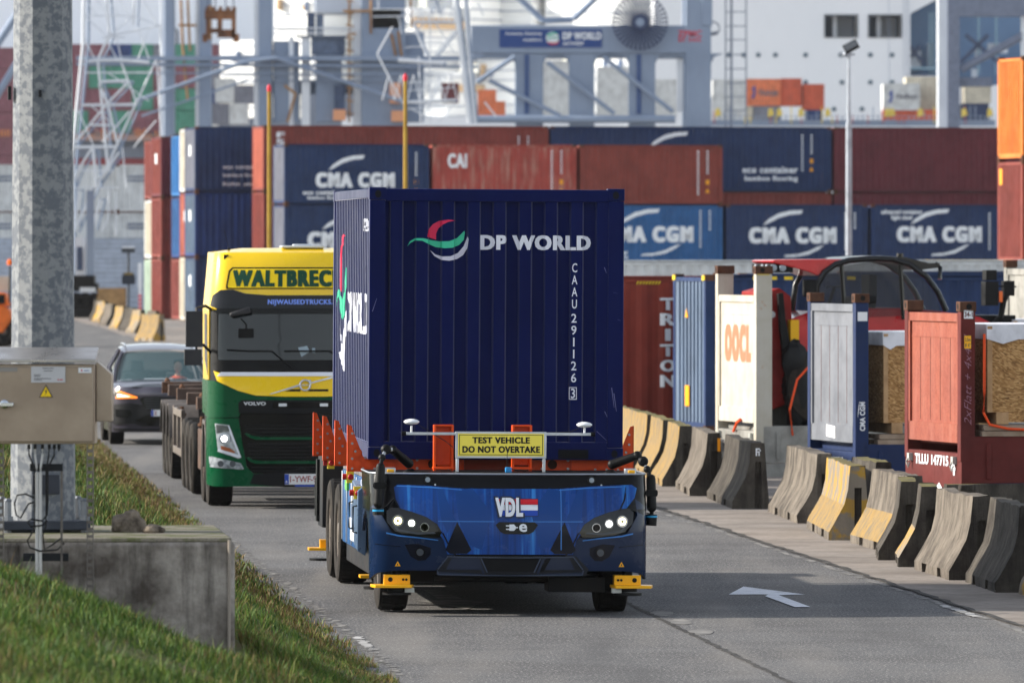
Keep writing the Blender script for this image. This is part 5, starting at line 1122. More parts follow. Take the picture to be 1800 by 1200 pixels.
for q in rk3.children:
    if q.name.startswith('lettering'): q.location.x = .028
a = M()
def zS(py, s): return CAMH-(py-HOR)/s
endtext(a, 0, 0, 'TLLU 404127 0', .35, 1.6, .34, .52, .03, .006); a.done('lettering', ink, rk3, 0)
a = M(); endtext(a, 0, 0, 'TLLU 147715', .45, 1.9, .86, .98, .05); endtext(a, 0, 0, '4', 2.0, 2.2, .76, .95, .05)
fn = lambda u, v, o: (-o, 2.438-u, v)
a.skin([(.75, .38), (1.1, .34), (1.05, .62), (.7, .64)], fn, .006, .002); a.skin([(1.3, .36), (1.42, .33), (1.6, .36), (1.62, .6), (1.5, .66), (1.36, .6)], fn, .006, .002); a.done('lettering', m_white, rk1, 0)
a = M(); a.skin([(1.75, .3), (2.05, .26), (2.0, .6), (1.7, .62)], fn, .006, .002); a.done('faded_patch', m_rdull, rk1, 0)
a = M(); sfn = lambda u, v, o: (u, -o, v)
# chalk writing up the dark red post, orange-yellow size label, white label
def vtxt(a, txt, z0, z1, x0, x1, off=.004, bold=.0, shear=0): a.text(txt, z0, z1, x0, x1, lambda u, v, o: (-v+ (x0+x1), -o, u), off, bold, shear=shear)
vtxt(a, '2xFlatt + 4x40"', 1.35, 2.42, .03, .12, .004, -.012, .4); a.done('chalk_writing', mat('chalk', (150, 110, 124), .9), rk1, 0)
a = M(); a.box(.035, .115, -.006, -.001, 2.25, 2.40, 0); a.text('2.5m', .042, .108, 2.335, 2.375, sfn, .0075, .02, mi=1); a.text("8' 6\"", .042, .108, 2.27, 2.31, sfn, .0075, .02, mi=1); a.box(.03, .14, -.006, -.001, 2.60, 2.70, 2); a.text('34-1', .036, .134, 2.62, 2.68, sfn, .0075, .03, mi=3); a.done('size_label', [m_yel, ink, m_white, m_rrd], rk1, 0)
a = M(); vtxt(a, 'CMA CGM', 1.02, 1.40, .05, .12, .004, .05); a.box(.02, .15, -.006, -.001, 2.46, 2.58); a.skin([(.045, 1.42), (.04, 1.3), (.02, 1.18), (.025, 1.3)], sfn, .004, 0); a.done('lettering', m_white, rk2, 0)
a = M(); a.skin([(.95, .92), (1.4, .90), (1.4, 1.06), (.95, 1.08)], fn, .006, .002); a.done('paper_label', m_white, rk2, 0)
for q in rk2.children:
    if q.name.startswith('paper_label'): pass
a = M(); a.text('TLLU 400127 7', .4, 1.8, .52, .66, fn, .006, .03); a.done('lettering', m_white, rk2, 0)
for (rk, z) in ((rk1, .95), (rk2, .6), (rk3, .62)):
    a = M()
    for y in (.2, 2.1): a.box(-.05, -.001, y, y+.09, z-.06, z+.03, 0); a.tube([(-.05, y+.04, z-.02), (-.07, y+.04, z-.08), (-.05, y+.04, z-.14), (-.03, y+.04, z-.08)], .012, 6, 0)
    a.done('lashing_lug', mat('pale_box', (176, 178, 172)), rk)
m_hz = [mat('hazard_yellow', (222, 190, 40), .6), m_mblack]
a = M()
for k in range(7): a.skin([(.02+k*.05, 3.0), (.045+k*.05, 3.0), (.07+k*.05, 3.06), (.045+k*.05, 3.06)], sfn, .004, 0)
for q in a.bm.verts: q.co.x = min(.23, q.co.x*.55)
a.done('hazard_marking', m_hz, rk3, 0)
# OSB crates with white covers
def osb():
    m = mat('osb_board', (176, 134, 84), .8, var=.01); t = m.node_tree; N = t.nodes; L = t.links; b = N['Principled BSDF']
    tc = N.new('ShaderNodeTexCoord'); wv = N.new('ShaderNodeTexNoise'); wv.inputs['Scale'].default_value = .4; L.new(tc.outputs['Object'], wv.inputs[0])
    va = N.new('ShaderNodeVectorMath'); va.operation = 'ADD'; L.new(tc.outputs['Object'], va.inputs[0]); L.new(wv.outputs[1], va.inputs[1])
    v = N.new('ShaderNodeTexVoronoi'); v.inputs['Scale'].default_value = 24; mp = N.new('ShaderNodeMapping'); mp.inputs['Scale'].default_value = (1, 1, 3.2); mp.inputs['Rotation'].default_value = (.3, .6, .2); L.new(va.outputs[0], mp.inputs[0]); L.new(mp.outputs[0], v.inputs[0])
    r = N.new('ShaderNodeValToRGB'); L.new(v.outputs['Color'], r.inputs[0]); e = r.color_ramp; e.elements[0].position = .1; e.elements[0].color = lin((120, 84, 48)); e.elements[1].position = .9; e.elements[1].color = lin((204, 164, 112)); k = e.elements.new(.5); k.color = lin((168, 126, 78))
    L.new(r.outputs[0], b.inputs['Base Color']); return m
m_osb = osb(); m_wood = mat('raw_timber', (188, 152, 112), .8, var=.8, nscale=4, col2=(150, 116, 82), streak=0); m_tarp = mat('white_cover', (222, 222, 228), .5, var=.4, bump=.4, bscale=5)
def crate(label, rk, x, y, z, lx, ly, lz, cover=True, group='OSB crates on the flat racks'):
    p = rk.matrix_basis @ Vector((x, y, z)); o = thing('crate', label, 'crate', p, rk.rotation_euler.z, group)
    a = M(); a.box(0, lx, 0, ly, .14, lz); a.done('board_walls', m_osb, o, bevel=.004)
    a = M()
    for (x0, x1) in ((-.012, .05), (lx-.05, lx+.012)):
        a.box(x0, x1, -.025, -.001, .14, lz-.01)
    k = 0
    while k*1.2+.3 < lx: a.box(k*1.2+.1, k*1.2+.25, -.02, ly, 0, .14); k += 1
    a.done('timber', m_wood, o, bevel=.003)
    if cover:
        a = M(); n = 24; vs = []; zt = lz+.012
        for i in range(n+1):
            xx = -.02+(lx+.04)*i/n; dr = lz-.16-.04*math.sin(i*1.9)-.03*math.sin(i*.7); vs += [(xx, -.035-.015*math.sin(i*2.3), dr), (xx, -.02, zt), (xx, ly+.02, zt), (xx, ly+.03, dr)]
        a.mesh(vs, [(4*i+j, 4*i+4+j, 4*i+5+j, 4*i+1+j) for i in range(n) for j in range(3)]+[(0, 1, 2, 3), (4*n, 4*n+3, 4*n+2, 4*n+1)]); a.done('white_cover', m_tarp, o, 60)
    return o
crate('large OSB crate with white cover on the red-ended flat rack', rk1, .35, .1, 1.36, 4.6, 2.2, 1.16)
crate('OSB crate with white cover between the blue post and the red rack end', rk2, .42, .15, .98, 2.2, 2.1, 1.32)
crate('pale timber crate with white cover seen behind the telehandler bonnet', rk3, 4.1, .4, 1.9, 3.4, 1.8, .42)
def lumber(label, rk, x, y, z, L, n, rows):
    p = rk.matrix_basis @ Vector((x, y, z)); a = M()
    for r2 in range(rows):
        for k in range(n): a.box(.02*r2, L-.05*((k*7+r2) % 3), k*.2, k*.2+.17, r2*.07, r2*.07+.062)
    o = a.done('timber_stack', mat('grey_timber', (158, 140, 122), .85, var=.8, nscale=4, col2=(120, 100, 82)), None, bevel=.003, loc=p); o.rotation_euler = rk.rotation_euler.copy(); tagp(o, label, 'timber')
lumber('stack of grey planks lying along the front of the red rack deck', rk1, .25, -.02, 1.22, .9, 3, 2)
lumber('planks under the crate on the blue-posted rack', rk2, .3, .0, .84, 1.3, 3, 2)
def strap(label, rk, pts, r=.018):
    a = M(); vs = [Vector(p) for p in pts]; a.tube(vs, r, 6); o = a.done('lashing_strap', m_orange if 0 else mat('strap_orange', (232, 84, 36), .6), None, 60, loc=rk.location.copy()); o.rotation_euler = rk.rotation_euler.copy(); tagp(o, label, 'strap', 'orange lashing straps')
strap('orange strap running down beside the dark red post', rk1, [(.27, -.03, 2.42), (.27, -.035, 1.75), (.26, -.03, 1.5), (.33, -.05, 1.36), (.55, -.06, 1.31), (.9, -.05, 1.29)])
strap('orange strap slanting up to the telehandler wheel left of the grey rack', rk3, [(.55, -.02, .62), (.5, -.03, 1.0), (.62, -.02, 1.45), (.86, -.0, 1.7)])
strap('short orange strap hanging below the cream end panel', rk3, [(-.03, 1.25, .66), (-.04, 1.0, .80), (-.03, .85, .84)], .025)

# ================================================================ TELEHANDLER on the cream rack
th = thing('telehandler', 'red telescopic handler with black curved cab parked on the cream flat rack', 'telehandler', rk3.matrix_basis @ Vector((.28, .15, .76)), R(13))
HS = 116.0*.975
def hx(px): return (px-1363)/HS
def hz(py): return CAMH-.76-(py-HOR)/116.0
m_tr = mat('handler_red', (196, 24, 34), .3, coat=.5, var=.3); m_trd = mat('handler_dark_red', (150, 26, 22), .5, var=.5)
a = M(); a.prism([(hx(1530), hz(575)), (hx(1530), hz(540)), (hx(1600), hz(540)), (hx(1660), hz(545)), (hx(1735), hz(556)), (hx(1760), hz(568)), (hx(1765), hz(600)), (hx(1740), hz(650)), (hx(1400), hz(650)), (hx(1400), hz(560)), (hx(1440), hz(545))], .25, 1.9); a.done('bonnet', m_tr, th, bevel=.03)
a = M(); a.prism([(hx(1362), hz(720)), (hx(1362), hz(512)), (hx(1385), hz(505)), (hx(1405), hz(520)), (hx(1412), hz(700))], .3, 1.8); a.done('front_frame', m_trd, th, bevel=.02)
a = M(); a.lathe([(.05, 0), (.05, -.02)], (hx(1371), .29, hz(551)), 'y', 18); a.done('round_badge', m_white, th)
a = M(); a.box(hx(1398), hx(1413), .1, .28, hz(640), hz(560)); a.done('yellow_guard', mat('guard_yellow', (226, 170, 20), .5), th, bevel=.01)
a = M(); a.prism([(hx(1377), hz(515)), (hx(1386), hz(513)), (hx(1390), hz(560)), (hx(1398), hz(600)), (hx(1398), hz(640)), (hx(1388), hz(640)), (hx(1380), hz(570))], .12, .22); a.done('door_stay', m_mblack, th, bevel=.006)
arch = [(1437, 560), (1441, 525), (1444, 500), (1456, 478), (1476, 464), (1500, 457), (1540, 454), (1575, 455), (1605, 464), (1635, 485), (1655, 512), (1670, 545)]
a = M()
for y in (.08, 1.35): a.tube([(hx(x), y, hz(yy)) for x, yy in arch], .045, 8)
for x in (1487, 1590): a.tube([(hx(x), .1, hz(465)), (hx(x)+.05, .1, hz(560))], .035, 6)
a.prism([(hx(1470), hz(466)), (hx(1500), hz(452)), (hx(1560), hz(449)), (hx(1600), hz(452)), (hx(1640), hz(462)), (hx(1660), hz(462)), (hx(1658), hz(470)), (hx(1625), hz(474)), (hx(1600), hz(463)), (hx(1540), hz(457))], .1, 1.35)
a.cyl((hx(1602), .5, hz(452)), (hx(1602), .5, hz(445)), .05, n=10); a.tube([(hx(1655), .2, hz(463)), (hx(1662), .15, hz(470)), (hx(1660), .12, hz(490))], .035, 8); a.done('cab_frame', mat('cab_black', (12, 13, 16), .25, coat=.2), th, 50)
gp = [(1445, 560), (1448, 505), (1460, 482), (1480, 468), (1540, 459), (1575, 460), (1602, 469), (1630, 490), (1650, 515), (1664, 550)]
a = M(); 
for y in (.09, 1.34): a.mesh([(hx(x), y, hz(v)) for x, v in gp], [tuple(range(len(gp)))])
a.done('cab_glass', glass('cab_glass', (10, 24, 40), .5), th, 0)
a = M(); a.prism([(hx(1366), hz(458)), (hx(1372), hz(456)), (hx(1490), hz(455)), (hx(1462), hz(470)), (hx(1446), hz(484)), (hx(1432), hz(478)), (hx(1405), hz(470)), (hx(1370), hz(462))], .1, 1.35); a.done('roof_visor', m_tr, th, bevel=.015)
a = M(); a.box(hx(1366), hx(1404), .15, 1.3, hz(478), hz(463), 0)
for x in (1369, 1385): a.lathe([(.05, 0), (.055, -.03), (.03, -.04)], (hx(x), .15, hz(470)), 'y', 14, mi=1)
for y in (.35, .6, 1.0): a.lathe([(.05, 0), (.055, -.03), (.03, -.04)], (hx(1366), y, hz(470)), 'x', 14, mi=1)
a.done('work_light', [m_mblack, mat('lens_pale', (150, 160, 168))], th, bevel=.005)
a = M(); a.box(hx(1520), hx(1560), .5, .95, hz(560), hz(520)); a.box(hx(1548), hx(1562), .5, .95, hz(525), hz(482)); a.tube([(hx(1470), .6, hz(560)), (hx(1490), .6, hz(505))], .03); a.lathe([(.14, -.01), (.14, .01)], (hx(1490), .6, hz(503)), 'z', 16); a.done('driver_seat', mat('seat_dark', (30, 34, 38), .7), th, bevel=.02)
a = M(); a.box(hx(1523), hx(1546), -.0, .08, hz(532), hz(518)); a.box(hx(1418), hx(1442), .0, .1, hz(520), hz(490)); a.done('side_mirror', m_mblack, th, bevel=.02)
a = M(); a.ball((hx(1416), .12, hz(680)), .24, .14, .55, 16, jit=.25); a.ball((hx(1405), .1, hz(630)), .2, .14, .3, 14, jit=.25); a.done('black_tarpaulin', mat('black_sheet', (13, 14, 17), .55, bump=.6, bscale=9), th, 30)
for x in (1452, 1700):
    for y in (-.0, 1.75): wheel(.56, .42, parent=th, loc=(hx(x), y+.2, .57), side=-1)
for ch in [c for c in th.children if c.name.startswith('wheel')]: ch.rotation_euler = (0, 0, R(90))
a = M(); a.box(hx(1738), hx(1757), .0, .22, hz(492), hz(474)); a.box(hx(1737), hx(1760), .0, .25, hz(536), hz(494)); a.box(hx(1771), hx(1790), .05, .2, hz(519), hz(493)); a.tube([(hx(1760), .1, hz(502)), (hx(1795), .12, hz(503))], .014, 6)
a.tube([(hx(1778), .12, hz(515)), (hx(1772), .12, hz(530)), (hx(1768), .12, hz(555)), (hx(1758), .2, hz(570))], .05, 8); a.box(hx(1650), hx(1800), .3, 1.4, hz(572), hz(553)); a.done('rear_lamp_mast', m_mblack, th, bevel=.015)
a = M(); a.box(hx(1761), hx(1767), -.01, .06, hz(530), hz(511)); a.done('orange_marker', mat('marker_orange', (230, 110, 50), .4), th, bevel=.008)
a = M(); a.prism([(hx(1400), hz(760)), (hx(1400), hz(650)), (hx(1740), hz(650)), (hx(1740), hz(700)), (hx(1640), hz(720)), (hx(1480), hz(720))], .4, 1.6); a.done('underframe', m_ch, th)
# ================================================================ CONTAINER STACKS
def cm(name, col, **k):
    d = dict(rough=.6, var=.6, nscale=1.3, col2=tuple(int(x*.8) for x in col), streak=.35, scol=tuple(int(x*.72) for x in col), rust=.26, rcol=(104, 64, 48), rscale=1.4); d.update(k); return mat(name, col, **d)
c_navy = cm('box_navy', (30, 52, 92)); c_blue = cm('box_blue', (44, 96, 150)); c_blue2 = cm('box_mid_blue', (28, 54, 104), streak=.6, scol=(34, 72, 150)); c_red = cm('box_red', (132, 62, 54)); c_brn = cm('box_brown', (134, 60, 50)); c_mar = cm('box_maroon', (104, 42, 50), rust=.12)
c_cai = cm('box_patched_red', (168, 70, 60), streak=.8, scol=(186, 150, 132)); c_cream = cm('box_cream', (206, 198, 180)); c_grey = cm('box_grey_and_lit_end', (126, 128, 140)); c_lbl = cm('box_light_blue_lit_end', (92, 112, 134), streak=.5, scol=(112, 104, 100)); c_or = cm('box_orange', (222, 124, 50), rust=.12); c_white = cm('box_white', (214, 216, 216)); c_sky = cm('box_sky_blue', (40, 110, 170)); c_pgreen = cm('box_pale_green', (180, 198, 180)); c_sal = cm('box_salmon_lit_end', (186, 106, 86)); c_green = cm('box_green', (30, 128, 96)); c_tri = cm('box_rust_brown', (136, 52, 38), rust=.35, rcol=(96, 40, 28), rscale=1.6)  # light blue, salmon and some grey stand for sunlit container ends
m_letter = mat('box_lettering', (238, 240, 242), .6, var=.3, nscale=2, col2=(206, 210, 218))
CY = 13.0
def cplace(label, px, Z, z0, L, H, m, mend=None, yaw=CY, group=None, **k):
    X = (px-900)/F*Z; return container(label, L, H, m, (X, Z, z0), R(yaw), group, mend=mend, **k)
def cma(c, x0, x1, z0, z1, swt=True, swb=True, extra=None, mi=0):
    f = sidefn(c['_L']); a = M(); a.text('CMA CGM', x0, x1, z0, z1, f, .004, .10, f.cuts)
    w_ = x1-x0; h = z1-z0
    if swt: a.skin([(x0+w_*.16, z1+.10), (x0+w_*.22, z1+.36), (x0+w_*.34, z1+.62), (x0+w_*.48, z1+.74), (x0+w_*.62, z1+.76), (x0+w_*.6, z1+.60), (x0+w_*.47, z1+.56), (x0+w_*.34, z1+.42), (x0+w_*.24, z1+.22)], f, .004, 0, f.cuts)
    if swb: a.skin([(x0+w_*.86, z0-.08), (x0+w_*.80, z0-.28), (x0+w_*.68, z0-.50), (x0+w_*.52, z0-.60), (x0+w_*.40, z0-.60), (x0+w_*.42, z0-.52), (x0+w_*.56, z0-.48), (x0+w_*.68, z0-.36), (x0+w_*.78, z0-.18)], f, .004, 0, f.cuts)
    for (t, a0, a1, b0, b1) in (extra or ()): a.text(t, a0, a1, b0, b1+.04, f, .004, .05, f.cuts, res=2)
    a.done('lettering', m_letter, c, 0)
def codes(c, x, z0, z1, mt=None, warn=True):
    f = sidefn(c['_L']); a = M()
    for k, xx in enumerate((x, x+.42)):
        z = z1
        while z > (z0 if k == 0 else z0+.8): a.box(xx-.035, xx+.035, -.006, .012, z-.09, z); z -= .15
    a.done('code_marks', m_letter, c, 0)
    if warn:
        a = M(); a.skin([(x+.32, z0+.0), (x+.52, z0+.0), (x+.42, z0+.2)], f, .006, 0); a.skin([(x+.35, z0+.35), (x+.5, z0+.35), (x+.5, z0+.55), (x+.35, z0+.55)], f, .006, 0); a.done('warning_sticker', mat('amber_sticker', (236, 160, 30), .5), c, 0)
G1 = 'containers in the front stack row across the yard'
Z1 = 362; H1 = 2.55
X0 = 500; pitch = 6.45
base = P(X0, 0, Z1); ux = math.cos(R(CY)); uy = math.sin(R(CY))
def row1(i, tier, label, m, mend=None): return container(label, 6.28, H1, m, (base.x+ux*pitch*i, Z1+uy*pitch*i, tier*H1), R(CY), G1, mend=mend)
c = row1(0, 2, 'top navy container with white letters, left end of the front stack', c_navy, c_grey); cma(c, 1.35, 4.8, .72, 1.32, True, False, [('eco container', .8, 2.6, .4, .54), ('bamboo flooring', 1.0, 2.6, .16, .3)]); codes(c, 5.3, .5, 2.2)  # grey ends on this column's blue boxes put sunlight into the paint
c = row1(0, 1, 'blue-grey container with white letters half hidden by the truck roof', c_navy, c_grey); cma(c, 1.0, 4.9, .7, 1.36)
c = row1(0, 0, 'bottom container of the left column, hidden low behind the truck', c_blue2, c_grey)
c = row1(1, 2, 'patched red container with faded white letters on the second column top', c_cai); f = sidefn(6.28); a = M(); a.text('CAI', .65, 1.5, 1.55, 2.15, f, .004, .06, f.cuts); a.done('lettering', m_letter, c, 0); codes(c, 5.2, .5, 2.3)
row1(1, 1, 'red container under the patched one, hidden behind the navy load', c_red); row1(1, 0, 'lowest container of the second column behind the navy load', c_navy)
c = row1(2, 2, 'plain brown-red container on the third column top', c_brn); codes(c, 5.2, .5, 2.3)
c = row1(2, 1, 'bright blue container with white letters right of the navy load', c_blue); cma(c, 1.1, 5.0, .95, 1.6, True, True, [('eco container', 1.2, 2.1, .4, .55), ('bamboo flooring', 1.2, 2.1, .2, .34)]); codes(c, 5.3, .7, 2.3, warn=False)
row1(2, 0, 'lowest container of the third column', c_navy)
c = row1(3, 1, 'navy container with white letters left of the lamp post', c_navy); cma(c, 1.0, 4.9, .9, 1.55); codes(c, 5.3, .7, 2.2, warn=False); row1(3, 0, 'lowest container of the fourth column', c_navy)
c = row1(4, 1, 'navy container with white letters and small print right of the lamp post', c_navy); cma(c, 1.15, 4.95, .95, 1.6, True, True, [('advanced container\nlight steel', .45, 2.3, 1.85, 2.3)]); codes(c, 5.3, .7, 2.2, warn=False); row1(4, 0, 'lowest container of the fifth column', c_navy)
row1(5, 1, 'dark red container past the right-hand navy one', c_mar)
# second row, 40 ft high cubes
G2 = 'tall containers in the second stack row'
b2 = P(463, 0, 368); H2 = 2.84; p2 = 12.74
def row2(i, tier, label, m, mend=None): return container(label, 12.62, H2, m, (b2.x+ux*p2*i, 368+uy*p2*i, tier*H2), R(CY), G2, mend=mend)
c = row2(0, 2, 'long red container topping the second row with its sunlit end coloured salmon', c_red, c_sal); f = sidefn(12.62); a = M(); a.text('F\n5', .55, .95, 2.0, 2.55, f, .004, .05, f.cuts); a.done('lettering', m_letter, c, 0); codes(c, 11.3, .8, 2.4)  # salmon end colour stands for sunlight on the red paint
row2(0, 1, 'red container below the salmon-ended one in the second row', c_red, c_red); row2(0, 0, 'lowest red container at the left end of the second row', c_red, c_red)
c = row2(1, 2, 'long dark navy container on top with eco container lettering', c_navy); cma(c, 3.8, 7.6, 1.15, 1.85, True, True, [('eco container', 8.6, 11.1, .82, 1.06), ('bamboo flooring', 8.7, 11.1, .42, .66)]); codes(c, 11.3, .9, 2.5)
row2(1, 1, 'red container showing as a thin strip under the long navy one', c_red); row2(1, 0, 'lowest container under the long navy one', c_navy)
row2(2, 2, 'long maroon container on top at the right behind the lamp post', c_mar); row2(2, 1, 'maroon container below the top one, partly hidden at right', c_mar); row2(2, 0, 'lowest maroon container in the second row', c_mar)
# left blocks
G3 = 'containers in the left stacks behind the truck cab'
for (px, Z, H, L, tiers) in (  # paler end colours put sunlight into the paint of the left ends
    (343, 372, 2.84, 12.19, [(c_navy, c_lbl, 'lowest navy container of the blue-sided stack'), (c_blue2, c_lbl, 'middle bright blue container of the blue-sided stack'), (c_navy, c_grey, 'top navy container of the blue-sided stack with small white lettering')]),
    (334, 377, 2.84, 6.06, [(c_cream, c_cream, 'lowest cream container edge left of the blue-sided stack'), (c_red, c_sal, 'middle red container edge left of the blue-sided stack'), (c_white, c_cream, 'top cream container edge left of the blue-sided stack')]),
    (319, 382, 2.76, 6.06, [(c_red, c_red, 'lowest red container between the red and blue stacks'), (c_blue2, c_blue, 'middle blue container between the red and blue stacks'), (c_sky, c_sky, 'top bright sky blue container between the red and blue stacks')]),
    (283, 387, 2.76, 6.06, [(c_red, c_red, 'lowest container of the plain red stack'), (c_brn, c_red, 'middle container of the plain red stack'), (c_mar, c_brn, 'top container of the plain red stack with a white mark')]),
    (271, 392, 2.72, 6.06, [(c_pgreen, c_pgreen, 'lowest pale green container at the left edge of the stacks'), (c_white, c_cream, 'middle cream container at the left edge of the stacks'), (c_red, c_red, 'top red container at the left edge of the stacks')])):
    for t, (m1, m2, lb) in enumerate(tiers):
        c = cplace(lb, px, Z, t*H, L, H, m1, m2, group=G3)
        if t == 2 and L > 7:
            f = sidefn(L); a = M(); a.text('eco container', 1.25, 3.0, 1.0, 1.16, f, .004, .02, f.cuts); a.text('bamboo flooring', 1.25, 3.0, .62, .8, f, .004, .02, f.cuts); a.text('light steel', 1.25, 3.0, .22, .42, f, .004, .02, f.cuts); a.done('lettering', m_letter, c, 0)
        if m2 in (c_lbl, c_grey, c_brn, c_sal):
            a = M(); a.box(-.008, .01, 1.0, 1.4, H*.55, H*.72); a.done('white_mark', m_letter, c, 0)
# right edge stack
G4 = 'containers in the near stack at the right edge'
for t, (m1, m2, lb) in enumerate([(c_red, c_red, 'lowest red container at the right edge'), (c_brn, c_red, 'red container under the bright orange one at the right edge'), (c_or, c_or, 'bright orange container topping the stack at the right edge')]):
    c = cplace(lb, 1797, 238, t*2.9, 12.19, 2.88, m1, m2, group=G4, ep=.22)
    if t == 1: a = M(); a.box(-.008, .01, 2.0, 2.25, 2.2, 2.65); a.done('yellow_sticker', MATS['amber_sticker'], c, 0)
# mid-yard boxes
c = cplace('rust-brown container with vertical white letters behind the yellow barriers', 1000, 160.3, 0, 12.19, 2.86, c_tri, group='containers standing behind the barriers', flat=.26, sp=.42)
f = sidefn(12.19); a = M(); k_ = F/160.9*ux; xl = (1176-1000)/k_
for i, ch in enumerate('TRITON'):
    wd = .30 if ch != 'I' else .12; a.text(ch, xl-wd/2-.02, xl+wd/2-.02, 2.42-i*.29-.2, 2.42-i*.29+.02, f, .03, .05, ())
a.done('lettering', m_letter, c, 0); a = M()
for k in range(8): a.skin([(1.3+k*.06, 2.70), (1.33+k*.06, 2.70), (1.36+k*.06, 2.76), (1.33+k*.06, 2.76)], lambda u, v, o: (u, -.004, v), 0, 0)
a.done('hazard_marking', m_hz[0], c, 0)
c = cplace('navy container behind the cream rack, its corrugated end coloured blue-grey as sunlit', 1240, 157, 0, 12.19, 2.9, c_navy, cm('box_steel_blue_lit_end', (96, 112, 134), rust=0, streak=.2), group='containers standing behind the barriers', ep=.27, eflat=.43)  # end colour paler than the navy sides, standing for sunlight
a = M(); a.box(-.012, .0, 1.2, 1.5, .46, .84); a.done('yellow_sticker', MATS['amber_sticker'], c, 0)
a = M(); a.mesh([(-.012, 1.5, 2.1), (-.012, 1.28, 2.1), (-.012, 1.39, 2.27)], [(0, 1, 2)]); a.done('warning_sticker', MATS['amber_sticker'], c, 0)
a = M()
for k in range(14): a.box(.0+k*.3, .16+k*.3, -.005, .001, 2.80, 2.86) if k in (3, 4, 5, 9) else None
a.box(-.02, .0, .02, .2, 2.79, 2.88); a.box(-.02, .0, 2.24, 2.42, 2.79, 2.88); a.done('hazard_marking', [m_hz[0]], c, 0)
cplace('long low white container roof beyond the brown one', 1020, 214, 0, 12.19, 3.04, c_white, group='containers beyond the telehandler'); 
cplace('dark navy container beyond the telehandler cab', 1300, 196, 0, 12.19, 2.78, c_navy, group='containers beyond the telehandler'); cplace('second navy container right of the telehandler cab', 1475, 203, 0, 12.19, 2.80, c_navy, group='containers beyond the telehandler')
a = M(); 
for x in (0, 1.2): a.box(x, x+.12, 0, 1.6, 0, 2.9)
a.box(-.1, 5.0, .0, .25, 2.86, 3.0); a.box(-.1, 5.0, 1.3, 1.55, 2.86, 3.0); a.box(4.8, 4.95, 0, 1.6, 0, 2.9)
for k in range(7): a.box(.5+k*.6, .56+k*.6, .24, 1.31, 2.9, 2.96)
lp = P(1660, 0, 236); o = a.done('lifting_frame', mat('frame_yellow', (226, 190, 50), .6, var=.5), None, loc=(lp.x, 236, 0)); o.rotation_euler = (0, 0, R(CY)); tagp(o, 'yellow steel lifting frame beyond the telehandler', 'steel frame')
# ================================================================ POLES AND SIGNS
m_py = mat('pole_yellow', (170, 136, 48), .6, var=.6, nscale=2, col2=(130, 98, 40)); m_tipr = mat('tip_red', (214, 40, 60), .4)
for px, py, Z, lb in ((473, 150, 205, 'yellow pole with red tip rising behind the truck roof'), (712.5, 131, 195, 'yellow pole with red tip rising behind the navy load')):
    p = P(px, py, Z); o = thing('marker_pole', lb, 'pole', (p.x, Z, 0), group='yellow poles with red tips')
    a = M(); a.cyl((0, 0, 0), (0, 0, p.z-.15), .06, .045, 10); a.cyl((0, 0, 3.0), (0, 0, 3.15), .075, n=10); a.done('shaft', m_py, o); a = M(); a.lathe([(.05, p.z-.15), (.055, p.z-.05), (.02, p.z+.02)], (0, 0, 0), 'z', 10); a.done('tip', m_tipr, o)
p = P(1492, 96, 250); lpst = thing('lamp_post', 'slim galvanised lamp post with a black tilted floodlight in the container yard', 'lamp post', (p.x, 250, 0))
m_pole = mat('pole_grey', (164, 170, 180), .45, .5, var=.4)
a = M(); a.cyl((0, 0, 0), (0, 0, 7.0), .10, .085, 14); a.cyl((0, 0, 7.0), (0, 0, p.z), .06, .035, 14); a.done('shaft', m_pole, lpst)
a = M(); a.cyl((-.25, 0, p.z), (.18, 0, p.z), .03, n=8); a.cyl((0, 0, p.z-.1), (0, 0, p.z+.08), .06, n=10); a.ball((-.1, 0, p.z), .08, n=10); a.done('bracket', m_pole, lpst)
a = M(); X_ = Matrix.Translation((.07, -.02, p.z+.22)) @ Matrix.Rotation(R(-28), 4, 'Y') @ Matrix.Rotation(R(-35), 4, 'X'); a.X = X_; a.box(-.22, .22, -.05, .05, -.13, .15, 0); a.box(-.19, .19, -.06, -.05, -.1, .12, 1)
for k in range(6): a.box(-.18+k*.07, -.16+k*.07, .05, .09, -.1, .12, 0)
a.done('floodlight', [m_mblack, mat('lens_grey', (70, 74, 80))], lpst)
def far_sign(px, py_top, Z, lb):
    p = P(px, py_top, Z); s = F/Z; o = thing('sign_post', lb, 'sign', (p.x, Z, 0)); zq = lambda y: CAMH-(y-HOR)/s
    a = M(); a.cyl((0, 0, 0), (0, 0, p.z), .05, n=8); a.done('post', mat('post_dark', (60, 64, 70), .6), o)
    a = M(); a.prism([(-11/s, zq(500)), (11/s, zq(500)), (12/s, zq(490)), (10/s, zq(481)), (-10/s, zq(481)), (-12/s, zq(490))], -.08, -.04, mi=0); a.prism([(-9/s, zq(483)), (9/s, zq(483)), (7/s, zq(479)), (-7/s, zq(479))], -.09, -.05, mi=1); a.done('sign_plate', [mat('sign_back', (44, 50, 60), .6), mat('sign_ochre', (130, 110, 60), .7)], o)
    a = M(); a.box(-12/s, 11/s, -.25, .2, zq(444), zq(436), 0); a.box(-11/s, 10/s, -.24, .19, zq(436), zq(433), 1); a.done('lamp_head', [MATS['post_dark'], m_white], o)
far_sign(226, 438, 345, 'dark road sign with a lamp on its post beside the distant barriers')
p = P(246, 480, 338); s = F/338; o = thing('white_board', 'white upright board with red and white striped foot by the red stack', 'board', (p.x, 338, 0)); zq = lambda y: CAMH-(y-HOR)/s
a = M(); a.box(-3.5/s, 3.5/s, -.05, .05, zq(506), zq(462)); a.done('board', m_white, o); a = M(); a.box(-.06, .06, 0, .06, 0, zq(506)); a.done('post', m_white, o)
a = M()
for k in range(5): a.box(-2.5/s, 2.5/s, -.06, -.01, zq(550-k*7), zq(546-k*7))
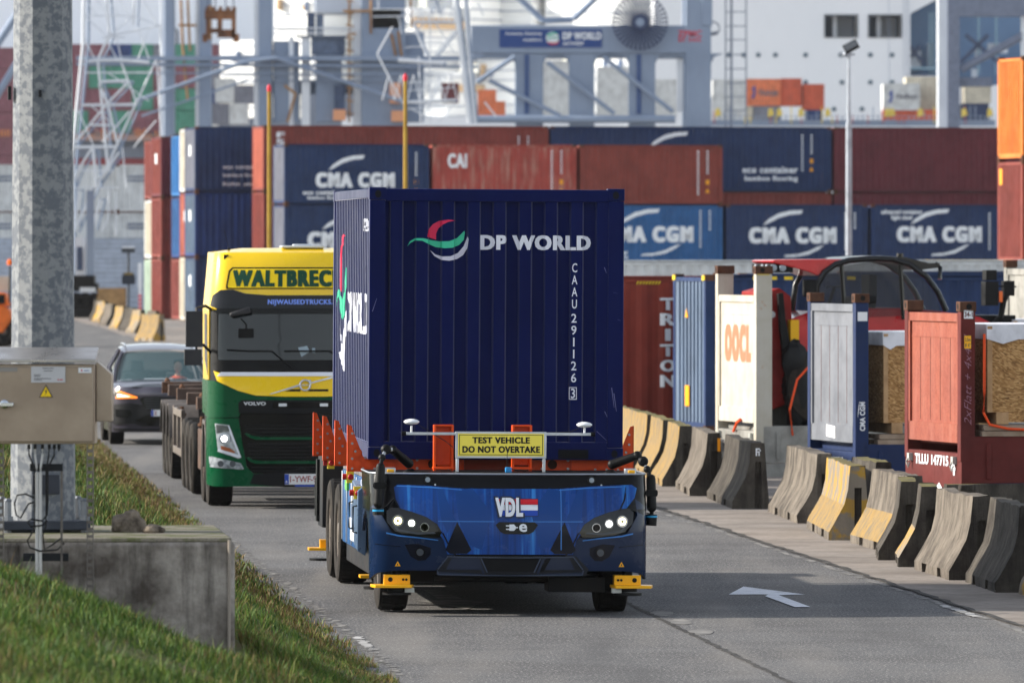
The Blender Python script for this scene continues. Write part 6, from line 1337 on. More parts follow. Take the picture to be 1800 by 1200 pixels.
a.done('red_stripe', m_tipr, o)
# ================================================================ THE PORT: CRANES AND SHIP
m_cr = mat('crane_blue_grey', (138, 152, 174), .6, var=.5, nscale=.3, col2=(120, 134, 156), streak=.2, scol=(110, 120, 140)); m_crw = mat('crane_white_and_lit', (222, 226, 232), .5, var=.4, nscale=.4, col2=(184, 188, 198)); m_crd = mat('crane_dark', (70, 84, 112), .6, var=.4); m_rustb = mat('rust_brown', (140, 92, 58), .8, var=.9, nscale=.8, col2=(84, 56, 42)); m_navb = mat('banner_navy', (34, 66, 128), .5)
def frame(name, label, cat, px, Z, yaw=0, group=None):
    X = (px-900)/F*Z; o = thing(name, label, cat, (X, Z, 0), R(yaw), group); s = F/Z
    return o, (lambda x: (x-px)/s), (lambda y: CAMH-(y-HOR)/s), s
# --- quay crane portal with banner
o, X, Z_, s = frame('quay_crane', 'pale blue-grey quay crane portal with navy banner and big cable reel', 'crane', 1000, 560)
D_ = 16
a = M(); a.box(X(828), X(1250), 0, 1.6, Z_(94), Z_(45)); a.box(X(828), X(1250), D_, D_+1.6, Z_(94), Z_(45)); a.box(X(848), X(1225), .3, 1.2, Z_(102), Z_(94.1)); a.done('sill_beam', m_cr, o, bevel=.05)
a = M()
for (x0, x1) in ((1205, 1250), (1105, 1152), (1000, 1045), (905, 955)):
    a.box(X(x0), X(x1), .1 if x0 != 1205 else -.02, 1.5, 0, Z_(94)+(.01 if x0 != 1205 else 3.6)); a.prism([(X(x0-22), Z_(94)-.0), (X(x0), Z_(94)), (X(x0), Z_(112)), (X(x0-6), Z_(100))], .12, 1.4)
    a.prism([(X(x1+22), Z_(94)), (X(x1), Z_(94)), (X(x1), Z_(112)), (X(x1+6), Z_(100))], .12, 1.4)
a.box(X(1208), X(1249), D_, D_+1.5, 0, Z_(-60)); a.box(X(1234), X(1252), -.1, 1.55, Z_(46), Z_(-60)); a.done('leg', m_cr, o, bevel=.05)
a = M()
for x0 in (1191, 1198): pass
a.box(X(1190), X(1201), .5, 1.5, Z_(196), Z_(104)); a.done('inner_leg_lit_face', m_crw, o)  # white strip paints sunlight on the inner leg
a = M()
for (x0, x1) in ((1119, 1127), (922, 930)): a.box(X(x0), X(x1), .02, .1, Z_(200), Z_(96))
a.done('cable_duct', mat('duct_navy', (60, 84, 130), .6), o)
a = M(); a.cyl((X(838), -.3, Z_(210)), (X(1187), -.3, Z_(210)), .26, n=12)
for p_ in ([(1060, 100), (1183, 197)], [(962, 110), (1080, 200)], [(860, 142), (985, 204)], [(905, 100), (838, 145)]): a.cyl((X(p_[0][0]), -.3, Z_(p_[0][1])), (X(p_[1][0]), -.3, Z_(p_[1][1])), .15, n=10)
for p_ in ([(905, -10), (955, 36)], [(1060, -15), (1008, 34)], [(955, 36), (1008, 34)]): a.cyl((X(p_[0][0]), .8, Z_(p_[0][1])), (X(p_[1][0]), .8, Z_(p_[1][1])), .2, n=10)
a.done('bracing', m_cr, o)
a = M(); c0 = (X(1125), -.5, Z_(40)); 
for k in range(36):
    t = 2*math.pi*k/36; a.cyl((c0[0]+.45*math.cos(t), -.5, c0[2]+.45*math.sin(t)), (c0[0]+1.78*math.cos(t), -.5, c0[2]+1.78*math.sin(t)), .045, .075, 5)
a.lathe([(1.76, -.06), (1.82, -.06), (1.82, .06), (1.76, .06), (1.76, -.06)], (c0[0], -.5, c0[2]), 'y', 44, caps=False); a.lathe([(.5, -.25), (.5, .3)], (c0[0], -.5, c0[2]), 'y', 20); a.done('cable_reel', mat('reel_slate', (56, 68, 100), .6), o)
a = M(); a.lathe([(.28, -.3), (.28, -.26)], (c0[0], -.5, c0[2]), 'y', 16); a.box(X(1225), X(1228), .2, .3, Z_(44), Z_(-5)); a.done('reel_hub', m_cr, o)
a = M(); a.box(X(878), X(1058), -.06, -.001, Z_(84), Z_(52), 0); fn = lambda u, v, q: (u, -.06-q, v)
a.text('DP WORLD', X(989), X(1057), Z_(70), Z_(57), fn, .02, .06, mi=1); a.text('ANTWERP', X(989), X(1026), Z_(80), Z_(74), fn, .02, .03, mi=1); a.text('Antwerp Gateway', X(888), X(953), Z_(63), Z_(57), fn, .02, .03, mi=1); a.text('making', X(920), X(953), Z_(74), Z_(68), fn, .02, .03, mi=1)
a.lathe([(.42, 0), (.42, .02)], (X(971), -.09, Z_(67.5)), 'y', 24, mi=1); a.skin([(X(960), Z_(62)), (X(968), Z_(58)), (X(976), Z_(57)), (X(982), Z_(60)), (X(972), Z_(61)), (X(964), Z_(64))], fn, .05, 0, mi=2); a.skin([(X(960), Z_(74)), (X(968), Z_(79)), (X(978), Z_(79)), (X(984), Z_(73)), (X(974), Z_(76))], fn, .05, 0, mi=3); a.tube([(X(961), -.12, Z_(70)), (X(969), -.12, Z_(66)), (X(982), -.12, Z_(67))], .04, 5, 2)
a.done('banner', [m_navb, mat('banner_white', (222, 226, 232), .5), mat('banner_green', (60, 170, 140), .5), mat('banner_red', (190, 50, 70), .5)], o, 0)
a = M(); a.text('ZPMC', X(1191), X(1234), Z_(66), Z_(54), fn, -.03, .04); a.text('65T', X(1192), X(1206), Z_(74), Z_(67.5), fn, -.03, .04); a.text('SWL', X(1210), X(1234), Z_(74), Z_(67.5), fn, -.03, .04); a.done('lettering', mat('crane_red_text', (196, 70, 90), .6), o, 0)
a = M(); pts = [(X(1251+14*math.sin(R(t))), .4, Z_(50-12*math.cos(R(t)))) for t in range(0, 181, 20)]; a.tube(pts, .05); a.tube([(X(1250), .4, Z_(60)), (X(1262), .4, Z_(58))], .12)
for x in (1276, 1312): a.tube([(X(x), .6, 0), (X(x), .6, Z_(-20))], .045, 6)
a.tube([(X(1286), .6, 0), (X(1286), .6, Z_(-20))], .08, 6)
for y in (-3, 21, 46, 70, 96, 121, 146, 170, 194): a.tube([(X(1276), .6, Z_(y)), (X(1312), .6, Z_(y))], .035, 5)
a.done('ladder', mat('ladder_grey', (120, 128, 146), .6), o)
# --- second crane: big box columns, lattice boom
o, X, Z_, s = frame('gantry_crane', 'grey gantry crane with wide box columns and long horizontal beam', 'crane', 600, 590)
a = M()
for (x0, x1) in ((635, 712), (455, 478), (289, 306), (350, 371)): a.box(X(x0), X(x1), 0, 2, 0, Z_(-60))
a.box(X(478), X(640), 1.5, 3, Z_(165), Z_(140)); a.box(X(555), X(600), .2, 2.4, Z_(215), Z_(70)); a.box(X(480), X(525), .3, 2, Z_(215), Z_(72)); a.box(X(712), X(745), 1.2, 2.4, Z_(215), Z_(55)); a.done('column', m_cr, o, bevel=.05)
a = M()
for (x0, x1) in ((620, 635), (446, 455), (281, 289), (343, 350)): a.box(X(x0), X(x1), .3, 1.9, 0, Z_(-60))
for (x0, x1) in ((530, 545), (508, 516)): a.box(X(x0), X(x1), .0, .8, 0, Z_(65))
a.done('column_lit_face', m_crw, o, bevel=.04)  # white boxes paint the sunlit column sides, plus two white columns
a = M(); a.box(X(135), X(840), -.6, .0, Z_(107), Z_(99)); a.tube([(X(135), -.4, Z_(113)), (X(840), -.4, Z_(118))], .12, 6); a.tube([(X(150), -.4, Z_(128)), (X(760), -.4, Z_(132))], .06, 6); a.tube([(X(440), -.2, Z_(142)), (X(700), -.2, Z_(143))], .05, 6)
for p_ in ([(240, 179), (430, 110)], [(430, 110), (487, 103)], [(487, 103), (706, 179)], [(250, 205), (440, 140)]): a.cyl((X(p_[0][0]), -1.2, Z_(p_[0][1])), (X(p_[1][0]), -1.2, Z_(p_[1][1])), .15 if p_[0][0] != 250 else .08, n=8)
a.done('beam', m_cr, o)
a = M(); a.box(X(547), X(606), .1, 2.0, Z_(97), Z_(66), 0); a.box(X(520), X(610), -.2, 2.2, Z_(66), Z_(63), 0)
for x in (595, 600): a.box(X(x), X(x+2), .05, .1, Z_(96), Z_(70), 1)
a.box(X(540), X(553), .0, 1.0, Z_(62), Z_(22), 1); a.box(X(556), X(568), .0, 1.0, Z_(62), Z_(25), 0); a.done('machinery_house', [mat('house_slate', (96, 110, 134), .6, var=.4), m_crd], o)
a = M()
for (x0, y0, x1, y1) in ((652, 0, 652, 60), (603, 20, 650, 20), (614, 0, 614, 215), (610, 60, 626, 60), (505, 215, 520, 165), (520, 165, 500, 150), (318, 0, 322, 90), (330, 0, 334, 90), (322, 90, 330, 175), (688, 60, 696, 100), (700, 55, 706, 100), (722, 0, 724, 50), (314, 45, 345, 45)): a.cyl((X(x0), -.1, Z_(y0)), (X(x1), -.1, Z_(y1)), .09, n=6)
for y in range(0, 210, 22): a.cyl((X(608), -.1, Z_(y)), (X(622), -.1, Z_(y+3)), .06, n=5)
a.box(X(365), X(372), -.3, 0, Z_(70), Z_(10)); a.done('rusty_ladder', mat('ladder_rust', (176, 136, 96), .8, var=.7, nscale=.8, col2=(120, 84, 56)), o)
a = M()
for (x0, y0, x1, y1) in ((665, 0, 665, 15), (655, 17, 750, 17), (655, 30, 755, 28), (480, 50, 620, 50), (480, 60, 620, 57), (700, 28, 706, 60)): a.cyl((X(x0), -.3, Z_(y0)), (X(x1), -.3, Z_(y1)), .05, n=5)
for x in range(484, 620, 8): a.cyl((X(x), -.3, Z_(62)), (X(x), -.3, Z_(48)), .025, n=4)
a.box(X(655), X(705), .0, 1.4, Z_(50), Z_(16)); a.prism([(X(655), Z_(50)), (X(705), Z_(50)), (X(700), Z_(56)), (X(664), Z_(56))], .1, 1.3); a.done('walkway', m_crw, o)
a = M(); a.box(X(588), X(606), -.5, .3, Z_(193), Z_(150), 0); a.box(X(586), X(608), -.6, .4, Z_(212), Z_(193), 1); a.box(X(685), X(705), -.6, .4, Z_(182), Z_(146), 1); a.box(X(688), X(712), -.6, .4, Z_(214), Z_(195), 1); a.done('hanging_gear', [m_crd, mat('gear_orange', (226, 160, 120), .7)], o)
# spreader hanging on the left
o, X, Z_, s = frame('spreader', 'rusty brown container spreader hanging from the gantry', 'spreader', 385, 575)
o.location.z = 0
a = M(); a.box(X(360), X(414), 0, 1.2, Z_(34), Z_(18)); 
for x in (362, 372, 384, 398, 408): a.box(X(x), X(x+6), -.1, 1.3, Z_(22), Z_(12))
a.box(X(362), X(368), 0, 1, Z_(68), Z_(34)); a.box(X(382), X(390), 0, 1, Z_(66), Z_(34)); a.box(X(407), X(414), 0, 1, Z_(68), Z_(34)); a.box(X(366), X(382), .1, .9, Z_(58), Z_(50)); a.box(X(388), X(412), 0, 1, Z_(66), Z_(52)); a.box(X(356), X(364), 0, .8, Z_(74), Z_(60)); a.box(X(410), X(420), 0, .8, Z_(74), Z_(60)); a.done('lifting_frame', m_rustb, o)
a = M()
for x in (365, 378, 396, 410): a.cyl((X(x), .5, Z_(20)), (X(x), .5, Z_(-60)), .04, n=5)
a.done('hoist_cable', m_crd, o)
# --- lattice tower on the left
def lattice(name, label, px, Z, segs, depth, group=None):
    o, X, Z_, s = frame(name, label, 'lattice tower', px, Z, 0, group); 
    fr = M(); bk = M(); cn = M()
    for g in segs:
        r = g[-1]*.5/s*.8; pts = g[:-1]
        for q, r2 in zip(pts, pts[1:]):
            fr.cyl((X(q[0]), 0, Z_(q[1])), (X(r2[0]), 0, Z_(r2[1])), r, n=8)
            if g[-1] >= 5: bk.cyl((X(q[0]+4), depth, Z_(q[1])), (X(r2[0]+4), depth, Z_(r2[1])), r*.8, n=6)
        if g[-1] >= 5: cn.cyl((X(pts[0][0]), 0, Z_(pts[0][1])), (X(pts[0][0]+4), depth, Z_(pts[0][1])), r*.6, n=6)
    fr.done('front_truss', m_crw, o); bk.done('rear_truss', m_cr, o); cn.done('cross_brace', m_cr, o); return o
lattice('lattice_tower', 'white tubular lattice crane tower left of the container stacks', 200, 430, [
    ((147, -10), (146, 80), (124, 300), (120, 545), 8), ((186, -10), (192, 62), (172, 105), (190, 300), 6), ((236, -5), (234, 45), 5), ((150, 28), (235, 28), 3), ((235, 28), (282, 47), 3), ((185, 65), (282, 45), 4), ((150, 30), (190, 66), 3), ((190, 66), (235, 28), 3), ((180, 66), (220, 66), 4),
    ((155, 108), (180, 106), (213, 106), (262, 110), 7), ((213, 110), (240, 180), 4), ((275, 105), (240, 180), 4), ((240, 180), (185, 300), (165, 330), (130, 408), 5), ((175, 144), (226, 142), 6), ((174, 148), (190, 185), (207, 255), 6), ((143, 185), (237, 184), 6), ((226, 144), (188, 183), (128, 256), 5), ((228, 196), (180, 250), 4),
    ((128, 259), (206, 258), 7), ((163, 258), (170, 330), 7), ((163, 258), (135, 303), (126, 330), 5), ((209, 268), (183, 305), (165, 330), 5), ((155, 220), (195, 220), 5), ((134, 186), (165, 258), 3), ((138, 334), (132, 398), 5), ((177, 350), (162, 404), 6), ((276, 110), (282, 215), 4), ((252, 0), (278, 47), 3), ((235, 260), (250, 240), (275, 212), 3), ((192, 336), (190, 385), (178, 408), 3), ((204, 336), (203, 415), 3), ((280, 47), (286, 100), 3), ((215, 260), (222, 330), 3)]+[((150+k*20, 0), (170+k*20, 28), (150+k*20, 28), 2.2) for k in range(4)]+[((148, 66), (166, 104), 3), ((186, 66), (205, 104), 2.4), ((205, 66), (213, 104), 2.4), ((243, 50), (262, 104), 3), ((262, 50), (243, 104), 2.4), ((150, 128), (262, 128), 3), ((190, 128), (262, 178), 2.4), ((160, 186), (200, 220), 2.4), ((126, 330), (210, 330), 3), ((126, 300), (200, 300), 3)], 3.0)
lattice('lattice_boom', 'white and grey lattice boom leg above the navy load', 790, 520, [
    ((798, -15), (812, 100), (826, 216), 12), ((816, -15), (822, 80), (835, 216), 7), ((727, 39), (800, 39), 5), ((726, 42), (749, 97), 5), ((799, 55), (765, 98), 5), ((745, 75), (783, 75), 4), ((756, 20), (763, 0), (769, 22), 5), ((790, 0), (776, 24), 4), ((690, 47), (663, 95), 3), ((663, 95), (705, 176), 3.4), ((706, 180), (800, 176), 6), ((745, 130), (800, 130), 3), ((775, 145), (760, 172), 4), ((700, 106), (780, 112), 9), ((765, 40), (800, 95), 3), ((745, 42), (730, 60), 3), ((840, 4), (850, 28), 3), ((755, 176), (745, 216), 4), ((712, 180), (812, 188), 3), ((720, 190), (760, 210), 3), ((800, 182), (770, 215), 3), ((852, 180), (872, 205), 4)]+[((672+k*11, 176), (683+k*11, 132), (694+k*11, 176), 2.4) for k in range(0, 12, 2)]+[((712, y), (800, y-6), 2) for y in (60, 84, 146, 160, 192)]+[((716+k*18, 0), (728+k*18, 40), 2.4) for k in range(5)]+[((728+k*18, 0), (716+k*18, 40), 2.4) for k in range(5)]+[((756, 0), (756, 216), 3), ((736, 100), (740, 216), 3)], 2.5)
# tower foot with wheels
o, X, Z_, s = frame('crane_bogie', 'dark crane bogie wheels and cabin at the foot of the lattice tower', 'crane bogie', 155, 395)
a = M(); a.box(X(152), X(163), 0, .5, Z_(485), Z_(335)); a.box(X(163), X(165), 0, .4, Z_(485), Z_(330)); a.done('column', m_cr, o)
a = M(); a.box(X(131), X(150), .1, 1.4, Z_(484), Z_(417)); a.done('cabin', m_crw, o); a = M(); a.box(X(135), X(145), .04, .1, Z_(475), Z_(434)); a.done('cabin_door', m_crd, o)
a = M(); a.box(X(128), X(166), -.1, 1.4, Z_(500), Z_(484)); a.box(X(125), X(172), -.05, 1.3, Z_(512), Z_(498))
for x in (134, 150, 167): a.lathe([(.3, -.2), (.36, -.1), (.36, .2)], (X(x), -.1, .9-.1), 'y', 16)
a.box(X(122), X(182), -.2, 1.2, .0, .7); a.done('bogie', m_mblack, o)
a = M(); a.box(X(141), X(168), -.35, -.21, Z_(513), Z_(505)); a.done('white_plate', m_crw, o)
o, X, Z_, s = frame('concrete_buffer', 'ochre concrete buffer block at the crane foot', 'block', 195, 390); a = M(); a.prism([(X(168), 0), (X(220), 0), (X(220), Z_(506)), (X(172), Z_(507))], 0, 1.2); a.done('block', mat('buffer_ochre', (178, 150, 104), .85, var=.6), o)
# far white boxes and shed
G5 = 'white containers stacked far behind the lattice tower'
for i, px in enumerate((-40, 60, 212)):
    for t in range(2):
        c = cplace(('lower' if t == 0 else 'upper')+' white container far behind, '+('cut off by the left edge', 'mostly hidden by the thick mast', 'beside the red stack')[i], px-8, 440, 2.6+t*2.45, 12.19 if i < 2 else 6.06, 2.43, c_white, yaw=4, group=G5)
        if i == 2 or i == 0:
            f = sidefn(c['_L']); a = M()
            for k in range(2): a.box(.6, 2.0, -.008, .012, 1.75-k*.2, 1.86-k*.2)
            a.done('code_marks', mat('mark_grey', (120, 128, 146)), c, 0)
o, X, Z_, s = frame('shed', 'pale grey corrugated steel shed wall behind the road sign', 'shed', 160, 436); a = M()
for k in range(26): a.prism([(X(-60)-0+0, .12*k), (X(-60)+.01, .12*k)], 0, .1) if False else None
zt = Z_(418); n = int(zt/.12); vs = []
for k in range(n+1): vs += [(X(-60), (k % 2)*.03, zt*k/n), (X(262), (k % 2)*.03, zt*k/n)]
a.mesh(vs, [(2*i, 2*i+1, 2*i+3, 2*i+2) for i in range(n)]); a.box(X(-60), X(262), .05, 1.2, 0, zt); a.done('wall', mat('shed_grey', (166, 176, 192), .5, var=.3), o, 0)
# --- ship
m_hull = mat('ship_white', (240, 242, 246), .6, var=.4, nscale=.06, col2=(230, 234, 240), streak=.1, scol=(190, 190, 196)); m_hred = mat('hull_red', (152, 58, 66), .6, var=.5, nscale=.1); m_hgr = mat('hull_grey', (128, 138, 156), .6, var=.4, nscale=.1)
o, X, Z_, s = frame('container_ship', 'huge white-sided ship with portholes moored behind the cranes', 'ship', 1400, 900)
def rrect(x0, x1, y0, y1, r=5): return [(X(x0+r), Z_(y1)), (X(x1-r), Z_(y1)), (X(x1), Z_(y1-r)), (X(x1), Z_(y0+r)), (X(x1-r), Z_(y0)), (X(x0+r), Z_(y0)), (X(x0), Z_(y0+r)), (X(x0), Z_(y1-r))]
a = M(); ys = [-160, 27, 66, 300]; 
a.box(X(1150), X(1450.5), 0, 30, 0, Z_(-160)); a.box(X(1450), X(1584), .02, 6, 0, Z_(66)); a.box(X(1450), X(1584), .02, 6, Z_(27), Z_(-160)); a.box(X(1507), X(1527), .02, 6, Z_(66), Z_(27)); a.box(X(1583.5), X(1600), 0, 30, 0, Z_(-160)); a.box(X(1600), X(1652), .02, 20, Z_(-2), Z_(-160)); a.prism([(X(1600), Z_(-3)), (X(1652), Z_(-3)), (X(1640), Z_(3)), (X(1604), Z_(22)), (X(1600), Z_(26))], .03, 4); a.box(X(1600), X(1652), .02, 5, 0, Z_(134))
a.box(X(1652), X(2100), .02, 10, 0, Z_(150)); a.box(X(600), X(1150), 2, 30, 0, Z_(205)); a.done('hull', m_hull, o)
a = M()
for (x0, x1) in ((1450, 1507), (1527, 1584)):
    a.box(X(x0), X(x1), 6.2, 8, Z_(70), Z_(20), 0); a.box(X(x0+15), X(x0+22), 1.5, 3, Z_(68), Z_(24), 1); a.box(X(x0+22), X(x0+50), 2.5, 5.5, Z_(68), Z_(30), 2)
    a.prism(rrect(x0-1, x1+1, 25, 67), -.06, -.02, mi=2) if False else None
    for (q0, q1, v0, v1) in ((x0-1.5, x1+1.5, 25.5, 27.5), (x0-1.5, x1+1.5, 65.5, 67), (x0-1.5, x0+.5, 27.5, 65.5), (x1-.5, x1+1.5, 27.5, 65.5)): a.box(X(q0), X(q1), -.08, 1.4, Z_(v1), Z_(v0), 2)
a.done('deck_opening', [mat('opening_blue', (96, 126, 160), .5), m_crw, mat('opening_grey', (120, 124, 130), .7)], o)
a = M()
for (x, y) in ((1363, 97), (1416, 97), (1478, 97), (1530, 97), (1568, 97), (1281, 97), (1307, 97), (1333, 97), (1416, 145), (1480, 145), (1530, 145), (1568, 145), (1466, 192), (1515, 192)): a.lathe([(.26, 0), (.26, -.05)], (X(x), -.01, Z_(y)), 'y', 12); 
a.done('porthole', mat('porthole_dark', (84, 104, 120), .3), o)
a = M(); a.box(X(1600), X(1652), 5.5, 6.5, Z_(135), Z_(-10), 0); a.box(X(1652), X(2000), 10.5, 11.5, Z_(150), Z_(-60), 0)
for (x0, y0, x1, y1) in ((1601, 80, 1625, 110), (1603, 100, 1620, 80), (1700, 60, 1760, 110), (1690, 110, 1740, 60)): a.cyl((X(x0), 3, Z_(y0)), (X(x1), 3, Z_(y1)), .22, n=6, mi=1)
for x in (1636, 1642, 1722, 1753): a.box(X(x), X(x+3), 3, 4, Z_(130), Z_(20), 2)
for q in ((1601, 1622, 88, 118), (1634, 1642, 75, 118), (1718, 1728, 78, 110), (1740, 1775, 75, 92), (1712, 1722, 120, 134)): a.box(X(q[0]), X(q[1]), 4.0, 5.0, Z_(q[3]), Z_(q[2]), 3)
a.box(X(1600), X(1652), 1, 3, Z_(122), Z_(118), 2); a.done('superstructure', [mat('super_blue', (100, 130, 164), .5, var=.4, nscale=.1), m_crd, mat('super_teal', (130, 160, 176), .5), m_crw], o)
# accommodation blocks added behind the cranes, turned to the sun as bright backing
a = M(); q = random.Random(12)
def yb(x, w_, y0, y1, ds, yawd=38, mi=0):
    c = Vector((X(x), ds, 0)); d = Vector((math.cos(R(yawd)), -math.sin(R(yawd)), 0)); n_ = Vector((math.sin(R(yawd)), math.cos(R(yawd)), 0)); p = [c, c+d*w_/s, c+d*w_/s+n_*8, c+n_*8]; zb, zt_ = Z_(y1), Z_(y0)
    a.hexa([(v.x, v.y, zb) for v in p]+[(v.x, v.y, zt_) for v in p], mi)
for (x, w_, y0, y1, ds) in ((470, 90, -30, 150, 26), (560, 110, -60, 120, 30), (660, 80, 5, 160, 22), (745, 100, -50, 100, 30), (838, 90, 90, 215, 24), (850, 110, -60, 90, 32), (960, 120, -60, 60, 28), (1050, 120, 80, 215, 24), (1090, 100, -60, 60, 30), (950, 90, 110, 215, 22), (370, 90, 60, 200, 30), (640, 180, 120, 215, 26)):
    yb(x, w_, y0, y1, ds)
    yy = y0+8
    while yy < y1-8 and yy < 215: yb(x+1, w_, yy, yy+1.6, ds-.3, mi=1); yy += q.choice((14, 18, 26))
    for k in range(4): xx = x+q.uniform(4, w_-10); yb(xx, 5, y0+q.uniform(10, 30), y0+q.uniform(34, 44), ds-(xx-x)/s*.62-.9, mi=q.choice((1, 2, 3)))
a.done('accommodation_block', [mat('block_white', (244, 244, 240), .6, var=.4, nscale=.15, col2=(226, 226, 224)), mat('rail_grey', (158, 166, 180), .6), mat('vent_ochre', (196, 166, 130), .7), mat('window_slate', (86, 104, 134), .4)], o, 0)
a = M()
for x0 in (1564, 1590, 1595, 1598): a.cyl((X(x0), -.4, 0), (X(x0-2), -.4, Z_(-60)), .03, n=4)
a.done('mooring_wire', m_cr, o)
a = M(); a.box(X(-250), X(620), 60, 90, 0, Z_(300), 0); a.box(X(-250), X(620), 59.9, 90, Z_(300), Z_(268), 0); a.box(X(-250), X(620), 59.5, 90, Z_(268), Z_(246), 1); a.box(X(-250), X(620), 60.2, 90, Z_(246), Z_(78), 1); a.done('far_hull', [m_hred, m_hgr], o)
a = M(); a.box(X(-250), X(470), 75, 90, Z_(246), Z_(-200)); a.done('deckhouse', m_hull, o)
a = M()
for (x0, x1, y0, y1) in ((238, 260, 18, 58), (303, 314, 18, 36)): a.prism(rrect(x0, x1, y0, y1, 7), 74.7, 74.99, mi=0); a.prism(rrect(x0+2, x1+5, y0-2, y1+2, 8), 74.85, 74.995, mi=1)  # offset grey shape paints a shadow beside each window
a.done('oval_window', [mat('bright_window', (240, 242, 246), .5), mat('shadow_grey', (120, 124, 132), .6)], o)
# ship containers
G6 = 'containers stacked on the ship deck'
rr = random.Random(4); pal = [(c_green, 'green'), (c_mar, 'maroon'), (c_red, 'red'), (c_blue2, 'blue'), (c_grey, 'grey'), (c_cream, 'cream')]
def sbox(lb, x0, x1, y0, y1, m, ds=0, Zd=850, logo=None, group=G6):
    s = F/Zd; w_ = (x1-x0)/s; h = (y1-y0)/s; p = P(x0, y1, Zd); o = thing('ship_container', lb, 'shipping container', (p.x, Zd+ds, p.z), 0, group)
    a = M(); n = max(6, int(w_/.3)); vs = []
    for i in range(n*2+1): vs += [(w_*i/(2*n), .05*(i % 2), 0), (w_*i/(2*n), .05*(i % 2), h)]
    a.mesh(vs, [(2*i, 2*i+2, 2*i+3, 2*i+1) for i in range(2*n)]); a.box(0, w_, .06, 6, .01, h-.02); a.box(-.01, .12, -.03, .1, 0, h); a.box(w_-.12, w_+.01, -.03, .1, 0, h); a.box(.12, w_-.12, -.03, .1, h-.14, h); a.box(.12, w_-.12, -.03, .1, 0, .14); a.done('box', m, o, 0)
    if logo:
        a = M(); a.prism([(w_*.12, h*.28), (w_*.22, h*.28), (w_*.26, h*.5), (w_*.24, h*.78), (w_*.14, h*.62), (w_*.2, h*.5)], -.06, -.04, mi=0); a.text(logo, w_*.36, w_*.92, h*.36, h*.62, None, .05, .03, mi=1); a.done('lettering', [mat('logo_blue', (60, 80, 150), .5), mat('logo_slate', (110, 110, 120), .5)], o, 0)
    return o
c_orl = cm('ship_orange', (232, 128, 84), rust=0); c_orr = cm('ship_red_orange', (206, 92, 62), rust=0)
sbox('orange ship container with a small blue mark, left of two at the right', 1313, 1372, 139, 186, c_orl, logo='Holcim'); sbox('orange-red ship container behind the marked one', 1373, 1409, 138, 186, c_orr, .2); sbox('orange-red ship container lower beside the lamp post', 1412, 1449, 148, 193, c_orr, .4)
sbox('white ship container with a small blue mark left of the crane leg', 1553, 1617, 147, 194, c_white, logo='Nedlloyd'); sbox('white ship container with grey doors beside the crane leg', 1595, 1650, 134, 194, c_cream, 3); sbox('orange container low on deck under the white ones', 1555, 1648, 193, 214, c_orr, .3)
sbox('navy container on deck right of the sunlit-painted crane leg', 1692, 1738, 182, 214, c_navy); sbox('cream container above the navy one right of the crane leg', 1695, 1742, 152, 182, c_cream); sbox('dark container under the slanting brace at the right', 1690, 1745, 136, 152, c_navy)
sbox('pale grey ship container low left of the orange ones', 1325, 1372, 187, 214, c_grey); sbox('blue ship container low under the orange-red one', 1418, 1446, 194, 212, c_blue2); sbox('cream ship container below the marked orange one', 1300, 1323, 187, 214, c_cream)
for (x0, x1, y0, y1) in ((840, 872, 158, 200), (955, 1000, 108, 205), (1050, 1104, 118, 205), (1152, 1190, 140, 205), (1253, 1312, 140, 214)): sbox('pale container glimpsed between the crane legs' if x0 != 840 else 'orange container glimpsed beside the first crane leg', x0, x1, y0, y1, c_white if x0 != 840 else c_orl, 0, 800, group='pale containers seen between the crane legs' if x0 != 840 else 'containers stacked on the ship deck')
cols = ['green', 'maroon']
lay = {0: 'mmbgGgm', 1: 'mgggmmG', 2: 'mmmgmgb', 3: 'gmgmmgw', 4: 'Ggmgggw'}
k = 0; c_smar = cm('ship_maroon_hazed', (128, 78, 90), rust=0); c_sgr = cm('ship_green_hazed', (70, 138, 118), rust=0)  # paler maroon and green, with air haze put into the colour
nm = {'m': (c_smar, 'maroon'), 'g': (c_sgr, 'green'), 'b': (c_blue2, 'blue'), 'G': (c_grey, 'grey'), 'w': (c_white, 'white')}
for r2 in range(4):
    for cI in range(7):
        m_, n_ = nm[lay[r2][cI]]; x0 = 118+cI*38; y0 = 78+r2*39
        sbox('%s container on the far ship, %s tier from the top, %s along' % (n_, ('first', 'second', 'third', 'fourth')[r2], ('first', 'second', 'third', 'fourth', 'fifth', 'sixth', 'seventh')[cI]), x0, x0+37, y0, y0+38, m_, 0, 957)
for r2 in range(6): sbox('dark maroon container on the far ship at the left edge, tier %s from the top' % ('one', 'two', 'three', 'four', 'five', 'six')[r2], -22, 36, 84+r2*38, 121+r2*38, c_smar, 0, 956)
for i, (x0, x1, y0, y1, m_, n_) in enumerate(((378, 412, 138, 180, c_white, 'white'), (412, 446, 150, 182, c_grey, 'grey'), (370, 402, 182, 218, c_grey, 'grey'), (403, 434, 182, 218, c_white, 'white'))): sbox('%s container on deck beside the grey columns, %s' % (n_, ('upper left', 'upper right', 'lower left', 'lower right')[i]), x0, x1, y0, y1, m_, 0, 820)
sbox('maroon container glimpsed behind the lattice boom', 776, 806, 146, 180, c_mar, 0, 830); sbox('orange container behind the foot of the lattice boom', 840, 888, 178, 206, c_orl, 1, 820)
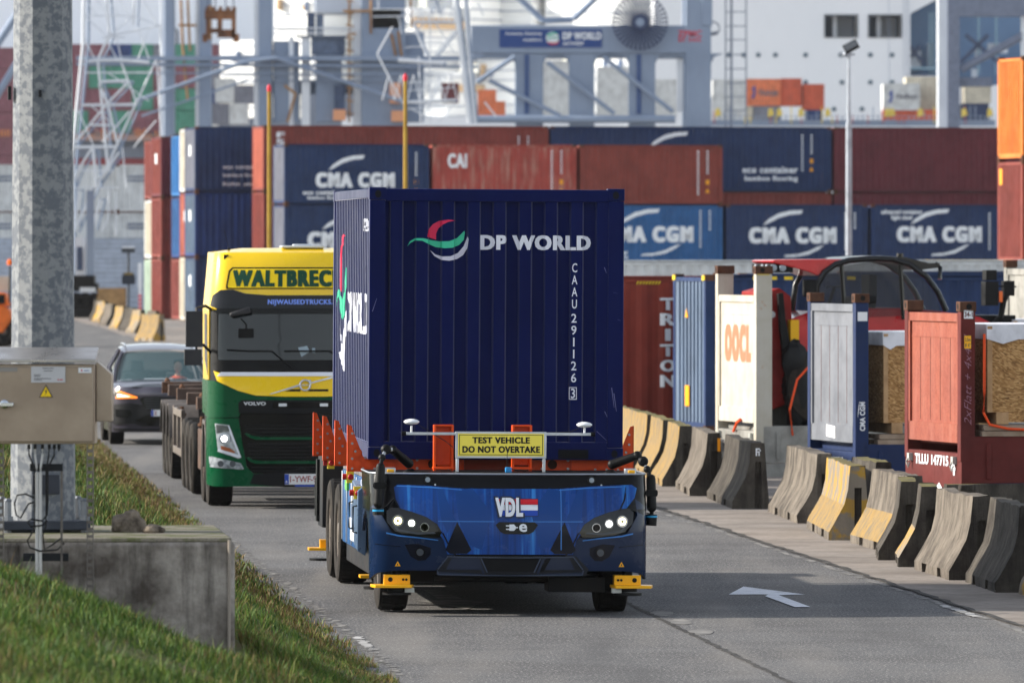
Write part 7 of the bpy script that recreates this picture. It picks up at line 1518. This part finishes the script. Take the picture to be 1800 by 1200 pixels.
# deck clutter: lashing bridges with yellow corners
o, X, Z_, s = frame('lashing_bridge', 'line of yellow and grey lashing fittings along the ship deck', 'lashing bridge', 1400, 790)
r3 = random.Random(8)
a = M()
for x in range(1255, 1745, 9): a.box(X(x), X(x+1.6), 0, .3, Z_(218), Z_(r3.choice((188, 196, 202, 205))), r3.choice((0, 0, 2, 1)))
for x in (1262, 1355, 1370, 1408, 1455, 1560, 1568, 1618, 1695, 1740): a.prism([(X(x-5), Z_(206)), (X(x+6), Z_(202)), (X(x+2), Z_(190)), (X(x-4), Z_(192))], -.2, 0, mi=1)
a.box(X(1250), X(1750), .1, .4, Z_(222), Z_(211), 0); a.box(X(1250), X(1750), -.1, .05, Z_(205), Z_(204), 0); a.done('fittings', [m_cr, mat('fitting_yellow', (222, 196, 90), .6), mat('fitting_red', (170, 80, 80), .6)], o)
o, X, Z_, s = frame('deck_fittings', 'orange and brown deck fittings along the far ship rail', 'deck fittings', 250, 955)
a = M()
for x in range(118, 300, 5): a.box(X(x), X(x+2.4), 0, .4, Z_(246), Z_(r3.choice((226, 230, 236))), r3.choice((0, 1)))
for x in range(0, 20, 5): a.box(X(x), X(x+2.4), 0, .4, Z_(240), Z_(228), 0)
a.box(X(110), X(300), -.1, .3, Z_(247), Z_(240), 1); a.done('fittings', [mat('fitting_orange', (206, 130, 80), .7), mat('fitting_brown', (160, 130, 120), .7)], o)
# --- right crane leg
o, X, Z_, s = frame('crane_leg_frame', 'crane leg with painted sunlit and shaded sides and horizontal beam at the upper right', 'crane', 1670, 600)
a = M(); a.box(X(1649.5), X(1666), .3, 2.2, 0, Z_(-60)); a.done('leg_lit_face', m_crw, o); a = M(); a.box(X(1666), X(1687), 0, 2.2, 0, Z_(29)); a.box(X(1666), X(1850), 0, 2.0, Z_(28.8), Z_(-60)); a.cyl((X(1690), .5, Z_(122)), (X(1800), .5, Z_(62)), .3, n=12); a.box(X(1688), X(1745), .8, 2, Z_(152), Z_(136)); a.done('leg', mat('crane_painted_shade', (122, 130, 150), .6, var=.3), o)  # white box paints the sunlit side, darker grey the shaded side
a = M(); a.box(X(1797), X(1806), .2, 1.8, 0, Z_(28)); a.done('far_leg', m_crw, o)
# pale diagonal at left edge
o, X, Z_, s = frame('crane_brace', 'pale slanting crane tube at the left edge above the maroon containers', 'crane', 0, 520); a = M(); a.cyl((X(-40), 0, Z_(130)), (X(40), 0, Z_(10)), .25, n=10); a.cyl((X(-40), 0, Z_(225)), (X(30), 0, Z_(110)), .22, n=10); a.cyl((X(-38), 0, 0), (X(-38), 0, Z_(100)), .3, n=10); a.done('tube', m_cr, o)
# ================================================================ orange machine at the left edge
o, X, Z_, s = frame('orange_machine', 'orange terminal tractor cut off by the left edge beyond the mast', 'tractor', 0, 285)
a = M(); a.prism([(X(-60), Z_(585)), (X(-60), Z_(540)), (X(5), Z_(538)), (X(18), Z_(545)), (X(20), Z_(562)), (X(5), Z_(585))], 0, 1.8); a.prism([(X(-30), Z_(540)), (X(-30), Z_(512)), (X(10), Z_(515)), (X(17), Z_(538))], .2, 1.5); a.done('body', mat('machine_orange', (232, 112, 36), .4, var=.4), o, bevel=.05)
a = M(); a.box(X(-50), X(18), .2, 1.6, Z_(606), Z_(585)); a.box(X(2), X(14), -.05, .2, Z_(600), Z_(590)); a.box(X(-20), X(8), .15, .19, Z_(534), Z_(518)); a.tube([(X(15), .5, Z_(540)), (X(16), .5, Z_(468))], .035); a.done('chassis', m_mblack, o, bevel=.03)
for x in (-30, 6): wheel(.5, .3, parent=o, loc=(X(x), .3, .5), side=-1).rotation_euler = (0, 0, R(90))
a = M(); a.lathe([(.09, 0), (.1, .12), (.05, .2)], (X(16), .5, Z_(466)), 'z', 12); a.done('beacon', mat('beacon_orange', (240, 110, 30), .3), o)
a = M(); a.box(X(-30), X(12), 1.6, 2.4, Z_(512), Z_(486)); a.done('load', c_cream, o)
# ================================================================ AIR
def haze(dens=.00004):
    a = M(); a.box(-150, 150, -5, 860+180, -1.2, 48); me = a.done('haze', [], None, 0)
    m = bpy.data.materials.new('haze_air'); m.use_nodes = True; t = m.node_tree; t.nodes.clear(); o_ = t.nodes.new('ShaderNodeOutputMaterial'); v = t.nodes.new('ShaderNodeVolumePrincipled')
    v.inputs['Color'].default_value = (.93, .95, 1.0, 1); v.inputs['Density'].default_value = dens; v.inputs['Anisotropy'].default_value = .2; t.links.new(v.outputs[0], o_.inputs['Volume'])
    me.data.materials.append(m); tagp(me, kind='stuff', label='thin pale haze in the air over the port', cat='haze')
HAZE_ON = True
if HAZE_ON: haze()
for _o in bpy.data.objects:
    if '_L' in _o: del _o['_L']
# ================================================================ every separate piece an object of its own
def split_pieces(o, cap=14):
    me = o.data; nv = len(me.vertices)
    if nv > 60000 or nv < 8: return
    par = list(range(nv))
    def find(x):
        while par[x] != x: par[x] = par[par[x]]; x = par[x]
        return x
    for e in me.edges:
        a, b = find(e.vertices[0]), find(e.vertices[1])
        if a != b: par[b] = a
    root = [find(i) for i in range(nv)]; ids = {r: k for k, r in enumerate(sorted(set(root)))}; isl = np.array([ids[r] for r in root]); k = len(ids)
    if k < 2 or k > 400: return
    co = np.empty(nv*3); me.vertices.foreach_get('co', co); co = co.reshape(-1, 3)
    lo = np.full((k, 3), np.inf); hi = np.full((k, 3), -np.inf); np.minimum.at(lo, isl, co); np.maximum.at(hi, isl, co)
    size = (hi-lo).max(axis=1); gap = np.maximum(0, np.maximum(lo[:, None]-hi[None], lo[None]-hi[:, None]))
    near = np.sqrt((gap**2).sum(axis=2)) <= np.maximum(.02, .5*np.maximum(size[:, None], size[None]))
    g = list(range(k))
    def f2(x):
        while g[x] != x: x = g[x]
        return x
    for a, b in zip(*np.nonzero(np.triu(near, 1))):
        a, b = f2(a), f2(b)
        if a != b: g[b] = a
    gr = [f2(i) for i in range(k)]; us = sorted(set(gr))
    if len(us) < 2 or len(us) > cap: return
    for u in us:
        bm = bmesh.new(); bm.from_mesh(me); bm.verts.ensure_lookup_table()
        bmesh.ops.delete(bm, geom=[v for v in bm.verts if gr[isl[v.index]] != u], context='VERTS')
        m2 = bpy.data.meshes.new(me.name); bm.to_mesh(m2); bm.free()
        for m in me.materials: m2.materials.append(m)
        c = o.copy(); c.data = m2; c.name = o.name.split('.')[0]; COL.objects.link(c); c.parent = o.parent
        if u == us[0]:
            for ch in list(o.children): ch.parent = c
    bpy.data.objects.remove(o)
KEEP = ('code_marks', 'plate_text', 'hazard', 'chalk', 'visor_lettering', 'sign_lettering', 'badge_lettering', 'fittings', 'red_stripe', 'scratch', 'logo', 'grille', 'bank', 'conduit', 'body', 'maker', 'plug', 'person', 'hair', 'vest')
for o in [x for x in COL.objects if x.type == 'MESH' and x.parent and not x.name.startswith(KEEP)]: split_pieces(o)
# an Empty that would parent a single mesh is replaced by that mesh
for e in [x for x in COL.objects if x.type == 'EMPTY' and x.parent is None]:
    ch = list(e.children)
    if len(ch) == 1 and ch[0].type == 'MESH' and not ch[0].children and ch[0].location.length < 1e-6:
        o = ch[0]; o.parent = None; o.location = e.location; o.rotation_euler = e.rotation_euler; nm = e.name.split('.')[0]
        for k in ('label', 'category', 'group', 'kind'):
            if k in e: o[k] = e[k]
        bpy.data.objects.remove(e); o.name = nm
